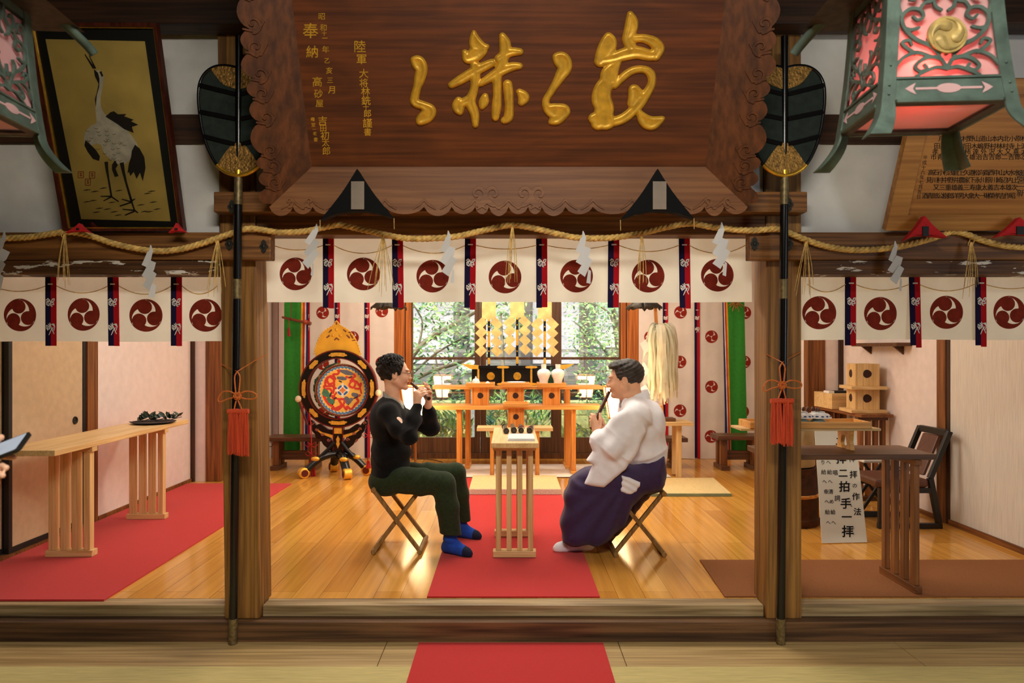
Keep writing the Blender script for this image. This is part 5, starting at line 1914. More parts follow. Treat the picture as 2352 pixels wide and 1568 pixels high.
rnd = random.Random(3)
for s in range(3):
    lm = MB()
    stm = MB()
    c0 = Vector((-2.90 + s * 0.09, 5.46 + 0.02 * s, 0.752))
    c1 = c0 + Vector((0.11, -0.03 + 0.04 * s, 0.03))
    stm.tube([c0 - Vector((0.08, 0, 0)), c0, c1], 0.0025, 6)
    for k in range(15):
        p = c0.lerp(c1, rnd.random())
        leaf(lm, p + Vector((0, 0, 0.01)), (rnd.uniform(-1, 1), rnd.uniform(-1, 1), rnd.uniform(-.1, 1.0)), (rnd.uniform(-.5, .5), -1, 1), rnd.uniform(.05, .075), rnd.uniform(.024, .036))
    part('leaf_spray', lm, mat('evergreen_leaf', (30, 52, 34), 0.35, var=0.2, ns=40), root, fix=False)
    part('stem', stm, MT['post_dark'], root)

# ---- folding stools
def stool(label, xl, xr, yn, yf, zs, group):
    root = thing('folding_stool', label, 'stool', ((xl + xr) / 2, (yn + yf) / 2, 0.0005), group)
    r = 0.016
    for y, a in ((yn + 0.012, 0), (yf - 0.012, 1)):
        dy = 0.024 if a == 0 else -0.024
        part('leg', MB().bar((xl + 0.005, y, zs - 0.01), (xr - 0.004, y, 0.022), 0.024, 0.030, up=(0, 1, 0)), MT['oak'], root, bevel=0.003)
        part('leg', MB().bar((xr - 0.005, y + dy, zs - 0.01), (xl + 0.004, y + dy, 0.022), 0.024, 0.030, up=(0, 1, 0)), MT['oak'], root, bevel=0.003)
    for x, z, nm in ((xl, zs, 'seat_rail'), (xr, zs, 'seat_rail'), (xl, r + 0.001, 'foot_rail'), (xr, r + 0.001, 'foot_rail')):
        part(nm, MB().tube([(x, yn - 0.012, z), (x, yf + 0.012, z)], r, 14), MT['oak'], root, smooth=50, bevel=0.002)
    s = MB()
    s.grid(lambda u, v: (xl + (xr - xl) * u, yn + 0.03 + (yf - yn - 0.06) * v, zs + 0.017 - 0.06 * 4 * u * (1 - u) * 0.55), 12, 4)
    s.grid(lambda u, v: (xl + (xr - xl) * u, yn + 0.03 + (yf - yn - 0.06) * v, zs + 0.013 - 0.06 * 4 * u * (1 - u) * 0.55), 12, 4)
    part('sling_seat', s, mat('canvas_seat', (206, 196, 170), 0.9), root, smooth=60)
    return root


stool('wooden folding stool with crossed legs under the man in black', -0.876, -0.578, 4.49, 4.83, 0.412, 'folding stools')
stool('wooden folding stool with crossed legs under the man in white robe', 0.676, 0.984, 4.43, 4.76, 0.402, 'folding stools')

# ---- offering stands (tray on a pierced box)
def sanbo(label, cx, cy, z0, h, tw, bw, flip=False, rot=0.0, dep=None):
    dep = dep or tw
    root = thing('offering_stand', label, 'offering stand', (cx, cy, z0), 'wooden offering stands')
    R = Matrix.Rotation(rot, 3, 'Z')
    c = Vector((cx, cy, 0))

    def put(mb):
        mb.v = [tuple(R @ (Vector(p) - c) + c) for p in mb.v]
        return mb
    ht = 0.052
    zb0, zb1, zt0 = (z0, z0 + h - ht, z0 + h - ht) if not flip else (z0 + ht * 0.55, z0 + h, z0)
    W_, B_, D_ = tw / 2, bw / 2, bw / 2 * dep / tw
    th = 0.012
    box = MB().box((cx - B_, cy - D_, zb0), (cx - B_ + th, cy + D_, zb1 - .0005)).box((cx + B_ - th, cy - D_, zb0), (cx + B_, cy + D_, zb1 - .0005))
    box.box((cx - B_ + th, cy - D_ + .004, zb0), (cx + B_ - th, cy - D_ + th + .004, zb1 - .0005)).box((cx - B_ + th, cy + D_ - th, zb0), (cx + B_ - th, cy + D_, zb1 - .0005))
    part('box', put(box), [MT['hinoki_hz'] if not flip else HZ], root, bevel=0.002)
    hr = bw * 0.165
    for ax in ('f', 'l'):
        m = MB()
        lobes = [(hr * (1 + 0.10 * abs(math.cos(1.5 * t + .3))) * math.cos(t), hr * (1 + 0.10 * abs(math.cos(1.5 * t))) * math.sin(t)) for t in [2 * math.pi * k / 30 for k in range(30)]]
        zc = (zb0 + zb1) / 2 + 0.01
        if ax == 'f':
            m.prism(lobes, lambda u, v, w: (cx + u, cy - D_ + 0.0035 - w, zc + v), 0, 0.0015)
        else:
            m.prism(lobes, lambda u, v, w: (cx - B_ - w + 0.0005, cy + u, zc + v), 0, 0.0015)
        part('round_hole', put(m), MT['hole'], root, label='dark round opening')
    if not flip:
        t = MB().box((cx - W_ + .02, cy - dep / 2 + .02, zt0), (cx + W_ - .02, cy + dep / 2 - .02, zt0 + 0.01))
        part('tray_board', put(t), MT['hinoki_h'], root)
        for a, b in (((cx - W_, cy - dep / 2), (cx + W_, cy - dep / 2 + .012)), ((cx - W_, cy + dep / 2 - .012), (cx + W_, cy + dep / 2)), ((cx - W_, cy - dep / 2 + .0125), (cx - W_ + .012, cy + dep / 2 - .0125)), ((cx + W_ - .012, cy - dep / 2 + .0125), (cx + W_, cy + dep / 2 - .0125))):
            part('tray_rim', put(MB().box((a[0], a[1], zt0 + .0105), (b[0], b[1], zt0 + ht))), MT['hinoki_h'], root, bevel=0.002)
    else:
        part('tray_board', put(MB().box((cx - W_, cy - dep / 2, zt0), (cx + W_, cy + dep / 2, zt0 + ht * 0.55 - .0005))), HX, root, bevel=0.002)
    return root


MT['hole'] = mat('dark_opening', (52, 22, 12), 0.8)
YS = 7.42
sanbo('honey wood offering stand with small white dishes, left on the altar', kX(1104, YS), YS, 0.7285, 0.235, 0.30, 0.18)
sanbo('honey wood offering stand with a white plate, upper middle of the altar', kX(1184, YS), YS, 0.7285, 0.235, 0.30, 0.18)
sanbo('honey wood offering stand carrying two white jars, right on the altar', kX(1266, YS), YS, 0.7285, 0.235, 0.30, 0.18)
sanbo('honey wood offering stand on the low table in front of the altar', kX(1185, 7.1), 7.1, 0.531, 0.245, 0.255, 0.165)
sanbo('upturned pale offering stand on the dark table by the right wall, lower one', 3.155, 6.22, 0.7605, 0.205, 0.30, 0.205, True, math.radians(-6))
sanbo('upturned pale offering stand stacked on top by the right wall, upper one', 3.155, 6.22, 0.9665, 0.225, 0.30, 0.205, True, math.radians(-6))


def plank_table(name, label, x0, x1, y0, y1, zt, th, legx, legy, lw, w1, w2, z0=0.0125, foot=True):
    root = thing(name, label, 'table', ((x0 + x1) / 2, (y0 + y1) / 2, z0))
    part('tabletop', MB().box((x0, y0, zt - th), (x1, y1, zt)), w1, root, bevel=0.003)
    for lx in legx:
        for ly in legy:
            part('leg', MB().box((lx - lw / 2, ly - lw / 2, z0 + (0.03 if foot else 0)), (lx + lw / 2, ly + lw / 2, zt - th - 0.0005)), w2, root, bevel=0.002)
        part('cleat', MB().box((lx - lw * .7, y0 + 0.02, zt - th - 0.022), (lx - lw * .52, y1 - 0.02, zt - th - 0.0005)), w1, root)
        if foot:
            part('foot_bar', MB().box((lx - lw * .7, min(legy) - 0.07, z0), (lx + lw * .7, max(legy) + 0.07, z0 + 0.0295)), w1, root, bevel=0.002)
    return root


plank_table('altar_table', 'tall honey wood altar table at the back carrying the black gold stand', kX(994, 7.64), kX(1384, 7.64), 7.62, 7.97, 0.914, 0.036, (kX(1073.5, 7.66), kX(1304.5, 7.66)), (7.67, 7.92), 0.046, MT['hinoki_h'], MT['hinoki_hz'])
plank_table('altar_table', 'middle honey wood altar table carrying three offering stands', kX(989, 7.3), kX(1382, 7.3), 7.27, 7.58, 0.728, 0.042, (kX(1056, 7.46), kX(1315, 7.46)), (7.34, 7.50), 0.046, MT['hinoki_h'], MT['hinoki_hz'])
plank_table('altar_table', 'low pale wood table in front of the altar with one offering stand', kX(1095, 7.0), kX(1270, 7.0), 6.99, 7.22, 0.53, 0.034, (kX(1131, 7.2), kX(1233, 7.2)), (7.03, 7.18), 0.038, MT['hinoki_x'], MT['hinoki_hz'], foot=False, z0=0.0605 if False else 0.0095)
plank_table('altar_table', 'pale wood side table behind the man in white carrying the white streamer wand', 1.30, kX(1590, 7.1), 7.04, 7.36, kZ(970, 7.05), 0.034, (1.42, kX(1560, 7.1)), (7.12, 7.29), 0.05, MT['hinoki_x'], MT['hinoki_z'], foot=False)


def bench(label, x0, x1, y0, y1, zt, lx):
    root = thing('wooden_bench', label, 'bench', ((x0 + x1) / 2, (y0 + y1) / 2, 0.0005), 'dark wooden benches by the back curtains')
    part('seat', MB().box((x0, y0, zt - 0.045), (x1, y1, zt)), MT['walnut_x'], root, bevel=0.004)
    for x in lx:
        part('leg', MB().box((x - 0.035, y0 + 0.05, 0.05), (x + 0.035, y0 + 0.12, zt - 0.0455)), MT['post'], root, bevel=0.003)
        part('leg', MB().box((x - 0.035, y1 - 0.12, 0.05), (x + 0.035, y1 - 0.05, zt - 0.0455)), MT['post'], root, bevel=0.003)
        part('foot_bar', MB().box((x - 0.045, y0, 0.0005), (x + 0.045, y1, 0.0495)), MT['walnut_x'], root, bevel=0.003)
    if len(lx) > 1:
        part('stretcher', MB().box((lx[0] + 0.0355, (y0 + y1) / 2 - 0.02, 0.10), (lx[-1] - 0.0355, (y0 + y1) / 2 + 0.02, 0.2)), MT['walnut_x'], root)
    part('ring_handle', MB().tube([(x0 + 0.07 + 0.02 * math.cos(t), y0 - 0.006, zt - 0.075 + 0.025 * math.sin(t)) for t in [2 * math.pi * k / 14 for k in range(14)]], 0.003, 6, closed=True), MT['iron'], root, smooth=60)
    return root


bench('dark wooden bench beneath the left green banner, beside the drum', kX(618, 7.7), kX(746, 7.7), 7.55, 7.85, kZ(1003, 7.6), (kX(640, 7.7), kX(722, 7.7)))
bench('dark wooden bench beneath the right green banner, by the right pillar', kX(1640, 7.7), kX(1752, 7.7), 7.55, 7.85, kZ(1000, 7.6), (kX(1657, 7.7), kX(1728, 7.7)))
bench('low dark wooden bench half hidden behind the man in white', kX(1478, 7.8), kX(1573, 7.8), 7.66, 7.92, kZ(1005, 7.7), (kX(1490, 7.8), kX(1546, 7.8)))

# ---- back curtains of the sanctuary
Yc = 8.36
noren('sanctuary_curtain', 'pinkish white crested curtain on the back wall behind the drum', Yc, kX(640, Yc), kX(905, Yc), 2.45, kZ(1053, Yc),
      [(kX(x, Yc), kZ(y, Yc), 14.5 * Yc / F) for x, y in ((741, 718), (741, 835), (741, 950), (810, 775), (810, 890), (810, 1003), (877, 714), (877, 833), (877, 948), (672, 775), (672, 890))],
      [kX(x, Yc) for x in (706, 775, 843)], 2.45, kZ(1053, Yc) + 0.01, 12 * Yc / F, cat='curtain', seed=11, cords=False, cm=MT['curtain'], crm=MT['crest_s'], tz=kZ(712, Yc))
noren('sanctuary_curtain', 'pinkish white crested curtain on the back wall behind the streamer wand', Yc, kX(1467, Yc), kX(1737, Yc), 2.45, kZ(1053, Yc),
      [(kX(x, Yc), kZ(y, Yc), 14.5 * Yc / F) for x, y in ((1494, 774), (1494, 888), (1563, 717), (1562, 831), (1562, 943), (1634, 773), (1634, 888), (1633, 1002), (1711, 718), (1710, 831), (1706, 945))],
      [kX(x, Yc) for x in (1528, 1600, 1670)], 2.45, kZ(1053, Yc) + 0.01, 12 * Yc / F, cat='curtain', seed=12, cords=False, cm=MT['curtain'], crm=MT['crest_s'], tz=kZ(716, Yc))

# ---- green banners
def banner(label, xs_top, xs_bot, Yb, zb):
    zt = 2.35
    cols = [mat('banner_green', (38, 128, 32), 0.85, var=0.06, ns=30), mat('banner_yellow', (236, 178, 40), 0.85), mat('banner_red', (206, 70, 46), 0.85), mat('banner_white', (236, 228, 226), 0.85), mat('banner_purple', (44, 34, 84), 0.85)]
    nm = ['green', 'yellow', 'red', 'white', 'purple']
    root = thing('five_colour_banner', label, 'banner', ((xs_bot[0] + xs_bot[-1]) / 2, Yb, zb))
    for i in range(5):
        m = MB()
        xa, xb, ya, yb = xs_top[i], xs_top[i + 1], xs_bot[i], xs_bot[i + 1]
        m.grid(lambda u, v: (ya + (yb - ya) * u + ((xa + (xb - xa) * u) - (ya + (yb - ya) * u)) * v, Yb + 0.002 * i + 0.006 * math.sin(5 * v + 9 * u + i), zb + (zt - zb) * v), 6, 24)
        part('%s_strip' % nm[i], m, cols[i], root, smooth=180)
    lo, hi = min(xs_top), max(xs_top)
    part('top_rod', MB().tube([(lo - 0.03, Yb + 0.012, zt), (hi + 0.03, Yb + 0.012, zt)], 0.012, 10), MT['black'], root, smooth=50)
    for x in (lo + .03, hi - .03):
        part('hanger', MB().tube([(x, Yb + 0.012, zt), (x, Yb + 0.012, 2.719)], 0.004, 6), MT['orange_cord'], root)
    return root


Yb = 7.93
K = lambda L_: [kX(x, Yb) for x in L_]
banner('green five-colour silk banner hanging left of the drum', K([654, 693, 697, 701, 704, 709]), K([650, 689, 693, 697, 700, 712 - 6]), Yb, kZ(1050, Yb))
banner('green five-colour silk banner hanging by the right pillar', K([1707, 1668, 1665, 1662, 1660, 1657][::1]), K([1718, 1680, 1677, 1674, 1672, 1668]), Yb, kZ(1046, Yb))
Ys = 7.86
root = thing('ceremonial_sword', 'brown sheathed sword hung across the left green banner', 'sword', W(680, 735, Ys))
part('scabbard', MB().tube([W(648, 728, Ys), W(655, 730, Ys), W(700, 740, Ys), W(714, 743, Ys)], [0.018, 0.024, 0.028, 0.034], 10, flat=0.6), mat('red_brown_lacquer', (112, 50, 28), 0.4), root, smooth=50)
part('sling_cord', MB().tube([W(668, 733, Ys - .03), W(669, 700, Ys - .02), (W(669, 700, Ys).x, Ys, 2.34)], 0.004, 6), mat('dark_red_cord', (110, 24, 20), 0.8), root)
part('sword_tassel', MB().tube([W(664, 733, Ys - .03), W(664, 752, Ys - .03), W(663, 756, Ys - .03), W(664, 772, Ys - .03)], [0.004, 0.004, 0.014, 0.018], 8), mat('dark_red_tassel', (140, 24, 24), 0.9), root)
part('wrapping', MB().tube([W(700, 739, Ys - .002), W(706, 741, Ys - .002)], 0.036, 10, flat=0.7), mat('orange_red_wrap', (160, 62, 34), 0.7), root)
root = thing('mirror_ornament', 'dull metal sunburst mirror ornament at the top of the right green banner', 'ornament', W(1689, 700, Ys))
part('disc', MB().lathe([(0, -.008), (0.05, -.008), (0.062, 0), (0.05, .008), (0, .008)], W(1689, 686, Ys), 20, Matrix.Rotation(math.pi / 2, 3, 'X')), MT['gold_aged'], root, smooth=40)
m = MB()
for k in range(7):
    a = math.pi * (1.15 + 0.7 * k / 6)
    c = W(1689, 692, Ys)
    m.tube([c + Vector((0.03 * math.cos(a), -0.01, 0.03 * math.sin(a))), c + Vector((0.11 * math.cos(a), -0.012, (0.10 if k % 2 else 0.13) * math.sin(a)))], [0.012, 0.002], 6)
part('rays', m, MT['gold_aged'], root)
part('hanger', MB().tube([W(1689, 686, Ys), (W(1689, 686, Ys).x, Ys, 2.719)], 0.004, 6), MT['orange_cord'], root)

# ---- hanging bronze lanterns of the sanctuary (only their leafy skirts show)
def shrine_lantern(label, px, Yl):
    c = W(px, 700, Yl)
    root = thing('hanging_lantern', label, 'lantern', c, 'dark hanging lanterns of the sanctuary')
    for k in range(6):
        m = MB()
        a0, a1 = 2 * math.pi * k / 6 + .3, 2 * math.pi * (k + 1) / 6 + .3
        r0, r1 = 0.075, 0.19
        P = []
        for j in range(9):
            t = j / 8
            a = a0 + (a1 - a0) * t
            drop = -0.075 - 0.05 * (1 - abs(2 * t - 1)) * (0.6 + 0.4 * math.cos(8 * t)) - (0.04 if j in (0, 8) else 0)
            q = Vector((r1 * math.cos(a), r1 * math.sin(a), drop + 0.06))
            P.append(c + q)
        tp_ = [c + Vector((r0 * math.cos(a0 + (a1 - a0) * j / 8), r0 * math.sin(a0 + (a1 - a0) * j / 8), 0.07)) for j in range(9)]
        m.add(P + tp_, [(j, j + 1, 10 + j, 9 + j) for j in range(8)])
        o = part('leaf_skirt', m, MT['bronze_dark'], root, smooth=60)
        o.modifiers.new('thick', 'SOLIDIFY').thickness = 0.006
    part('body', MB().lathe([(0.07, .07), (0.11, .10), (0.115, .30), (0.18, .34), (0.05, .44), (0.0, .46)], c, 6), MT['bronze_dark'], root)
    part('rod', MB().tube([c + Vector((0, 0, .45)), (c.x, c.y, 2.719)], 0.006, 8), MT['bronze_dark'], root)


shrine_lantern('dark bronze lantern skirt hanging behind the curtain hem above the left man', 893, 7.3)
shrine_lantern('dark bronze lantern skirt hanging behind the curtain hem above the streamer wand', 1479, 7.3)

# ---- standing paper lanterns
def bonbori(label, cx, cy, zt, zb):
    root = thing('standing_lantern', label, 'lantern', (cx, cy, 0.0005), 'glowing standing paper lanterns')
    rt, rb = 0.155, 0.095
    paper = MB()
    fr = MB()
    P = lambda k, t, s=1.0: Vector((cx + s * (rb + (rt - rb) * t ** 0.8) * math.cos(math.pi / 6 + k * math.pi / 3), cy + s * (rb + (rt - rb) * t ** 0.8) * math.sin(math.pi / 6 + k * math.pi / 3), zb + (zt - zb) * t))
    for k in range(6):
        m = MB()
        m.add([P(k, j / 5, .96) for j in range(6)] + [P(k + 1, j / 5, .96) for j in range(6)], [(j, j + 6, j + 7, j + 1) for j in range(5)])
        part('paper_pane', m, MT['bonbori'], root, label='bright glowing white paper pane', smooth=180)
        part('frame_bar', MB().tube([P(k, j / 5) for j in range(6)], 0.007, 6), MT['hinoki_hz'], root)
    for t in (0.0, 1.0):
        part('frame_ring', MB().tube([P(k, t) for k in range(6)], 0.008, 6, closed=True), MT['hinoki_hz'], root)
    part('stem', MB().tube([(cx, cy, 0.03), (cx, cy, zb - .02), (cx, cy, zb)], [0.013, 0.013, 0.03], 10), MT['walnut_z'], root, smooth=50)
    part('base', MB().lathe([(0, .0), (0.13, .0), (0.13, .015), (0.05, .03), (0.014, .04)], (cx, cy, 0.0005 if cy < 7.1 else .013), 18), MT['walnut_z'], root, smooth=40)


MT['bonbori'] = glow('glowing_lantern_paper', (255, 222, 165), 13.0)
bonbori('glowing hexagonal paper lantern standing behind the man in black', -0.945, 7.0, 0.945, 0.63)
bonbori('glowing hexagonal paper lantern standing behind the man in white', 1.085, 6.98, 0.945, 0.63)
solo('floor_cable', 'thin dark cable lying on the floor behind the man in black', 'cable', MB().tube([Vector(p) for p in smooth_path([FL(946, 1056) + Vector((0, 0, .005)), FL(975, 1055) + Vector((0, 0, .005)), FL(998, 1057) + Vector((0, 0, .005)), FL(1016, 1062) + Vector((0, 0, .005))], 6)], 0.004, 6), MT['black_matte'], smooth=60)

# ---- black and gold stand with three gold paper wands
YG = 7.76
gx0, gx1 = kX(1084, YG), kX(1294, YG)
zs = 0.9145
root = thing('wand_stand', 'long black lacquer stand with gold fittings on the tall altar table', 'stand', ((gx0 + gx1) / 2, YG, zs))
part('panel', MB().box((gx0, YG - 0.04, zs + 0.025), (gx1, YG + 0.04, zs + 0.185)), MT['black'], root, bevel=0.002)
part('base_rail', MB().box((gx0 - 0.02, YG - 0.06, zs), (gx1 + 0.02, YG + 0.06, zs + 0.0245)), MT['black'], root, bevel=0.002)
part('top_rail', MB().box((gx0 - 0.015, YG - 0.055, zs + 0.1855), (gx1 + 0.015, YG + 0.055, zs + 0.222)), MT['black'], root, bevel=0.002)
for s, x in ((-1, gx0 - 0.015), (1, gx1 + 0.015)):
    part('gold_tip', MB().hexa([(x - s * 0.09, YG - .057, zs + .183), (x, YG - .057, zs + .183), (x, YG + .057, zs + .183), (x - s * 0.09, YG + .057, zs + .183), (x - s * 0.09, YG - .057, zs + .224), (x + s * .10, YG - .057, zs + .24), (x + s * .10, YG + .057, zs + .24), (x - s * .09, YG + .057, zs + .224)]), MT['gold_flat'], root, label='flared gold end cap')
for px in (1099, 1155.5, 1220, 1282):
    x = kX(px, YG)
    bm_ = MB().box((x - .011, YG - .048, zs + .02), (x + .011, YG - .0405, zs + .19))
    part('gold_strap', bm_, MT['gold_flat'], root)
    if px in (1155.5, 1220):
        for z0_ in (zs + .19, zs + .003):
            pl = [(x - .07, 0), (x - .055, -.012), (x - .02, -.013), (x, -.017), (x + .02, -.013), (x + .055, -.012), (x + .07, 0), (x + .055, .012), (x + .02, .013), (x, .017), (x - .02, .013), (x - .055, .012)]
            part('gold_fitting', MB().prism(pl, lambda u, v, w: (u, YG - .056 - w, z0_ + .015 + v), 0.0055, 0.009), MT['gold_flat'], root)
for px in (1127.5, 1188, 1249):
    x = kX(px, YG)
    e = part('emblem', MB().relief(contour(*(lambda q: (1 - np.hypot(*np.meshgrid(q, q)), q, q))(np.linspace(-1.05, 1.05, 24))), lambda u, v, w: (x + u * .043, YG - .0405 - w, zs + .105 + v * .043), 0, .006), MT['gold_flat'], root, label='round gold three-comma emblem', smooth=40)
    part('emblem_commas', MB().relief(TOMOE_S, lambda u, v, w: (x + u * .040, YG - .0405 - w, zs + .105 + v * .040), .005, .0085), MT['gold'], e, smooth=40)


def gohei(label, px, dy):
    x = kX(px, YG)
    k = 0.13395 * YG / F
    zp = lambda v: kZ(690 + v * 0.13395, YG)
    root = thing('gold_paper_wand', label, 'paper wand', (x, YG, zs + .222), 'gold paper wands on the altar')
    Yf = YG - 0.03
    part('wand_staff', MB().box((x - .013, YG - .012, zs + .2225), (x + .013, YG + .012, zp(150 + dy))), MT['black'], root, bevel=0.002)
    for a, b, lb in ((1092, 960, 'gold lower plate'), (785, 505, 'gold middle plate'), (340, 160, 'gold upper plate')):
        a, b = a + dy * (0.3 if a > 1000 else 1), b + dy * .8
        part('gold_plate', MB().prism([(x - .0135, zp(a) + .01), (x, zp(a)), (x + .0135, zp(a) + .01), (x + .0135, zp(b) - .01), (x, zp(b)), (x - .0135, zp(b) - .01)], lambda u, v, w: (u, YG - .0122 - w, v), 0, .004), MT['gold_flat'], root)
    for v in (430 + dy, 870):
        part('gold_stud', MB().ball((x, YG - .014, zp(v)), (.008, .005, .008), 8, 6), MT['gold'], root, smooth=180)
    rnd = random.Random(int(px))
    # upper sheet and two zigzag falls of folded gold paper
    part('gold_sheet', MB().box((x - 120 * k, Yf + .012, zp(305 + dy)), (x + 120 * k, Yf + .0135, zp(-180))), MT['gold_paper'], root)
    for s in (-1, 1):
        cs = [(130, 375), (128, 530), (130, 690), (132, 845)]
        for i, (u, v) in enumerate(cs):
            hd, wd = 92, 62
            dirx = -s if True else s
            # leaning rectangle
            ca = math.radians(45)
            ex = Vector((math.cos(ca) * s, math.sin(ca)))
            ey = Vector((-math.sin(ca) * s, math.cos(ca)))
            pl = []
            for a, b in ((-1, -1), (1, -1), (1, 1), (-1, 1)):
                q = ex * (a * 66) + ey * (b * (80 if i else 92))
                pl.append((x + (s * u + q.x) * k, zp(v + dy - q.y)))
            tl = rnd.uniform(-.25, .25)
            part('gold_fold', MB().prism(pl, lambda a, b, w: (a, Yf - .004 * i + (a - x - s * u * k) * tl - w, b), 0, .001), MT['gold_paper'], root)
    return root


MT['gold_paper'] = mat('gold_paper', (240, 208, 136), 0.42, metal=0.4, var=0.1, ns=14)
gohei('gold zigzag paper wand, leftmost of three on the black stand', 1123, 20)
gohei('gold zigzag paper wand, middle and tallest on the black stand', 1188, -10)
gohei('gold zigzag paper wand, rightmost behind the white jars', 1251, 20)

# ---- dishes on the offering stands
zt = 0.7285 + 0.235 - 0.041
def dish(name, label, px, Yd, prof, mt, z=None, n=24, extra=None, group=None):
    c = (kX(px, Yd), Yd, (z if z is not None else zt) + 0.0005)
    if extra is None:
        return solo(name, label, name.split('_')[-1], MB().lathe(prof, c, n), mt, group=group, smooth=50)
    root = thing(name, label, name.split('_')[-1], c, group)
    part('body', MB().lathe(prof, c, n), mt, root, smooth=50)
    for nm, pf, m2 in extra:
        part(nm, MB().lathe(pf, c, n), m2, root, smooth=50)
    return root


JAR = [(0.0, 0), (0.045, 0), (0.047, .05), (0.052, .075), (0.068, .11), (0.074, .135), (0.070, .16), (0.05, .178), (0.028, .186), (0.026, .192)]
NECK = [(0.026, .1925), (0.027, .195), (0.028, .235), (0.0, .236)]
dish('white_jar', 'white porcelain jar with stopper, left one of the pair on the right offering stand', 1249, YS, [(r * .96, z) for r, z in JAR], MT['porcelain'], extra=[('stopper', NECK, MT['porcelain'])], group='white sake jars')
dish('white_jar', 'white porcelain jar with stopper, right one of the pair on the right offering stand', 1281.5, YS, [(r * .96, z) for r, z in JAR], MT['porcelain'], extra=[('stopper', NECK, MT['porcelain'])], group='white sake jars')
dish('green_bottle', 'dark green glass bottle behind the two white jars', 1265.5, YS + 0.09, [(0, 0), (.036, 0), (.037, .10), (.03, .13), (.012, .16), (.012, .20), (0, .20)], MT['green_glass'], z=zt)
dish('lidded_jar', 'tiny white lidded jar on the left offering stand', 1093, YS, [(0, 0), (.036, 0), (.043, .02), (.043, .05), (.036, .062)], MT['porcelain'], extra=[('lid', [(.038, .0625), (.03, .075), (.012, .085), (.007, .09), (.009, .098), (0, .108)], MT['porcelain'])])
dish('salt_saucer', 'white saucer with a heap of salt on the left offering stand', 1120, YS, [(0, 0), (.028, 0), (.055, .02), (.053, .022), (.026, .004), (0, .004)], MT['porcelain'], extra=[('salt_heap', [(.042, .014), (.028, .03), (.01, .052), (0, .055)], MT['white_thread'])])
dish('white_plate', 'wide white plate on the upper middle offering stand', 1186, YS, [(0, 0.012), (.07, .012), (.105, .046), (.102, .048), (.068, .016), (0, .016)], MT['porcelain'])
dish('white_cup', 'small white cup at the left end of the left offering stand', 1078.5, YS + .02, [(0, 0), (.015, 0), (.02, .045), (.018, .045), (.013, .006), (0, .006)], MT['porcelain'])

# ---- streamer wand
root = thing('streamer_wand', 'large wand with a thick bundle of cream paper streamers behind the man in white', 'streamer wand', W(1522, 968, 7.2))
zt_ = kZ(970, 7.05)
part('wand_base', MB().box((kX(1500, 7.2), 7.13, zt_ + 0.0005), (kX(1549, 7.2), 7.28, zt_ + 0.035)), MT['walnut_x'], root, bevel=0.006)
pa, pb = Vector((kX(1521, 7.2), 7.2, zt_ + 0.03)), W(1505, 706, 7.2)
part('wand_staff', MB().bar(pa, pb, 0.03, 0.03), MT['hinoki_hz'], root)
rnd = random.Random(5)
sm = [MB() for _ in range(40)]
for i in range(210):
    a = rnd.uniform(0, 2 * math.pi)
    r0, r1 = 0.035 * rnd.random() ** .5, 0.168 * math.sqrt(rnd.random())
    t0 = W(1514 + 18 * math.cos(a) * rnd.random(), 747 + rnd.uniform(0, 34) * abs(math.sin(a * 1.7)), 7.2)
    top = t0 + Vector((0, r0 * math.sin(a), 0))
    cx = kX(1516, 7.2) + r1 * 1.05 * math.cos(a) + .005
    cy = 7.2 + r1 * math.sin(a)
    ln = rnd.uniform(0.55, 0.78)
    ph = rnd.uniform(0, 6)
    wv = rnd.uniform(.010, .018)
    tw = rnd.uniform(-.8, .8)
    vs = []
    N = 14
    for k in range(N + 1):
        t = k / N
        e = min(1, t * 3.2)
        x = top.x + (cx - top.x) * (1 - (1 - e) ** 2) + .008 * math.sin(9 * t + ph)
        y = top.y + (cy - top.y) * (1 - (1 - e) ** 2) + .006 * math.cos(7 * t + ph)
        zz = top.z + 0.05 * math.sin(math.pi * min(1, t * 4)) * (r1 / .15) - ln * max(0, t - .06)
        aa = a + tw * t + math.pi / 2 + .6 * math.sin(6 * t + ph)
        dx, dy = wv * math.cos(aa), wv * math.sin(aa)
        vs += [(x - dx, y - dy, zz), (x + dx, y + dy, zz)]
    sm[i % 40].add(vs, [(2 * k, 2 * k + 1, 2 * k + 3, 2 * k + 2) for k in range(N)])
allm = MB()
for q in sm:
    allm.add(q.v, q.f)
st = part('streamers', allm, cloth('cream_paper_streamer', (255, 250, 230), 0.55, var=0.04, ns=12), root, label='bundle of cream paper strips', smooth=180, fix=False)
st['kind'] = 'stuff'
zz = MB()
for i, (cx_, cy_) in enumerate(((1478, 795), (1482, 822), (1476, 848), (1482, 874), (1478, 898))):
    s = 1 if i % 2 else -1
    q = [(cx_ - 9, cy_ + 6 * s), (cx_ + 3, cy_ - 16), (cx_ + 14, cy_ - 4 * s), (cx_ + 2, cy_ + 18)]
    part('paper_zigzag', MB().prism([(kX(a, 7.16), kZ(b, 7.16)) for a, b in q], lambda u, v, w: (u, 7.13 - w + (u - kX(1478, 7.16)) * .3 * s, v), 0, .001), MT['paper'], root)

# ================================================================== THE DRUM
YD = 7.32
DX, DZ = kX(778, YD), kZ(892, YD)
root = thing('hanging_drum', 'ornate painted drum hung in a round black and gold frame with flame crown', 'drum', (DX, YD, 0.0005))
DR = mat('dark_red_lacquer', (96, 22, 18), 0.35)


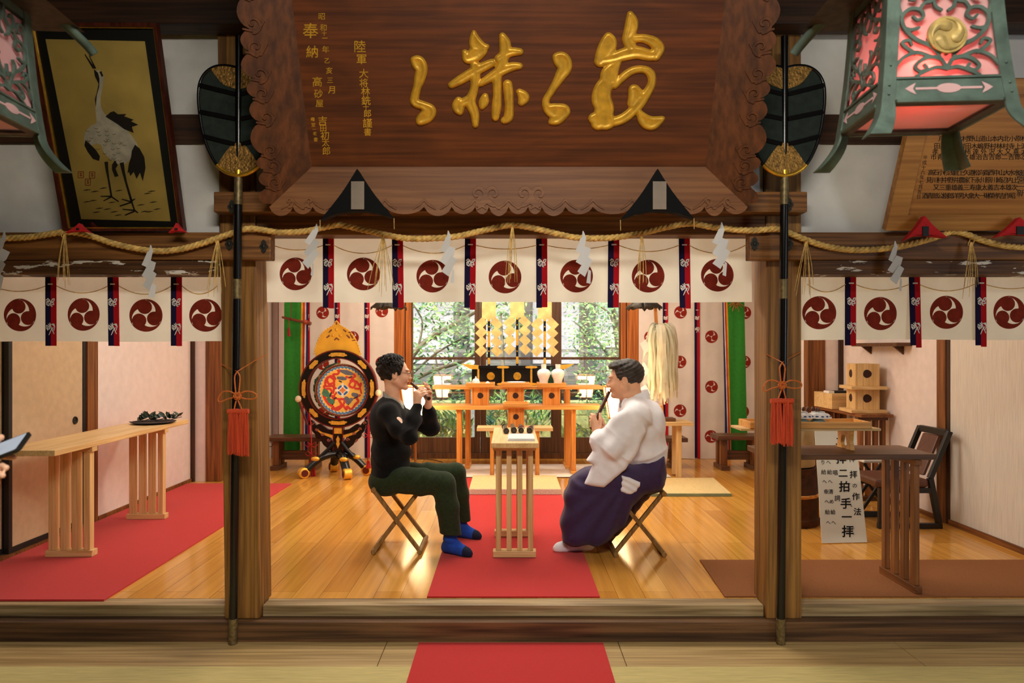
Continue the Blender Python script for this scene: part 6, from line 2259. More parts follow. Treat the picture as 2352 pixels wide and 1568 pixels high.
def ringface(r0, r1, y0, y1, n=64, sx=1.0):
    m = MB()
    for k in range(n):
        a0, a1 = 2 * math.pi * k / n, 2 * math.pi * (k + 1) / n
        P = lambda r, a, y: (DX + r * sx * math.cos(a), y, DZ + r * math.sin(a))
        b = len(m.v)
        m.v += [P(r0, a0, y0), P(r1, a0, y0), P(r1, a1, y0), P(r0, a1, y0), P(r0, a0, y1), P(r1, a0, y1), P(r1, a1, y1), P(r0, a1, y1)]
        for q in ((0, 1, 2, 3), (7, 6, 5, 4), (1, 5, 6, 2), (0, 3, 7, 4)):
            m.f.append(tuple(i + b for i in q))
            m.m.append(0)
    return m


part('frame_ring', ringface(0.325, 0.395, YD - .035, YD + .035), MT['black'], root, label='broad black lacquer ring', smooth=40)
part('red_edge', ringface(0.395, 0.408, YD - .04, YD + .04), DR, root, label='dark red outer edge', smooth=40)
part('red_edge', ringface(0.314, 0.325, YD - .04, YD + .04), DR, root, label='dark red inner edge', smooth=40)
for k in range(8):
    a0 = math.pi / 2 + k * math.pi / 4
    big = (k % 2 == 0)
    ln = 0.20 if big else 0.125
    wd = 0.021 if big else 0.024
    pl = []
    for s, f in ((-1, 0), (-.86, .55), (-.78, .35), (-.68, 1), (0, .9), (.68, 1), (.78, .35), (.86, .55), (1, 0)):
        pl.append((s * ln / 2, f * wd))
    pl = pl + [(a, -b) for a, b in reversed(pl[1:-1])]
    m = MB().prism(pl, lambda u, v, w: (DX + (0.36 + v) * math.cos(a0 + u / .36), YD - .0355 - w, DZ + (0.36 + v) * math.sin(a0 + u / .36)), 0, .006)
    if k == 4:
        pass
    part('gold_mount', m, MT['gold_flat'], root, label='pointed gold mount on the ring')
# crown
P = lambda x, y: (kX(x, YD), kZ(y, YD))
cr = [(774, 737), (783, 747), (800, 757), (812, 770), (821, 787), (827, 806), (825, 822), (810, 812), (795, 806), (778, 804), (760, 806), (744, 812), (729, 822), (724, 806), (729, 787), (737, 770), (749, 757), (766, 747)]
part('flame_crown', MB().prism([P(*q) for q in smooth_path(cr, 4, True)], lambda u, v, w: (u, YD + .01 - w, v), 0, .03), mat('yellow_gold_leaf', (250, 188, 56), 0.5, metal=0.25, var=0.06), root, label='yellow gold flame-shaped crown', bevel=0.002)
m = MB()
for q in smooth_path(cr[:7] + cr[12:], 3, True):
    if q[1] < 815:
        m.ball((P(*q)[0], YD - .022, P(*q)[1]), .0075, 6, 4)
for x, y, r in ((774, 757, 3.4), (766, 770, 3.4), (783, 770, 3.4)):
    m.ball((P(x, y)[0], YD - .022, P(x, y)[1]), r * YD / F, 8, 6)
part('crown_beads', m, MT['gold_flat'], root, label='row of gold beads round the crown', smooth=180)
hs = [[(752, 775, 1.6), (757, 771, 2.0)], [(757, 763, 1.2), (762, 758, 1.8)], [(790, 757, 1.4), (795, 761, 1.8)], [(770, 780, 1.6), (774, 776, 1.6), (779, 780, 1.6)], [(798, 770, 1.6), (803, 775, 2.2)], [(806, 768, 1.4), (811, 776, 1.8)], [(810, 782, 1.0), (816, 781, 1.4)], [(802, 763, 1.2), (806, 764, 1.4)], [(774, 741, 1.4), (774, 744, 1.8)]]
ct = stroke_contour(hs, 740, 825, 735, 795, 130)
part('crown_piercing', MB().relief(ct, lambda u, v, w: (kX(u, YD), YD - .0205 - w, kZ(v, YD)), 0, .001, sides=False), mat('crown_opening', (128, 74, 40), 0.8), root, label='small pierced openings')
# drum body
al = math.radians(20)
AX = Vector((math.sin(al), -math.cos(al), 0))
SX = Vector((math.cos(al), math.sin(al), 0))
DC = Vector((kX(787, YD), YD, kZ(896, YD))) - AX * 0.15


def dpt(r, a, h):
    return DC + AX * h + SX * (r * math.cos(a)) + Vector((0, 0, r * math.sin(a)))


body = MB()
prof = [(.245, -.15), (.262, -.14), (.275, -.07), (.280, 0), (.275, .07), (.262, .135), (.262, .14)]
vs = [dpt(r, 2 * math.pi * j / 48, h) for r, h in prof for j in range(48)]
body.add(vs, [(i * 48 + j, i * 48 + (j + 1) % 48, (i + 1) * 48 + (j + 1) % 48, (i + 1) * 48 + j) for i in range(len(prof) - 1) for j in range(48)])
part('drum_shell', body, mat('painted_drum_shell', (178, 158, 104), 0.5, var=0.25, ns=14), root, label='painted olive-gold shell', smooth=60)
sw = MB()
rnd = random.Random(8)
for k in range(26):
    a = math.pi * rnd.uniform(.55, 1.45)
    h0 = rnd.uniform(-.1, .06)
    pts = [dpt(.283, a + .10 * math.sin(t * 5 + k) * .6, h0 + .09 * t) for t in [j / 6 for j in range(7)]]
    sw.tube(pts, .006, 5)
part('shell_scrolls', sw, mat('drum_green_paint', (44, 84, 62), 0.6), root, label='green painted scrolls')
part('drum_skin', MB().add([dpt(.262, 2 * math.pi * j / 64, .145) for j in range(64)], [tuple(range(64))]), mat('drum_skin_gold', (236, 186, 78), 0.6, var=0.06, ns=10), root, label='golden painted drumhead', fix=False)
hoop = MB().tube([dpt(.266, 2 * math.pi * j / 64, .145) for j in range(64)], .011, 8, closed=True)
part('hoop', hoop, DR, root, label='dark red hoop', smooth=60)
st_ = MB()
for j in range(90):
    st_.ball(dpt(.272, 2 * math.pi * j / 90, .152), .0042, 5, 4)
part('hoop_studs', st_, MT['gold_flat'], root, label='tiny studs round the hoop')


def dface(u, v, w):
    return DC + AX * (.1455 + w) + SX * u + Vector((0, 0, v))


def face_paint(nm, strokes, col, w, lab, n=150):
    ct = stroke_contour(strokes, -.26, .26, -.26, .26, n)
    part(nm, MB().relief(ct, dface, 0, w, sides=False), mat('drum_' + nm, col, 0.6, var=0.1, ns=40), root, label=lab, fix=False)


wav, wav2 = [], []
for k in range(40):
    a = 2 * math.pi * k / 40
    c0 = [((.238 + .010 * math.sin(t * math.pi)) * math.cos(a + .15 * t), (.238 + .010 * math.sin(t * math.pi)) * math.sin(a + .15 * t), .011 * (1 - .4 * t)) for t in (0, .5, 1)]
    wav.append(c0)
    wav2.append([(.226 * math.cos(a + .05), .226 * math.sin(a + .05), .003), (.236 * math.cos(a + .1), .236 * math.sin(a + .1), .003)])
face_paint('blue_waves', wav, (74, 128, 176), .0006, 'blue wave border')
face_paint('white_wave_crests', wav2, (226, 226, 214), .0009, 'white wave crests')
z_ = 0.1 * 0
zz = lambda L_: [((x - 433) * .00104, (705 - y) * .00104, r * .00104) for x, y, r in L_]
red = [[(400, 505, 12), (385, 540, 11), (340, 545, 11), (360, 590, 11), (320, 560, 11), (280, 590, 12), (300, 640, 12), (350, 620, 11), (330, 580, 10), (290, 570, 10), (265, 610, 11), (270, 660, 11), (330, 660, 11), (370, 690, 10)],
       [(250, 660, 10), (262, 690, 11), (310, 690, 11), (340, 730, 10), (350, 640, 11)], [(385, 505, 10), (430, 512, 10), (470, 540, 11), (540, 545, 12), (555, 570, 12), (510, 580, 11), (470, 570, 10)],
       [(510, 610, 11), (540, 600, 11), (560, 640, 11), (540, 680, 11), (500, 660, 11), (520, 620, 10), (570, 620, 11), (600, 660, 11), (615, 640, 11), (600, 690, 11), (560, 690, 11)], [(610, 690, 9), (620, 740, 8)],
       [(250, 760, 14), (270, 800, 14), (300, 840, 14), (340, 870, 12), (330, 890, 11), (380, 880, 12), (420, 850, 11), (400, 800, 11), (450, 800, 12), (440, 850, 11), (390, 900, 11), (350, 895, 11)],
       [(440, 860, 11), (470, 900, 12), (480, 870, 11), (520, 900, 11), (560, 850, 12), (590, 820, 12), (570, 780, 12), (605, 760, 12)], [(330, 760, 12), (350, 800, 12)], [(380, 720, 9), (350, 760, 9), (380, 790, 9), (420, 790, 8)], [(455, 790, 9), (480, 780, 9)]]
face_paint('red_cords', [smooth_path(zz(s), 5) for s in red], (204, 52, 36), .0008, 'red looping cord pattern', 190)
face_paint('green_beasts', [zz(s) for s in ([(255, 700, 16), (265, 730, 34), (300, 760, 20)], [(310, 810, 22), (330, 820, 26), (290, 790, 16)])], (62, 118, 92), .0011, 'green beast shapes')
face_paint('grey_beasts', [zz(s) for s in ([(420, 510, 14), (470, 525, 26), (520, 540, 18)], [(390, 580, 14), (430, 585, 20), (460, 590, 14)], [(470, 790, 22), (490, 820, 30), (520, 800, 18)], [(540, 750, 20), (570, 760, 22)])], (92, 96, 112), .0012, 'grey beast shapes')
face_paint('dark_spots', [zz(s) for s in ([(320, 730, 8), (310, 760, 8)], [(350, 790, 8), (370, 780, 7)], [(400, 610, 7), (420, 620, 7)], [(500, 575, 7), (525, 570, 7)], [(545, 790, 7), (580, 775, 7)], [(490, 850, 7)], [(335, 845, 8)])], (40, 34, 34), .0014, 'dark painted spots')
face_paint('centre_white', [[(0, -.066, .012)], [(0, .066, .012)], [(-.066, 0, .012)], [(.066, 0, .012)], [(0, 0, .062)]], (232, 226, 208), .0016, 'pale centre medallion')
face_paint('centre_blue', [[(-.042, .02, .011), (-.02, .042, .011)], [(.042, .02, .011), (.02, .042, .011)], [(-.042, -.02, .011), (-.02, -.042, .011)], [(.042, -.02, .011), (.02, -.042, .011)]], (28, 96, 168), .0019, 'blue petals of the medallion')
face_paint('centre_orange', [[(-.02, 0, .012), (.02, 0, .012)], [(0, -.02, .012), (0, .02, .012)]], (214, 124, 66), .0021, 'orange heart of the medallion')
# hanger hook
part('hook', MB().tube([Vector((DX, YD, DZ + .325)), Vector((DX, YD, DZ + .30))], .012, 8).tube([Vector((DX + .016 * math.sin(t), YD, DZ + .283 + .02 * math.cos(t))) for t in [2 * math.pi * j / 14 for j in range(14)]], .005, 6, closed=True), MT['gold_aged'], root, smooth=60)
# column, cloud arms and feet
cl = MB().box((DX - .047, YD - .03, .17), (DX + .047, YD + .03, DZ - .40))
part('stand_column', cl, MT['black'], root, bevel=0.004)
for x in (-.05, .05):
    part('red_edge', MB().box((DX + x - .005, YD - .034, .17), (DX + x + .005, YD + .034, DZ - .40)), DR, root)
part('gold_mount', MB().prism([(-.02, 0), (0, -.05), (.02, 0), (.012, .02), (.02, .045), (0, .085), (-.02, .045), (-.012, .02)], lambda u, v, w: (DX + u, YD - .0305 - w, .33 + v), 0, .006), MT['gold_flat'], root)
part('gold_mount', MB().box((DX - .04, YD - .036, DZ - .47), (DX + .04, YD - .0305, DZ - .41)), MT['gold_flat'], root)
for s in (-1, 1):
    ar = [[(.04, -.62, .05), (.12, -.56, .045), (.16, -.50, .04), (.24, -.43, .035), (.275, -.36, .02)], [(.05, -.47, .035), (.12, -.455, .03), (.2, -.40, .03)], [(.12, -.55, .05)], [(.2, -.485, .042)], [(.255, -.41, .03)], [(.29, -.345, .018), (.30, -.37, .012)]]
    ct = stroke_contour([[(s * a, b, c) for a, b, c in q] for q in ar], -.36, .36, -.72, -.30, 120)
    arm = part('cloud_arm', MB().relief(ct, lambda u, v, w: (DX + u, YD + .02 - w, DZ + v), 0, .045), MT['black'], root, label='black carved cloud bracket', smooth=40)
    ed = [spiral((s * a, b), .018, 1.0, 0, s, .006) for a, b in ((.10, -.535), (.165, -.475), (.225, -.425), (.275, -.362))]
    ct = stroke_contour(ed, -.36, .36, -.72, -.30, 160)
    part('cloud_scroll', MB().relief(ct, lambda u, v, w: (DX + u, YD - .026 - w, DZ + v), 0, .006), mat('mauve_lacquer', (136, 72, 66), 0.5), arm, label='mauve scroll edging', smooth=40)
    ct = stroke_contour([[(s * .06, -.50, .016), (s * .17, -.465, .010), (s * .22, -.43, .006)]], -.36, .36, -.72, -.30, 100)
    part('gold_inlay', MB().relief(ct, lambda u, v, w: (DX + u, YD - .026 - w, DZ + v), 0, .005), MT['gold_flat'], arm)
    # upper braces from column to feet
    part('brace', MB().tube([(DX + s * .04, YD - .02, .34), (DX + s * .10, YD - .05, .27), (DX + s * .17, YD - .07, .20)], .022, 8), MT['black'], root, smooth=60)
for k, (tx, ty) in enumerate(((-.31, -.20), (.15, -.26), (.30, -.02), (-.10, .18))):
    pts = [(DX, YD, .22), (DX + tx * .35, YD + ty * .35, .215), (DX + tx * .65, YD + ty * .65, .16), (DX + tx * .9, YD + ty * .9, .085), (DX + tx, YD + ty, .05)]
    leg = part('scroll_leg', MB().tube([Vector(q) for q in smooth_path(pts, 5)], [0.05] * 8 + [.045] * 8 + [.04] * 5, 10, flat=0.75), MT['black'], root, label='black curved foot', smooth=60)
    d = Vector((tx, ty, 0)).normalized()
    sd = Vector((-d.y, d.x, 0))
    c = Vector((DX + tx, YD + ty, .055))
    Rm = Matrix((d, Vector((0, 0, 1)), sd)).transposed()
    part('scroll_end', MB().lathe([(0, -.042), (.045, -.042), (.054, -.035), (.054, .035), (.045, .042), (0, .042)], c, 22, Rm), MT['gold_flat'], leg, label='gold banded scroll end', smooth=40)
    part('scroll_cap', MB().lathe([(0, -.045), (.036, -.045), (.036, .045), (0, .045)], c, 18, Rm), DR, leg, smooth=40)
    part('gold_inlay', MB().ball(Vector(pts[2]) + Vector((0, -.028, .03)), (.045, .02, .026), 10, 6), MT['gold_flat'], leg, smooth=180)
# drumsticks and cords
for s, (x0, y0, x1, y1) in ((-1, (685, 916, 706, 975)), (1, (869, 902, 848, 962))):
    a, b = W(x0, y0, YD - .06), W(x1, y1, YD - .05)
    part('drumstick', MB().tube([a, b], [.012, .014], 10), DR, root, label='red drumstick', smooth=50)
    part('drumstick_head', MB().ball(a, (.032, .032, .035), 14, 8), mat('cream_leather', (226, 206, 172), 0.6), root, label='round cream drumstick head', smooth=180)
RC = mat('crimson_cord', (170, 26, 26), 0.8)
for i, (x, y0, y1, kn, ty0, ty1, hw_) in enumerate(((715, 948, 1018, (1022, 1042), 1060, 1102, 12), (845, 938, 1055, (1000,), 1058, 1076, 6))):
    Yt = YD - .10
    part('cord', MB().tube([W(x - 4 if i == 0 else x + 8, y0, YD - .05), W(x, (y0 + y1) / 2, Yt), W(x, ty0, Yt)], .006, 6), RC, root, smooth=60)
    for ky in kn:
        for s in (-1, 1):
            part('bow_loop', MB().tube([W(x + s * u, ky + v, Yt - .01) for u, v in ((0, 0), (8, -6), (14, -1), (8, 5), (0, 1))], .004, 6), RC, root, smooth=60)
    f = MB()
    rnd = random.Random(i)
    for k in range(40):
        u = rnd.uniform(-1, 1)
        f.tube([W(x + u * hw_ * .5 + 1, ty0, Yt + rnd.uniform(-.02, .02)), W(x + u * hw_ + 1, ty1 + rnd.uniform(-2, 0), Yt + rnd.uniform(-.025, .025))], [.003, .0035], 5)
    part('tassel', f, RC, root, label='dark crimson tassel')

# ================================================================== THINGS IN THE RIGHT BAY
root = thing('tray_stand', 'yellow wooden tray on cut-out legs standing on the dark brown table', 'tray', (1.66, 3.93, 0.7575))
yt0, yt1 = 3.86, 4.06
part('tray_base', MB().box((kX(1702, 3.87), 3.87, .868), (kX(2024, 3.87), 4.05, .8815)), MT['hinoki_x'], root, bevel=0.002)
xa, xb = 1.335, kX(2003, 3.86)
for a, b in (((xa, yt0), (xb, yt0 + .014)), ((xa, yt1 - .014), (xb, yt1)), ((xa, yt0 + .0145), (xa + .014, yt1 - .0145)), ((xb - .014, yt0 + .0145), (xb, yt1 - .0145))):
    part('tray_rim', MB().box((a[0], a[1], .882), (b[0], b[1], .918)), MT['hinoki_h'], root, bevel=0.002)
part('tray_bottom', MB().box((xa + .0145, yt0 + .0145, .882), (xb - .0145, yt1 - .0145, .888)), MT['hinoki_x'], root)
for x in (1.44, 1.90):
    pl = [(-.085, 0), (-.02, 0), (-.035, .03), (-.02, .075), (.02, .075), (.035, .03), (.02, 0), (.085, 0), (.07, .05), (.08, .11), (-.08, .11), (-.07, .05)]
    part('cutout_leg', MB().prism(pl, lambda u, v, w: (x + w, 3.96 + u, .7578 + v), 0, .022), MT['hinoki_h'], root, bevel=0.002)


def bowl(label, cx, cy, z, r, h, mt, pattern=False, group=None):
    root = thing('porcelain_bowl', label, 'bowl', (cx, cy, z), group)
    pf = [(0, h), (r * .48, h), (r * .5, h - .006), (r * .55, h - .008), (r * .8, h * .62), (r, .002), (r, 0), (r * .96, 0), (r * .74, h * .55), (0, h * .8)]
    part('bowl_body', MB().lathe(pf, (cx, cy, z), 28), mt, root, smooth=45)
    if pattern:
        m = MB()
        for k in range(14):
            a = 2 * math.pi * k / 14
            for t, s in ((.3, .009), (.62, .011)):
                rr, zz = r * (.55 + .42 * t) + .001, (h - .008) * (1 - t)
                m.ball((cx + rr * math.cos(a + t), cy + rr * math.sin(a + t), z + zz), (s, s, s * .5), 8, 5)
        part('blue_dots', m, mat('cobalt_blue', (40, 56, 110), 0.2), root, label='cobalt blue brush marks', smooth=180)
    return root


MT['celadon'] = mat('celadon_glaze', (184, 208, 196), 0.15, var=0.03)
for i, (px, g) in enumerate(((1840, 0), (1879, 1))):
    x = kX(px, 3.95)
    bowl(('pale green upturned bowl on the yellow tray, next to the right pillar', 'pale green upturned bowl on the yellow tray, right of the pair')[i], x, 3.95, .8885, .052, .045, MT['celadon'], group='upturned bowls on the tray')
    bowl(('blue and white upturned bowl on the pale green bowl next to the pillar', 'blue and white upturned bowl on the right pale green bowl')[i], x, 3.95, .934, .072 if i else .07, .035, MT['porcelain'], True, group='upturned bowls on the tray')
m = MB()
rnd = random.Random(4)
c = W(1858, 934, 3.95)
for k in range(26):
    a = 2 * math.pi * k / 13
    m.ball((c.x + .055 * math.cos(a), 3.95 + .03 * math.sin(a), .975 + .006 * (k // 13) + rnd.uniform(0, .006)), .0075, 8, 6)
solo('prayer_beads', 'string of dark brown wooden beads lying on the upturned bowls', 'beads', m, mat('brown_beads', (86, 46, 30), 0.3), smooth=180)
solo('small_box', 'pale wooden box just left of the right pillar behind the yellow tray', 'box', MB().box((kX(1722, 4.3), 4.26, .8), (kX(1752, 4.3), 4.42, kZ(958, 4.3))), MT['hinoki_x'], bevel=0.003) if False else None

# paper sign with brush writing
s0 = [FL(1888, 1248, 0.003), FL(1992, 1246, 0.003)]
s1 = [W(1871, 985, 5.06), W(1964, 983, 5.06)]
SP = s0[0]
SN = (s0[1] - s0[0]).cross(s1[0] - s0[0]).normalized()
if SN.y > 0:
    SN = -SN


def sgn(px, py, w):
    return ONP(px, py, SP, SN) + SN * w


root = thing('paper_sign', 'tall white paper sign with black brush instructions leaning behind the dark table', 'sign', s0[0])
part('sheet', MB().prism([(1888, 1247), (1992, 1245), (1964, 985), (1871, 987)], sgn, -.003, 0), cloth('sign_paper', (232, 230, 216), 0.1, var=0.02), root)
part('backing_stand', MB().bar(sgn(1912, 1000, -.01), FL(1918, 1200, .012), .03, .012), MT['walnut_z'], root, label='thin dark support behind the sheet')
q = .3954
tx = [('神', 396, 692, 40), ('拝', 405, 782, 46), ('の', 412, 848, 30), ('作', 419, 910, 46), ('法', 428, 998, 46),
      ('二', 327, 590, 54), ('拝', 333, 690, 62), ('二', 345, 775, 56), ('拍', 351, 852, 66), ('手', 361, 950, 66), ('一', 366, 1028, 62), ('拝', 372, 1112, 72),
      ('唱', 299, 772, 32), ('詞', 311, 920, 36),
      ('祓', 254, 664, 28), ('へ', 260, 712, 28), ('給', 266, 768, 30), ('へ', 270, 824, 28), ('清', 273, 882, 30), ('め', 278, 940, 28), ('給', 286, 1000, 30), ('へ', 289, 1062, 28),
      ('守', 224, 664, 28), ('り', 228, 712, 28), ('給', 232, 768, 30), ('へ', 237, 824, 28), ('幸', 246, 882, 30), ('へ', 250, 940, 28), ('給', 254, 1000, 30), ('へ', 259, 1062, 28),
      ('は', 382, 836, 12), ('く', 384, 868, 12), ('し', 390, 930, 12), ('ゅ', 393, 966, 12), ('ば', 404, 1096, 12), ('い', 407, 1130, 12), ('い', 366, 700, 11), ('は', 364, 676, 11)]
g = MB()
for ch, u, v, s in tx:
    vs, fs = glyph(ch)
    bs = .022 if s > 40 else .012
    for du, dv in ((0, 0), (bs, 0), (0, bs), (-bs, 0), (0, -bs)):
        g.add([sgn(1800 + (u + (a + du) * s) * q, 780 + (v - (b + dv) * s) * q, .0012) for a, b in vs], fs)
part('brush_writing', g, mat('sign_ink', (16, 14, 14), 0.7), root, label='black brush writing', fix=False)

root = thing('log_pedestal', 'dark brown log block pedestal half hidden behind the right pillar', 'pedestal', (2.135, 5.335, .0005))
part('log', MB().lathe([(0, 0), (.222, 0), (.226, .05), (.215, .06), (.215, .22), (.220, .24), (.212, .25), (.212, .43), (0, .44)], (2.135, 5.335, .0005), 14), mat('bark_brown', (70, 40, 22), 0.8, var=0.3, ns=14, bump=0.5, bs=20), root, smooth=40)
part('split_band', MB().lathe([(.2215, .215), (.227, .22), (.227, .235), (.2215, .24)], (2.135, 5.335, .0005), 14), MT['hinoki_h'], root)
solo('wooden_tub', 'beige cylindrical tub standing on the log pedestal behind the sign', 'tub', MB().lathe([(0, 0), (.195, 0), (.2, .012), (.2, .31), (.19, .32), (0, .32)], (2.125, 5.335, .442), 28), mat('beige_tub', (206, 190, 150), 0.6), smooth=40)
solo('wooden_box', 'pale wooden box at the far end of the dark table by the right wall', 'box', MB().box((3.0, 6.48, .7605), (3.26, 6.86, .905)), HX, bevel=0.003)
root = thing('black_case', 'flat black case with a white end lying on the pale wooden box', 'case', (3.1, 6.6, .9055))
part('case_body', MB().box((3.055, 6.55, .9058), (3.24, 6.66, .926)), MT['black_matte'], root, bevel=0.003)
part('case_end', MB().box((3.005, 6.55, .9058), (3.0545, 6.66, .926)), MT['porcelain'], root, label='white end')
root = thing('wall_shelf', 'short dark wooden shelf on the right wall under the crested curtain hem', 'shelf', (3.25, 6.1, 1.335))
part('board', MB().box((3.19, 5.74, 1.345), (3.319, 6.5, 1.375)), MT['walnut_x'], root, bevel=0.003)
for y in (5.86, 6.38):
    part('bracket', MB().prism([(0, 0), (-.09, 0), (0, -.07)], lambda u, v, w: (3.319 + u, y + w, 1.3445 + v), 0, .02), MT['walnut_x'], root)

# low chair
root = thing('low_chair', 'low black framed chair with brown leather seat by the right wall', 'chair', (2.95, 5.3, .0005))
BK = mat('black_chair_wood', (20, 18, 18), 0.4)
for y in (5.135, 5.50):
    part('sled_rail', MB().box((2.715, y - .018, .0005), (3.185, y + .018, .04)), BK, root, bevel=0.003)
    part('leg', MB().box((2.72, y - .018, .0405), (2.76, y + .018, .30)), BK, root, bevel=0.003)
    part('leg', MB().bar((3.165, y, .0405), (3.10, y, .37), .04, .036, up=(0, 1, 0)), BK, root, bevel=0.003)
    part('back_post', MB().bar((3.10, y, .37), (3.245, y, .715), .036, .034, up=(0, 1, 0)), BK, root, bevel=0.003)
    part('side_rail', MB().box((2.76, y - .017, .262), (3.10, y + .017, .30)), BK, root, bevel=0.003)
part('top_rail', MB().bar((3.24, 5.152, .70), (3.24, 5.483, .70), .034, .05), BK, root, bevel=0.004)
part('seat', MB().box((2.70, 5.118, .301), (3.085, 5.517, .365)), MT['leather'], root, label='brown leather seat cushion', bevel=0.02)
part('backrest', MB().hexa([(3.095, 5.22, .375), (3.12, 5.22, .375), (3.12, 5.42, .375), (3.095, 5.42, .375), (3.215, 5.22, .672), (3.24, 5.22, .672), (3.24, 5.42, .672), (3.215, 5.42, .672)]), MT['leather'], root, label='brown leather back panel', bevel=0.008)
root = thing('cross_leg_stool', 'black cross-legged stool with a pale seat behind the low chair', 'stool', (3.02, 5.78, .0005))
part('seat', MB().box((2.88, 5.66, .395), (3.16, 5.90, .42)), mat('pale_seat_pad', (206, 200, 190), 0.7), root, bevel=0.008)
for y in (5.68, 5.88):
    part('leg', MB().bar((2.89, y, .39), (3.15, y, .012), .022, .02, up=(0, 1, 0)), BK, root)
    part('leg', MB().bar((3.15, y + .021 * (1 if y < 5.8 else -1), .39), (2.89, y + .021 * (1 if y < 5.8 else -1), .012), .022, .02, up=(0, 1, 0)), BK, root)

# ================================================================== PEOPLE
def fpoly(F_, pts, Y0, Yc, th, rnd_=0.04, k=0.02, tilt=(0, 0), op='add'):
    """rounded slab whose side outline is a pixel polygon taken at depth Y0; Yc centre, th half thickness, tilt = dY/dX, dY/dZ"""
    P2 = np.array([[kX(x, Y0), kZ(y, Y0)] for x, y in pts])
    lo = [P2[:, 0].min() - .06, Yc - th - .08 - abs(tilt[0]) * .3 - abs(tilt[1]) * .3, P2[:, 1].min() - .06]
    hi = [P2[:, 0].max() + .06, Yc + th + .08 + abs(tilt[0]) * .3 + abs(tilt[1]) * .3, P2[:, 1].max() + .06]
    sl, X, Y, Z = F_._win(lo, hi)
    x, z = X[:, 0, :], Z[0, 0, :][None, :]
    x = np.broadcast_to(X[:, :, 0], (X.shape[0], 1)).reshape(-1, 1) + 0 * z
    z = 0 * x + Z.reshape(1, -1)
    d2 = np.full(x.shape, 1e9)
    ins = np.zeros(x.shape, bool)
    n = len(P2)
    for i in range(n):
        a, b = P2[i], P2[(i + 1) % n]
        e = b - a
        t = np.clip(((x - a[0]) * e[0] + (z - a[1]) * e[1]) / (e @ e + 1e-12), 0, 1)
        d2 = np.minimum(d2, np.hypot(x - a[0] - t * e[0], z - a[1] - t * e[1]))
        c = ((a[1] > z) != (b[1] > z))
        ins ^= c & (x < e[0] * (z - a[1]) / (e[1] if abs(e[1]) > 1e-9 else 1e-9) + a[0])
    d2 = np.where(ins, -d2, d2)[:, None, :]
    cx, cz = P2[:, 0].mean(), P2[:, 1].mean()
    dy = np.abs(Y - Yc - tilt[0] * (X - cx) - tilt[1] * (Z - cz)) - th
    q1, q2 = np.maximum(d2 + rnd_, 0), np.maximum(dy + rnd_, 0)
    d = np.sqrt(q1 * q1 + q2 * q2) + np.minimum(np.maximum(d2 + rnd_, dy + rnd_), 0) - rnd_
    F_._put(sl, d.astype(np.float32), k, op)
    return F_


def head_axes(fwd, pitch):
    f = Vector(fwd).normalized()
    l = Vector((0, 0, 1)).cross(f).normalized()
    f = (f * math.cos(pitch) - Vector((0, 0, 1)) * math.sin(pitch)).normalized()
    u = f.cross(l).normalized()
    return f, l, u


def add_head(F_, H, ax, s=1.0, full=0.0):
    f, l, u = ax
    R = np.array([[f[i], l[i], u[i]] for i in range(3)])
    L = lambda x, y, z: np.array(H + (f * x + l * y + u * z) * s)
    e = lambda c, r, k=.015, op='add': F_.ell(L(*c), np.array(r) * s, R, k, op)
    e((-.016, 0, .028), (.093, .074, .084), .02)
    e((.034, 0, -.022), (.060, .058 + full * .006, .074), .03)
    for y in (-1, 1):
        F_.cap(L(.0, y * .054, -.048), L(.064, y * .016, -.088), (.022 + full * .006) * s, .017 * s, .02)
        e((.055, y * .040, -.03), (.026, .020 + full * .004, .026), .02)
        e((.080, y * .028, .026), (.014, .026, .008), .012)
        e((.097, y * .031, .006), (.013, .014, .010), .010, 'sub')
        F_.ell(L(-.006, y * .076, -.010), np.array((.019, .008, .032)) * s, R, .004)
        F_.ell(L(-.002, y * .083, -.006), np.array((.010, .005, .018)) * s, R, .004, 'sub')
        e((.100, y * .010, -.029), (.010, .008, .008), .006)
        e((.078, y * .030, .006), (.0135, .0145, .0125), .003)
    F_.cap(L(.086, 0, .016), L(.108, 0, -.024), .007 * s, .010 * s, .010)
    e((.079, 0, -.090), (.018, .024, .017), .015)
    e((.091, 0, -.052), (.011, .022, .0065), .006)
    e((.089, 0, -.0635), (.011, .019, .0065), .006)
    F_.cap(L(.106, -.022, -.0575), L(.106, .022, -.0575), .0016 * s, .0016 * s, .002, 'sub')
    return L, R


def lipfn(L, base=0):
    c = L(.097, 0, -.058)

    def fn(C):
        q = (C - c) / np.array([.02, .024, .0125])
        return ((q ** 2).sum(1) < 1).astype(int)
    return fn


def face_parts(root, L, ax, s, mhair, lidded=0.55):
    f, l, u = ax
    for y in (-1, 1):
        e = MB().ball(L(.0795, y * .030, .005), .0132 * s, 12, 8)
        ee = part('eye', e, MT['white_eye'], root, smooth=180)
        part('iris', MB().ball(L(.0875, y * .030, .003), .0062 * s, 10, 6), MT['iris'], ee, smooth=180)
        part('eyelash', MB().tube([Vector(L(.087, y * .017, .005)), Vector(L(.094, y * .028, .0085)), Vector(L(.084, y * .044, .004))], .0018 * s, 6), MT['hair'], root)
        part('eyebrow', MB().tube([Vector(L(.0895, y * .013, .026)), Vector(L(.0895, y * .028, .031)), Vector(L(.076, y * .047, .026))], [.003 * s, .0038 * s, .002 * s], 7), mhair, root, smooth=60)


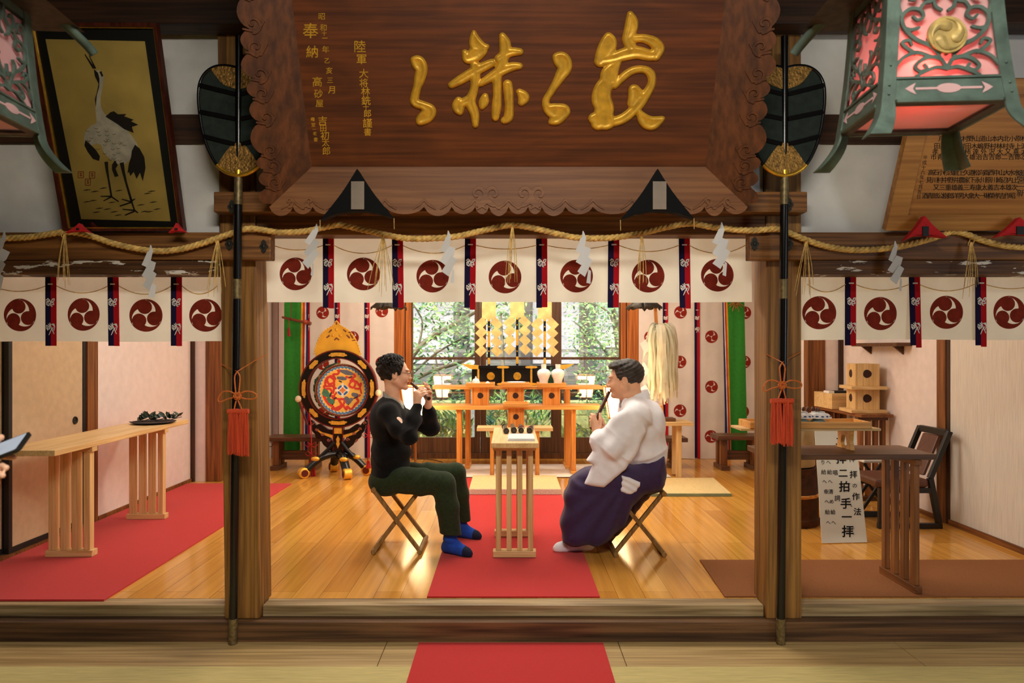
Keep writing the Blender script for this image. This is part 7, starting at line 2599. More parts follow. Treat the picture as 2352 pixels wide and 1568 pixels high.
def fingers(F_, wrist, kn, mids, tips, thumb, r=.0088, palm=.019, k=.006):
    for i, q in enumerate(kn):
        F_.cap(wrist, q, palm * 1.15, palm * .62, .010)
    F_.cap(kn[0], kn[-1], palm * .62, palm * .6, .008)
    c = sum((np.array(q) for q in kn), np.zeros(3)) / len(kn)
    F_.cap(np.array(wrist), c, palm * 1.2, palm * .85, .010)
    for a, b, t in zip(kn, mids, tips):
        F_.cap(a, b, r * 1.05, r * .95, .004)
        F_.cap(b, t, r * .95, r * .78, .003)
    F_.cap(thumb[0], thumb[1], r * 1.5, r * 1.15, .008)
    F_.cap(thumb[1], thumb[2], r * 1.12, r * .9, .003)


def ridge(s_, p=3):
    return (1 - np.abs(np.sin(s_))) ** p


V = lambda x, y, Y: np.array(W(x, y, Y))

# ------------------------------------------------------------------ man in black, facing right
man = thing('person', 'seated man in black sweater, green trousers and blue socks playing a dark flute', 'person', (-0.74, 4.66, 0.008))
H1 = W(907, 857, 4.66)
A1 = head_axes((math.cos(math.radians(13)), math.sin(math.radians(13)), 0), math.radians(4))
B = Field((-0.99, 4.22, -0.02), (-0.17, 5.02, 1.32), 0.0042)
L1, R1 = add_head(B, H1, A1, 1.0)
nb_ = V(899, 928, 4.66)
B.cap(L1(-.024, 0, -.045), V(904, 926, 4.66), .044, .051, .03)
pel, ch = V(893, 1088, 4.66), V(897, 975, 4.66)
B.ell(ch, (.105, .165, .15), None, .03).ell(V(896, 1045, 4.66), (.105, .15, .13), None, .04).ell(pel, (.11, .15, .09), None, .04)
Sn, Sf = V(893, 950, 4.49), V(903, 946, 4.83)
En, Ef = V(939, 1004, 4.32), V(990, 982, 4.78)
Wn, Wf = V(957, 936, 4.46), V(983, 932, 4.63)
for s_, e_, w_ in ((Sn, En, Wn), (Sf, Ef, Wf)):
    B.cap(s_, e_, .044, .036, .03).cap(e_, w_, .036, .025, .02)
fingers(B, Wn, [V(955, 901, 4.47), V(959, 902, 4.455), V(962, 906, 4.45), V(965, 911, 4.45)], [V(965, 893, 4.485), V(970, 896, 4.472), V(973, 901, 4.462), V(974, 907, 4.458)],
        [V(974, 891, 4.52), V(979, 894, 4.505), V(982, 899, 4.495), V(982, 904, 4.475)], [V(953, 919, 4.49), V(957, 905, 4.525), V(963, 899, 4.545)])
fingers(B, Wf, [V(983, 903, 4.585), V(986, 904, 4.595), V(988, 907, 4.60), V(989, 912, 4.605)], [V(979, 889, 4.57), V(984, 891, 4.58), V(988, 894, 4.58), V(991, 901, 4.575)],
        [V(973, 877.5, 4.56), V(980, 881, 4.565), V(982, 889, 4.545), V(985, 898, 4.535)], [V(980, 917, 4.60), V(974, 908, 4.59), V(970, 899, 4.575)], palm=.017)
hn, hf = V(895, 1098, 4.57), V(896, 1088, 4.76)
kn_, kf_ = V(1022, 1108, 4.44), V(1050, 1085, 4.82)
an_, af_ = V(1034, 1236, 4.47), V(1058, 1205, 4.87)
B.chain([(hn, .07), (kn_, .052), (an_, .034)], .03).chain([(hf, .07), (kf_, .052), (af_, .034)], .03)
hl_n, to_n = np.array((-.405, 4.50, .046)), np.array((-.272, 4.42, .034))
hl_f, to_f = np.array((-.372, 4.885, .046)), np.array((-.232, 4.825, .034))
for a_, h_, t_ in ((an_, hl_n, to_n), (af_, hl_f, to_f)):
    B.cap(a_, h_, .034, .030, .02).cap(h_, t_, .030, .024, .02)
body1 = field_obj('body', B, [MT['skin'], MT['lip']], man, 1, lipfn(L1))
face_parts(man, L1, A1, 1.0, MT['hair'])
# curly hair
Hr = Field(H1 - Vector((.16, .14, .14)), H1 + Vector((.14, .14, .16)), 0.004)
Hr.ell(L1(-.022, 0, .030), (.104, .086, .094), R1, 0)
f1, l1, u1 = [np.array(q) for q in A1]
Hp = np.array(H1)


def loc(X, Y, Z, ax=A1, H=H1):
    f, l, u = ax
    x, y, z = X - H.x, Y - H.y, Z - H.z
    return (x * f.x + y * f.y + z * f.z, x * l.x + y * l.y + z * l.z, x * u.x + y * u.y + z * u.z)


def hairmask(X, Y, Z):
    x, y, z = loc(X, Y, Z)
    front = np.maximum(x - (.052 - .30 * np.abs(y) * 0 - .25 * np.clip(.07 - z, 0, 1)), -1)       # receding temple line
    lowf = np.where(z < -.012, x + .012, -1.0)
    ear = np.where((z < .012) & (z > -.05), np.maximum(x - .004, -1), -1.0)
    bottom = -.085 - z
    return np.maximum.reduce([front, lowf, bottom]) * 1.0


Hr.warp(lambda X, Y, Z: -.0075 * np.sin(95 * X + 40 * Z) * np.sin(88 * Y + 30 * X) * np.sin(101 * Z + 35 * Y) - .003 * np.sin(190 * X + 60 * Y) * np.sin(180 * Z + 70 * X))
sl_, X_, Y_, Z_ = Hr._win(Hr.lo, Hr.lo + Hr.h * Hr.n)
Hr.d = np.maximum(Hr.d, hairmask(X_, Y_, Z_).astype(np.float32))
field_obj('hair', Hr, MT['hair'], man, 0)
cu = MB()
rnd = random.Random(21)
for k in range(230):
    th, ph = rnd.uniform(0, 2 * math.pi), rnd.uniform(0.05, 1.35)
    d = np.array((math.sin(ph) * math.cos(th), math.sin(ph) * math.sin(th), math.cos(ph)))
    q = np.array((-.022, 0, .030)) + d * np.array((.106, .087, .097))
    if q[0] > .04 - .25 * max(0, .07 - q[2]):
        continue
    c = np.array(L1(*q))
    t = np.cross(d, np.array((rnd.uniform(-1, 1), rnd.uniform(-1, 1), rnd.uniform(-1, 1))))
    t = t / np.linalg.norm(t)
    n2 = np.cross(t, d)
    rr = rnd.uniform(.006, .012)
    pts = [Vector(c + rr * (t * math.cos(a) + n2 * math.sin(a)) + (f1 * d[0] + l1 * d[1] + u1 * d[2]) * .004 * a / 4) for a in [j * .7 for j in range(8)]]
    cu.tube(pts, [.0028] * 7 + [.0012], 5)
part('curls', cu, MT['hair'], man, smooth=60)
# glasses
gl = MB()
for y in (-1, 1):
    gl.tube([Vector(L1(.112 - .006 * abs(math.cos(t)), y * .034 + .023 * math.cos(t), .003 + .021 * math.sin(t))) for t in [2 * math.pi * j / 24 for j in range(24)]], .0013, 6, closed=True)
gl.tube([Vector(L1(.108, -.011, .006)), Vector(L1(.116, 0, .009)), Vector(L1(.108, .011, .006))], .0013, 6)
part('glasses_rim', gl, mat('thin_metal_glasses', (120, 96, 70), 0.3, metal=0.6), man, smooth=60)
for y in (-1, 1):
    part('glasses_temple', MB().tube([Vector(L1(.108, y * .057, .006)), Vector(L1(.06, y * .073, .008)), Vector(L1(-.005, y * .083, .012)), Vector(L1(-.022, y * .080, -.004))], .0014, 6), MT['iron'], man)
    part('lens', MB().add([L1(.1115 - .006 * abs(math.cos(t)), y * .034 + .022 * math.cos(t), .003 + .020 * math.sin(t)) for t in [2 * math.pi * j / 20 for j in range(20)]], [tuple(range(20))]), thin_glass('lens_glass', (250, 250, 250), 0.05), man)

# sweater
S = Field((-1.0, 4.2, .30), (-.44, 5.02, 1.06), 0.0058)
S.ell(V(895, 972, 4.66), (.128, .205, .155), None, .03)
S.ell(V(898, 1040, 4.66), (.132, .182, .135), None, .05)
S.ell(V(897, 1085, 4.66), (.128, .178, .10), None, .05)
S.ell(V(884, 950, 4.66), (.085, .17, .085), None, .05)
S.cap(V(897, 930, 4.66) + np.array((0, -.03, 0)), Sn, .070, .062, .04).cap(V(900, 930, 4.66) + np.array((0, .03, 0)), Sf, .07, .062, .04)
S.chain([(Sn, .064), (V(915, 985, 4.40), .053), (En, .044), (V(950, 962, 4.40), .046), (V(957, 938, 4.45), .036)], .03)
S.chain([(Sf, .064), (Ef, .054), (V(985, 948, 4.68), .044), (V(984, 938, 4.645), .035)], .03)
# neck opening and V
S_closed = S.d.copy()


def opening(Fd, r, dz):
    sl, X, Y, Z = Fd._win(Fd.lo, Fd.lo + Fd.h * Fd.n)
    p = V(904, 921 , 4.66)
    ax_, az_ = kX(885, 4.66), kZ(909, 4.66) + dz
    slope = (kZ(938, 4.66) - kZ(909, 4.66)) / (kX(926, 4.66) - kX(885, 4.66))
    cyl = np.sqrt(((X - p[0] - .012) / 1.25) ** 2 + (Y - p[1]) ** 2) - r
    # sides of the V rise away from the middle of the chest
    above = (az_ + slope * (X - ax_) + .55 * np.maximum(np.abs(Y - p[1]) - .02, 0) * np.clip((X - p[0] + .03) / .06, 0, 1)) - Z
    return np.maximum(cyl, above * .8)


S.d = np.maximum(S.d, -opening(S, .088, 0.0)).astype(np.float32)


def folds(X, Y, Z):
    a = .0035 * np.sin(70 * (Z + .45 * X) + 6 * np.sin(9 * Y)) * np.exp(-((X + .66) / .12) ** 2) * np.exp(-((Z - .90) / .10) ** 2)
    b = .0045 * np.sin(52 * Z + 5 * np.sin(8 * X + 5 * Y)) * np.exp(-((Z - .62) / .10) ** 2)
    c = .004 * np.sin(60 * (Z - .5 * X) + 4 * Y) * np.exp(-((X + .56) / .07) ** 2)
    e = .003 * np.sin(38 * (X + .5 * Z) + 7 * Y) * np.exp(-((Z - .8) / .12) ** 2)
    g = -.006 * ridge(26 * (Z + .55 * X) + 2 * np.sin(9 * Y)) * np.exp(-((Z - .60) / .09) ** 2) - .006 * ridge(34 * (Z - .6 * X) + 3 * Y) * np.exp(-((X + .60) / .06) ** 2) * np.exp(-((Z - .82) / .08) ** 2)
    return a + b + c + e + g


S.warp(folds)
hz = kZ(1106, 4.66)
S.cut((kX(853, 4.66), 4.66, hz), (-.38, 0, -1))
field_obj('sweater', S, MT['knit'], man, 1)
T = Field(S.lo, S.lo + S.h * (S.n - 1), S.h)
T.d = S_closed[:T.d.shape[0], :T.d.shape[1], :T.d.shape[2]] + .006
T.cap(V(902, 928, 4.66), L1(-.024, 0, -.062), .062, .056, .02)
sl_, X_, Y_, Z_ = T._win(T.lo, T.lo + T.h * T.n)
T.d = np.maximum(T.d, -opening(T, .3, .024) * 1.0)
T.d = np.maximum(T.d, np.sqrt((X_ - kX(908, 4.66)) ** 2 + (Y_ - 4.66) ** 2) - .115)
T.d = np.maximum(T.d, kZ(960, 4.66) - Z_).astype(np.float32)
field_obj('shirt_collar', T, MT['grey_tee'], man, 1)
# trousers
Pn = Field((-1.0, 4.3, .12), (-.22, 5.0, .72), 0.0058)
Pn.ell(V(893, 1098, 4.66), (.125, .178, .105), None, .03)
Pn.ell(V(888, 1108, 4.60), (.115, .10, .085), None, .03).ell(V(890, 1102, 4.75), (.115, .10, .085), None, .03)
Pn.chain([(hn + np.array((0, 0, -.005)), .088), (V(965, 1106, 4.50), .086), (V(1019, 1110, 4.44), .073), (V(1028, 1165, 4.44), .0725), (V(1036, 1232, 4.46), .069)], .02)
Pn.chain([(hf, .085), (V(990, 1090, 4.80), .078), (V(1047, 1085, 4.82), .066), (V(1056, 1135, 4.84), .064), (V(1061, 1195, 4.86), .061)], .02)


def pfold(X, Y, Z):
    a = .0045 * np.sin(62 * (X - .75 * Z) + 3 * Y) * np.exp(-((X + .62) / .14) ** 2) * np.exp(-((Z - .47) / .09) ** 2)
    b = .004 * np.sin(55 * Z + 22 * X) * np.exp(-((X + .42) / .07) ** 2) * np.exp(-((Z - .40) / .08) ** 2)
    c = .003 * np.sin(46 * (X + .25 * Z) + 6 * Y) * np.exp(-((Z - .25) / .12) ** 2)
    g = -.007 * ridge(24 * (X - .9 * Z) + 2 * Y) * np.exp(-((X + .60) / .13) ** 2) * np.exp(-((Z - .50) / .08) ** 2) - .006 * ridge(22 * (X + .9 * Z) + 1) * np.exp(-((X + .46) / .06) ** 2) * np.exp(-((Z - .36) / .08) ** 2)
    return a + b + c + g


Pn.warp(pfold)
Pn.cut((-.37, 4.44, kZ(1228, 4.44)), (-.10, -.14, -1))
for a_, b_ in ((an_, V(1030, 1180, 4.45)), (af_, V(1056, 1150, 4.85))):
    Pn.cap(np.array(a_) + np.array((0, 0, -.05)), b_, .060, .056, .002, 'sub')
field_obj('trousers', Pn, MT['green_cord'], man, 1)
for nm, a_, h_, t_ in (('sock', an_, hl_n, to_n), ('sock', af_, hl_f, to_f)):
    K_ = Field(np.minimum(a_, t_) - np.array((.12, .12, .3)), np.maximum(a_, h_) + np.array((.2, .12, .1)), 0.004)
    d_ = (t_ - h_) / np.linalg.norm(t_ - h_)
    K_.chain([(np.array(a_) + np.array((0, 0, .05)), .043), (np.array(a_), .040), (h_ + d_ * .02 + np.array((0, 0, .02)), .041)], .02)
    K_.cap(h_ + np.array((0, 0, -.004)), t_, .0365, .031, .02)
    K_.cap(t_ - d_ * .03 + np.array((0, 0, .004)), t_ + d_ * .022 + np.array((0, 0, -.006)), .034, .021, .02)
    K_.ell(h_ + d_ * .06 + np.array((0, 0, .022)), (.05, .035, .03), None, .03)
    K_.warp(lambda X, Y, Z: .0012 * np.sin(160 * Z + 30 * X) * np.exp(-((Z - .10) / .03) ** 2))
    K_.cut((0, 0, .0085), (0, 0, -1))

    def sm_(C, h_=h_, d_=d_, t_=t_):
        q = (C - h_) @ d_
        L_ = np.linalg.norm(t_ - h_)
        return ((q > L_ - .012) | ((q < -.022) & (C[:, 2] < .075))).astype(int)
    field_obj(nm, K_, [MT['blue_sock'], MT['navy_sock']], man, 1, sm_)
fa, fb = Vector(L1(.116, 0, -.060)), W(985, 915, 4.42)
root = thing('bamboo_flute', 'dark bamboo flute played by the man in black sweater', 'flute', fb, 'flutes being played')
d = fb - fa
part('flute_body', MB().tube([fa, fa + d * .15, fa + d * .5, fa + d * .85, fb], [.0105, .0115, .0115, .012, .0135], 16), MT['flute'], root, smooth=50)
part('bore', MB().tube([fb + d.normalized() * .0004, fb + d.normalized() * .0012], .008, 12), mat('flute_dark_bore', (10, 6, 5), 0.8), root)
for t in (.3, .55, .8):
    c = fa + d * t
    part('node_ring', MB().tube([c - d.normalized() * .003, c + d.normalized() * .003], .0132, 14), MT['flute'], root, smooth=60)

# ------------------------------------------------------------------ man in white robe, facing left
pr = thing('person', 'seated man in white robe and dark purple skirt trousers playing a dark flute', 'person', (.80, 4.62, 0.008))
H2 = W(1435, 871, 4.63)
A2 = head_axes((-math.cos(math.radians(14)), math.sin(math.radians(14)), 0), math.radians(7))
B = Field((.27, 4.2, -.02), (1.12, 5.0, 1.32), 0.0042)
L2, R2 = add_head(B, H2, A2, 1.09, 1.0)
nb2 = V(1454, 930, 4.63)
B.cap(L2(-.032, 0, -.05), nb2, .060, .068, .03)
B.cap(L2(.02, 0, -.075), L2(-.02, 0, -.095), .05, .05, .03)
B.ell(V(1468, 985, 4.62), (.13, .17, .17), None, .03).ell(V(1476, 1060, 4.62), (.13, .165, .14), None, .04).ell(V(1478, 1095, 4.62), (.12, .16, .09), None, .04)
Sn, Sf = V(1462, 955, 4.43), V(1452, 952, 4.81)
En, Ef = V(1408, 1030, 4.36), V(1395, 1018, 4.76)
Wn, Wf = V(1371, 990, 4.475), V(1388, 988, 4.625)
for s_, e_, w_ in ((Sn, En, Wn), (Sf, Ef, Wf)):
    B.cap(s_, e_, .046, .038, .03).cap(e_, w_, .038, .027, .02)
fingers(B, Wn, [V(1364, 955, 4.495), V(1362, 961, 4.49), V(1362, 968, 4.485), V(1364, 975, 4.485)], [V(1358, 951, 4.53), V(1356, 958, 4.528), V(1356, 966, 4.525), V(1358, 974, 4.52)],
        [V(1364, 950, 4.565), V(1363, 957, 4.562), V(1363, 965, 4.555), V(1364, 973, 4.55)], [V(1377, 978, 4.475), V(1379, 963, 4.475), V(1378, 950, 4.495)], r=.0095, palm=.021)
fingers(B, Wf, [V(1384, 966, 4.60), V(1382, 971, 4.595), V(1381, 976, 4.59), V(1381, 981, 4.585)], [V(1371, 962, 4.59), V(1370, 967, 4.585), V(1369, 973, 4.58), V(1369, 979, 4.575)],
        [V(1358, 966, 4.57), V(1357, 971, 4.565), V(1358, 977, 4.56), V(1360, 982, 4.555)], [V(1386, 972, 4.57), V(1381, 962, 4.55), V(1377, 956, 4.54)], r=.0092, palm=.019)
B.chain([(V(1475, 1100, 4.53), .08), (V(1350, 1120, 4.50), .045), (V(1350, 1225, 4.53), .036)], .03)
B.chain([(V(1475, 1095, 4.71), .08), (V(1360, 1118, 4.74), .045), (V(1395, 1215, 4.78), .036)], .03)
hl_n, to_n = np.array((.523, 4.555, .048)), np.array((.325, 4.53, .034))
hl_f, to_f = np.array((.685, 4.80, .048)), np.array((.52, 4.79, .034))
for a_, h_, t_ in ((V(1350, 1225, 4.55), hl_n, to_n), (V(1395, 1215, 4.80), hl_f, to_f)):
    B.cap(a_, h_, .036, .030, .02).cap(h_, t_, .030, .024, .02)
field_obj('body', B, [MT['skin2'], MT['lip']], pr, 1, lipfn(L2))
face_parts(pr, L2, A2, 1.09, MT['hair_grey'])
Hr = Field(H2 - Vector((.16, .16, .16)), H2 + Vector((.16, .16, .17)), 0.004)
Hr.ell(L2(-.022, 0, .034), np.array((.101, .082, .090)) * 1.09, R2, 0)
Hr.ell(L2(.030, 0, .092), np.array((.052, .060, .024)) * 1.09, R2, .03)
Hr.ell(L2(.060, .0, .088), np.array((.022, .05, .018)) * 1.09, R2, .02)


def hairmask2(X, Y, Z):
    x, y, z = loc(X, Y, Z, A2, H2)
    x, y, z = x / 1.09, y / 1.09, z / 1.09
    front = x - np.where(z > .070, .12, .050 - .22 * np.clip(.06 - z, 0, 1))
    lowf = np.where(z < -.006, x + .014 + .35 * np.clip(-.03 - z, 0, 1), -1.0)
    return np.maximum.reduce([front, lowf, -.078 - z])


def hwarp2(X, Y, Z):
    x, y, z = loc(X, Y, Z, A2, H2)
    return -.0022 * np.sin(150 * y + 30 * x + 8 * np.sin(25 * x)) * np.sin(40 * z + 60 * y) - .0016 * np.sin(260 * z + 60 * x + 90 * y)


Hr.warp(hwarp2)
sl_, X_, Y_, Z_ = Hr._win(Hr.lo, Hr.lo + Hr.h * Hr.n)
Hr.d = np.maximum(Hr.d, hairmask2(X_, Y_, Z_).astype(np.float32))
field_obj('hair', Hr, MT['hair_grey'], pr, 0)
# robe: torso, collar, near and far sleeves
S = Field((.42, 4.2, .32), (1.12, 5.0, 1.14), 0.0058)
S.ell(V(1470, 985, 4.62), (.160, .215, .175), None, .03)
S.ell(V(1480, 1035, 4.62), (.150, .205, .13), None, .05)
S.ell(V(1480, 1075, 4.62), (.135, .19, .09), None, .05)
S.ell(V(1488, 960, 4.62), (.10, .18, .12), None, .05)
S.cap(V(1456, 935, 4.63) + np.array((0, -.04, 0)), Sn, .085, .078, .05).cap(V(1452, 935, 4.63) + np.array((0, .04, 0)), Sf, .083, .076, .05)
fpoly(S, [(1440, 938), (1408, 955), (1384, 990), (1357, 1003), (1354, 1016), (1362, 1036), (1347, 1058), (1363, 1067), (1340, 1111), (1358, 1115), (1386, 1118), (1432, 1078), (1458, 1045), (1480, 990), (1476, 950)], 4.40, 4.40, .048, .036, .04, tilt=(-.10, .04))
S.cap(Sn, En, .076, .056, .04).cap(En, V(1376, 1000, 4.45), .052, .042, .04)
fpoly(S, [(1440, 945), (1400, 965), (1380, 1000), (1362, 1010), (1362, 1030), (1372, 1060), (1400, 1075), (1450, 1040)], 4.76, 4.76, .06, .05, .03)
S.cap(np.array(Wn) + (np.array(Wn) - En) * .5, np.array(Wn) - (np.array(Wn) - En) * .12, .033, .030, .004, 'sub')


def rfold(X, Y, Z):
    a = .006 * np.sin(48 * (Z * .45 + X) + 4 * np.sin(7 * Z)) * np.exp(-((X - .86) / .12) ** 2) * np.exp(-((Z - .80) / .14) ** 2)
    b = .0035 * np.sin(58 * (Z + .8 * X) + 3 * np.sin(9 * X)) * np.exp(-((X - .62) / .10) ** 2) * np.exp(-((Z - .66) / .14) ** 2)
    c = .0055 * np.sin(75 * Z + 9 * X + 6 * np.sin(11 * X)) * np.exp(-((Z - .62) / .045) ** 2) * (X > .72)
    e = .003 * np.sin(60 * (X - .2 * Z) + 10 * Y) * np.exp(-((Z - .9) / .10) ** 2)
    g = -.010 * ridge(17 * (.8 * X + .75 * Z) + 1.2 * np.sin(6 * Z)) * np.exp(-((X - .86) / .13) ** 2) * np.exp(-((Z - .82) / .13) ** 2)
    h = -.009 * ridge(20 * (Z + .9 * X) + .6) * np.exp(-((X - .63) / .10) ** 2) * np.exp(-((Z - .70) / .15) ** 2)
    q = -.008 * ridge(30 * Z + 6 * X + 2 * np.sin(10 * X)) * np.exp(-((Z - .64) / .05) ** 2) * (X > .70)
    return a * .5 + b * .4 + c * .5 + e + g + h + q


S.warp(rfold)
S.cap(nb2 + np.array((-.03, 0, -.0)), L2(-.02, 0, -.06), .062, .066, .008, 'sub')
S.cut((kX(1500, 4.62), 4.62, kZ(1118, 4.62)), (0, 0, -1))
field_obj('robe', S, MT['white_robe'], pr, 2)
Cn = MB()
# crossed collar band
ring = []
for k in range(17):
    t = k / 16
    a = math.radians(-128 + 256 * t)
    cxy = np.array((nb2[0] + .012, nb2[1]))
    x = cxy[0] + .083 * math.cos(a)
    y = cxy[1] + .078 * math.sin(a)
    fz = (math.cos(a) + 1) / 2
    z = kZ(930, 4.63) + .09 * fz ** .8
    ring.append(Vector((x - .055 * (1 - fz) ** 1.5, y * 1.0 + (4.63 - y) * .55 * (1 - fz) ** 2, z - .01)))
vs, fs = [], []
for k, p in enumerate(ring):
    o = Vector((p.x - nb2[0] - .01, p.y - nb2[1], 0))
    o = o.normalized() if o.length > 1e-6 else Vector((1, 0, 0))
    for (a, b) in ((-.004, .030), (.004, .032), (.022, -.030), (.012, -.034)):
        vs.append(p + o * a + Vector((0, 0, b)))
for k in range(len(ring) - 1):
    for j in range(4):
        fs.append((k * 4 + j, k * 4 + (j + 1) % 4, k * 4 + 4 + (j + 1) % 4, k * 4 + 4 + j))
fs += [(0, 1, 2, 3), tuple(len(vs) - 4 + q for q in (3, 2, 1, 0))]
Cn.add(vs, fs)
co = part('collar_band', Cn, MT['white_robe'], pr, smooth=60)
co.modifiers.new('soft', 'SUBSURF').render_levels = 2
# skirt trousers
Q = Field((.28, 4.24, .06), (1.12, 5.0, .74), 0.0058)
near = [(1452, 1066), (1500, 1052), (1523, 1044), (1527, 1085), (1524, 1110), (1512, 1126), (1474, 1134), (1450, 1160), (1432, 1200), (1402, 1236), (1362, 1253), (1318, 1250), (1288, 1242), (1290, 1195), (1298, 1130), (1311, 1096), (1345, 1074), (1400, 1064)]
fpoly(Q, near, 4.50, 4.50, .125, .09, .03)
far = [(1452, 1066), (1515, 1048), (1520, 1110), (1500, 1128), (1470, 1160), (1440, 1205), (1412, 1228), (1380, 1236), (1330, 1232), (1318, 1190), (1322, 1120), (1340, 1088), (1400, 1068)]
fpoly(Q, far, 4.74, 4.74, .105, .08, .03)
Q.ell(V(1483, 1085, 4.62), (.125, .20, .13), None, .04)


def qfold(X, Y, Z):
    rad = np.arctan2(X - .80, Z - .60 + 0 * X)
    lower = np.clip((.44 - Z) / .2, 0, 1) + np.clip((.55 - X) / .2, 0, 1) * .4
    a = .0075 * np.sin(26 * rad + 3 * Y) * np.clip(lower, 0, 1.2) * np.clip((.85 - X) / .15, 0, 1)
    b = .005 * np.sin(70 * (Z + .25 * X) + 3) * np.exp(-((X - .50) / .14) ** 2) * np.exp(-((Z - .47) / .05) ** 2)
    c = .0025 * np.sin(90 * (X + .3 * Z)) * (X > .84) * (Z < .60)
    return a + b + c


Q.warp(qfold)
Q.cut((kX(1340, 4.5), 4.5, kZ(1251, 4.5)), (-.10, .10, -1))
fpoly(Q, [(1320, 1225), (1395, 1218), (1400, 1280), (1310, 1280)], 4.52, 4.52, .10, .05, .004, op='sub')
field_obj('skirt_trousers', Q, MT['purple'], pr, 1)
U = Field((.66, 4.30, .36), (.92, 4.50, .56), 0.0045)
fpoly(U, [(1428, 1092), (1446, 1094), (1474, 1106), (1466, 1122), (1455, 1134), (1438, 1134), (1424, 1129)], 4.385, 4.392, .026, .02, .01)
U.warp(lambda X, Y, Z: .0028 * np.sin(150 * (Z + .55 * X)))
field_obj('under_robe', U, MT['white_robe'], pr, 1)
part('waist_cord', MB().tube([W(1482, 1081, 4.405), W(1500, 1076, 4.405), W(1513, 1072, 4.43), W(1521, 1068, 4.49)], .0028, 6), MT['white_thread'], pr, label='thin white cord at the hip', smooth=60)
for a_, h_, t_ in ((V(1350, 1225, 4.55), hl_n, to_n), (V(1397, 1215, 4.80), hl_f, to_f)):
    K_ = Field(np.minimum(a_, t_) - np.array((.1, .12, .3)), np.maximum(a_, h_) + np.array((.1, .12, .05)), 0.004)
    d_ = (t_ - h_) / np.linalg.norm(t_ - h_)
    K_.chain([(np.array(a_), .038), (h_ + d_ * .02 + np.array((0, 0, .02)), .040)], .02)
    K_.cap(h_ + np.array((0, 0, -.004)), t_, .0365, .032, .02)
    K_.cap(t_ - d_ * .03 + np.array((0, 0, .002)), t_ + d_ * .024 + np.array((0, 0, -.008)), .034, .019, .02)
    K_.ell(h_ + d_ * .07 + np.array((0, 0, .02)), (.06, .034, .03), None, .03)
    K_.cut((0, 0, .0085), (0, 0, -1))
    field_obj('split_toe_sock', K_, MT['white_robe'], pr, 1)
fa, fb = Vector(L2(.104, 0, -.066)), W(1359, 984, 4.50)
root = thing('bamboo_flute', 'dark bamboo flute played by the man in white robe', 'flute', fb, 'flutes being played')
d = fb - fa
part('flute_body', MB().tube([fa, fa + d * .15, fa + d * .5, fa + d * .85, fb], [.0115, .013, .0125, .013, .0145], 16), MT['flute'], root, smooth=50)
for t in (.22, .42, .62, .85):
    c = fa + d * t
    part('node_ring', MB().tube([c - d.normalized() * .003, c + d.normalized() * .003], .0145, 14), MT['flute'], root, smooth=60)

# ------------------------------------------------------------------ visitor at the left edge: hand and phone
vis = thing('person', 'visitor at the left edge of whom only a hand holding up a phone shows', 'person', (-2.02, 1.5, -.1595))
Wv = V(-170, 1150, 1.62)
El = np.array((-1.80, 1.58, .86))
Sh = np.array((-1.98, 1.42, 1.13))
B = Field((-2.36, 1.22, -.17), (-1.06, 1.86, 1.56), 0.0048)
B.ell((-2.02, 1.55, 1.42), (.095, .078, .115), None, .02).ell((-1.99, 1.57, 1.36), (.075, .06, .08), None, .03).cap((-2.02, 1.55, 1.33), (-2.04, 1.54, 1.18), .05, .055, .03)
B.cap((-1.935, 1.585, 1.40), (-1.92, 1.59, 1.385), .010, .013, .012)
B.ell((-2.04, 1.54, 1.02), (.12, .19, .2), None, .03).ell((-2.04, 1.54, .78), (.12, .17, .14), None, .05)
for y, e in ((1.43, 0), (1.65, 1)):
    B.cap((-2.04, y, .74), (-2.03, y, .30), .075, .052, .03).cap((-2.03, y, .30), (-2.06, y, -.10), .05, .036, .03).cap((-2.07, y, -.125), (-1.89, y, -.13), .034, .026, .02)
B.cap(Sh, El, .045, .038, .02).cap(El, V(-330, 1205, 1.62), .038, .034, .02).cap(V(-330, 1205, 1.62), Wv, .034, .029, .02)
B.cap((-2.0, 1.70, 1.12), (-1.98, 1.76, .84), .045, .038, .03).cap((-1.98, 1.76, .84), (-1.93, 1.72, .62), .036, .026, .02).ell((-1.915, 1.71, .565), (.022, .03, .045), None, .02)
fine = Field(W(-200, 1180, 1.6) - Vector((0, .16, 0)), W(60, 960, 1.6) + Vector((0, .16, 0)), 0.0026)
for G_ in (B, fine):
    G_.cap(V(-200, 1160, 1.62), Wv, .030, .029, .01)
    fingers(G_, Wv, [V(-70, 1055, 1.655), V(-68, 1068, 1.64), V(-70, 1084, 1.63), V(-76, 1100, 1.625)], [V(-12, 1045, 1.665), V(-8, 1064, 1.62), V(-14, 1084, 1.60), V(-26, 1102, 1.60)],
            [V(32, 1050, 1.65), V(14, 1074, 1.585), V(6, 1092, 1.57), V(-6, 1108, 1.575)], [V(-110, 1090, 1.57), V(-50, 1030, 1.555), V(2, 1004, 1.60)], r=.0095, palm=.022)
field_obj('body', B, MT['skin'], vis, 1)
Sv = Field((-2.38, 1.2, .60), (-1.40, 1.88, 1.24), 0.007)
Sv.ell((-2.04, 1.54, 1.02), (.140, .215, .2), None, .03).ell((-2.04, 1.54, .80), (.145, .20, .18), None, .05)
Sv.cap((-2.04, 1.47, 1.14), Sh, .075, .068, .03).chain([(Sh, .066), (El, .058), (V(-330, 1205, 1.62), .050), (V(-245, 1178, 1.62), .043)], .02)
Sv.cap((-2.04, 1.6, 1.14), (-2.0, 1.70, 1.12), .075, .066, .03).chain([((-2.0, 1.70, 1.12), .066), ((-1.98, 1.76, .84), .056), ((-1.94, 1.725, .66), .044)], .02)
Sv.cap((-2.02, 1.55, 1.33), (-2.04, 1.54, 1.16), .066, .062, .004, 'sub')
field_obj('jacket', Sv, MT['knit'], vis, 1)
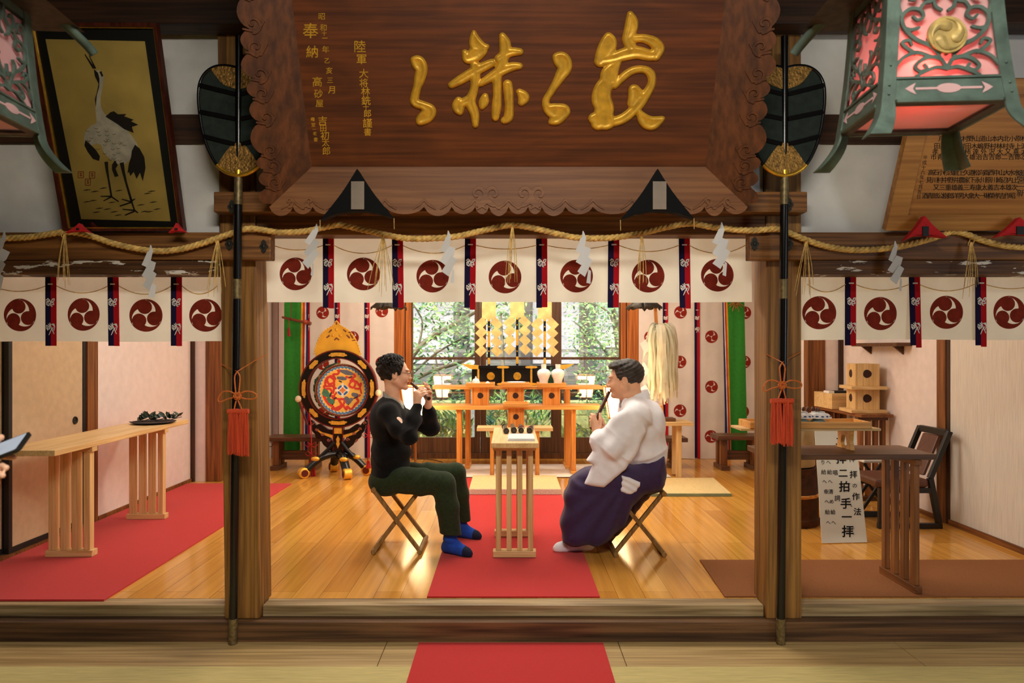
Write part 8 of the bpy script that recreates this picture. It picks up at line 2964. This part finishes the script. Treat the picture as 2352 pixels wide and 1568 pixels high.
Sv = Field((-2.3, 1.28, -.14), (-1.88, 1.82, .84), 0.007)
Sv.ell((-2.04, 1.54, .72), (.135, .185, .13), None, .03)
for y in (1.43, 1.65):
    Sv.chain([((-2.04, y, .72), .095), ((-2.03, y, .30), .075), ((-2.06, y, -.10), .068)], .02)
field_obj('trousers', Sv, MT['navy_sock'], vis, 1)
Sv = Field((-2.2, 1.38, 1.24), (-1.84, 1.74, 1.58), 0.005)
Sv.ell((-2.035, 1.55, 1.435), (.100, .088, .112), None, 0)
Sv.cut((-1.985, 1.55, 1.40), (1, 0, -.45)).cut((-2.05, 1.55, 1.335), (0, 0, -1))
field_obj('hair', Sv, MT['hair'], vis, 1)
pu = Vector((.93, .0, .36)).normalized()
pv = Vector((-.05, .86, .52)).normalized()
pv = (pv - pu * pv.dot(pu)).normalized()
pn = pu.cross(pv).normalized()
pc = W(62, 1013, 1.62) - pu * .076 + pn * .002
root = thing('phone', 'black phone with a pale lit screen held up at the left edge', 'phone', pc)


def rrect(a, b, r):
    o = []
    for sx, sy, t0 in ((1, 1, 0), (-1, 1, 90), (-1, -1, 180), (1, -1, 270)):
        for k in range(5):
            t = math.radians(t0 + 22.5 * k)
            o.append((sx * (a - r) + r * math.cos(t), sy * (b - r) + r * math.sin(t)))
    return o


pm_ = lambda u, v, w: pc + pu * u + pv * v + pn * w
part('phone_body', MB().prism(rrect(.074, .036, .010), pm_, -.0045, .004), MT['black_matte'], root, bevel=0.001)
part('phone_screen', MB().prism(rrect(.066, .032, .004), pm_, .0041, .0046), glow('phone_screen_light', (190, 196, 206), 0.75, (60, 62, 66)), root, label='pale lit screen')

# ================================================================== THE GARDEN BEHIND THE GLASS
struct('ground_garden', MB().box((-14, 8.63, -0.42), (14, 24, -0.32)), mat('mossy_ground', (122, 120, 84), 0.95, var=0.25, ns=6, bump=0.3, bs=30))
WG = lambda px, py, Y: W(px, py, Y)
LEAF = [mat('leaf_bright', (150, 178, 92), 0.45, var=0.3, ns=3, spec=0.6), mat('leaf_mid', (84, 122, 62), 0.45, var=0.3, ns=3, spec=0.6), mat('leaf_dark', (44, 76, 46), 0.5, var=0.3, ns=3, spec=0.6)]
BARK = mat('grey_bark', (124, 110, 92), 0.9, var=0.25, ns=12, bump=0.6, bs=30)


def tree(label, name, branches, clusters, leafsize, seed, group, cat='tree', mats_=None):
    """branches: list of [(px,py,Y,r)...]; clusters: (px,py,Y,radius m, count)"""
    rnd = random.Random(seed)
    b0 = branches[0][0]
    root = thing(name, label, cat, W(b0[0], b0[1], b0[2]), group)
    for i, br in enumerate(branches):
        p = smooth_path([tuple(W(x, y, Y)) + (r,) for x, y, Y, r in br], 5)
        part('trunk' if i == 0 else 'branch', MB().tube([q[:3] for q in p], [q[3] for q in p], 8), BARK, root, smooth=60)
    m = MB()
    for (x, y, Y, R_, n) in clusters:
        c = W(x, y, Y)
        for k in range(n):
            d = Vector((rnd.gauss(0, 1), rnd.gauss(0, 1), rnd.gauss(0, .8))) * R_ * .5
            ln = leafsize * rnd.uniform(.7, 1.3)
            leaf(m, c + d, (rnd.uniform(-1, 1), rnd.uniform(-1, .6), rnd.uniform(-.7, .5)), (rnd.uniform(-.6, .6), rnd.uniform(-1, 0), 1), ln, ln * .42, rnd.choice((0, 0, 1, 1, 1, 2)))
    f = part('foliage', m, LEAF, root, label='loose green leaves', fix=False)
    f['kind'] = 'stuff'
    return root


rnd = random.Random(31)
tree('leafy tree with slanting pale branches outside the left glass door', 'garden_tree',
     [[(905, 1130, 10.6, .06), (925, 900, 10.5, .05), (960, 800, 10.4, .04), (1060, 735, 10.3, .03), (1140, 690, 10.2, .02)],
      [(900, 900, 10.6, .035), (985, 855, 10.4, .030), (1060, 830, 10.3, .026), (1110, 800, 10.2, .018)],
      [(935, 870, 10.2, .02), (1000, 812, 10.1, .016), (1075, 770, 10.0, .012)], [(960, 800, 10.4, .02), (970, 740, 10.3, .014), (950, 700, 10.2, .01)], [(1000, 815, 10.3, .012), (1010, 860, 10.2, .008), (1040, 880, 10.2, .005)]],
     [(rnd.uniform(930, 1100), rnd.uniform(640, 815), rnd.uniform(9.6, 11.2), .38, 60) for _ in range(26)] + [(rnd.uniform(935, 1090), rnd.uniform(835, 930), rnd.uniform(9.6, 10.6), .24, 34) for _ in range(9)], .085, 1, 'garden trees')
tree('fine-leaved green tree outside the right glass door', 'garden_tree',
     [[(1425, 1130, 11.5, .07), (1415, 900, 11.4, .06), (1420, 760, 11.3, .05), (1390, 650, 11.2, .04)], [(1420, 850, 11.3, .03), (1370, 780, 11.1, .02), (1320, 740, 11.0, .012)], [(1418, 800, 11.3, .03), (1400, 720, 11.1, .02), (1340, 690, 11.0, .01)]],
     [(1305 + 130 * rnd.random() ** .7, rnd.uniform(650, 800), rnd.uniform(10.4, 11.8), .36, 72) for _ in range(24)] + [(rnd.uniform(1330, 1430), rnd.uniform(800, 960), rnd.uniform(10.2, 11.4), .32, 60) for _ in range(16)], .062, 2, 'garden trees')
tree('light green bush seen between the gold paper wands', 'garden_tree', [[(1150, 1040, 13.2, .05), (1155, 850, 13.2, .04), (1150, 720, 13.1, .02)], [(1154, 800, 13.2, .02), (1185, 740, 13.0, .012)]],
     [(rnd.uniform(1115, 1195), rnd.uniform(660, 770), rnd.uniform(12.9, 13.4), .36, 70) for _ in range(11)], .07, 3, 'garden trees')
for i, (x0, x1, y0, y1, Y, lb) in enumerate(((1120, 1260, 880, 1010, 10.6, 'low spiky shrub behind the middle glass door'), (960, 1080, 930, 1060, 10.0, 'low leafy shrub behind the left glass door'), (1290, 1420, 960, 1060, 10.6, 'low leafy shrub behind the right glass door'))):
    rnd = random.Random(50 + i)
    c = W((x0 + x1) / 2, y1 + 60, Y)
    root = thing('garden_shrub', lb, 'shrub', c, 'low garden shrubs')
    m = MB()
    for k in range(330):
        b = W(rnd.uniform(x0, x1), rnd.uniform(y0 + 30, y1), Y + rnd.uniform(-.4, .4))
        leaf(m, b, (rnd.uniform(-1, 1), rnd.uniform(-1, .3), rnd.uniform(.1, 1.3)), (0, -1, .6), rnd.uniform(.12, .24), .028 if i == 0 else .045, rnd.choice((0, 1, 1, 2)))
    f = part('foliage', m, LEAF, root, fix=False)
    f['kind'] = 'stuff'
    part('stems', MB().tube([c, W((x0 + x1) / 2, (y0 + y1) / 2, Y)], .02, 6), BARK, root)
# mossy block wall
root = thing('stone_wall', 'low wall of mossy yellow-green stone blocks across the garden', 'wall', (0, 12.3, -.32))
STN = mat('mossy_stone', (150, 146, 96), 0.9, var=0.22, ns=7, bump=0.4, bs=18)
rnd = random.Random(6)
for r in range(3):
    z0 = -.32 + r * .24
    x = -3.4 + (r % 2) * .3
    while x < 4.0:
        w_ = rnd.uniform(.7, 1.0)
        part('stone_block', MB().box((x, 12.2 + rnd.uniform(-.01, .01), z0), (x + w_ - .012, 12.6, z0 + .234)), STN, root, bevel=0.015)
        x += w_
# grey timber building behind, with plinth, posts, pale panels and eaves
root = thing('timber_building', 'weathered grey timber shrine building beyond the garden wall', 'building', (0, 15, -.32))
GB = mat('grey_weathered_boards', (118, 110, 106), 0.85, var=0.16, ns=3, stretch=(1, 1, 9), bump=0.2, bs=12)
part('wall', MB().box((-7, 15.0, .2), (8, 15.3, 4.6)), GB, root)
part('plinth', MB().box((-7, 14.4, -.32), (8, 15.4, .2)), mat('pale_plinth', (206, 204, 200), 0.8, var=0.06), root, label='pale stone plinth')
part('veranda_floor', MB().box((-7, 13.7, .62), (8, 15.0, .74)), mat('grey_veranda', (96, 90, 88), 0.8), root)
for x in np.arange(-6.5, 8, 1.35):
    part('post', MB().box((x, 14.86, .74), (x + .2, 14.999, 4.5)), mat('dark_grey_post', (84, 76, 74), 0.85), root)
for i, x in enumerate(np.arange(-6.25, 7.5, 1.35)):
    part('panel', MB().box((x, 14.96, 1.0 if i % 2 else 1.35), (x + 1.0, 14.999, 2.7)), mat('lilac_grey_panel', (172, 164, 170), 0.8, var=0.05), root, label='pale grey wall panel')
part('rail', MB().box((-7, 14.84, 2.75), (8, 14.855, 2.9)), GB, root)
part('handrail', MB().box((-7, 13.75, 1.25), (8, 13.83, 1.31)), GB, root)
part('roof', MB().hexa([(-7.5, 13.2, 4.0), (8.5, 13.2, 4.0), (8.5, 17.5, 5.8), (-7.5, 17.5, 5.8), (-7.5, 13.2, 4.15), (8.5, 13.2, 4.15), (8.5, 17.5, 6.0), (-7.5, 17.5, 6.0)]), mat('dark_roof', (70, 70, 72), 0.7), root)
# stone lantern
c = W(1083, 1040, 11.9)
c.z = -.32
root = thing('stone_lantern', 'pale stone lantern standing in the garden left of the black stand', 'lantern', c)
SL = mat('pale_granite', (176, 172, 168), 0.85, var=0.12, ns=30)
part('shaft', MB().lathe([(.20, 0), (.20, .10), (.11, .14), (.10, .95), (.17, 1.0)], c, 8), SL, root)
part('fire_box', MB().box(c + Vector((-.13, -.13, 1.0)), c + Vector((.13, .13, 1.24))), SL, root, bevel=0.01)
part('cap', MB().lathe([(.27, 1.2405), (.28, 1.28), (.12, 1.40), (.05, 1.44), (.06, 1.5), (0, 1.55)], c, 6), SL, root)
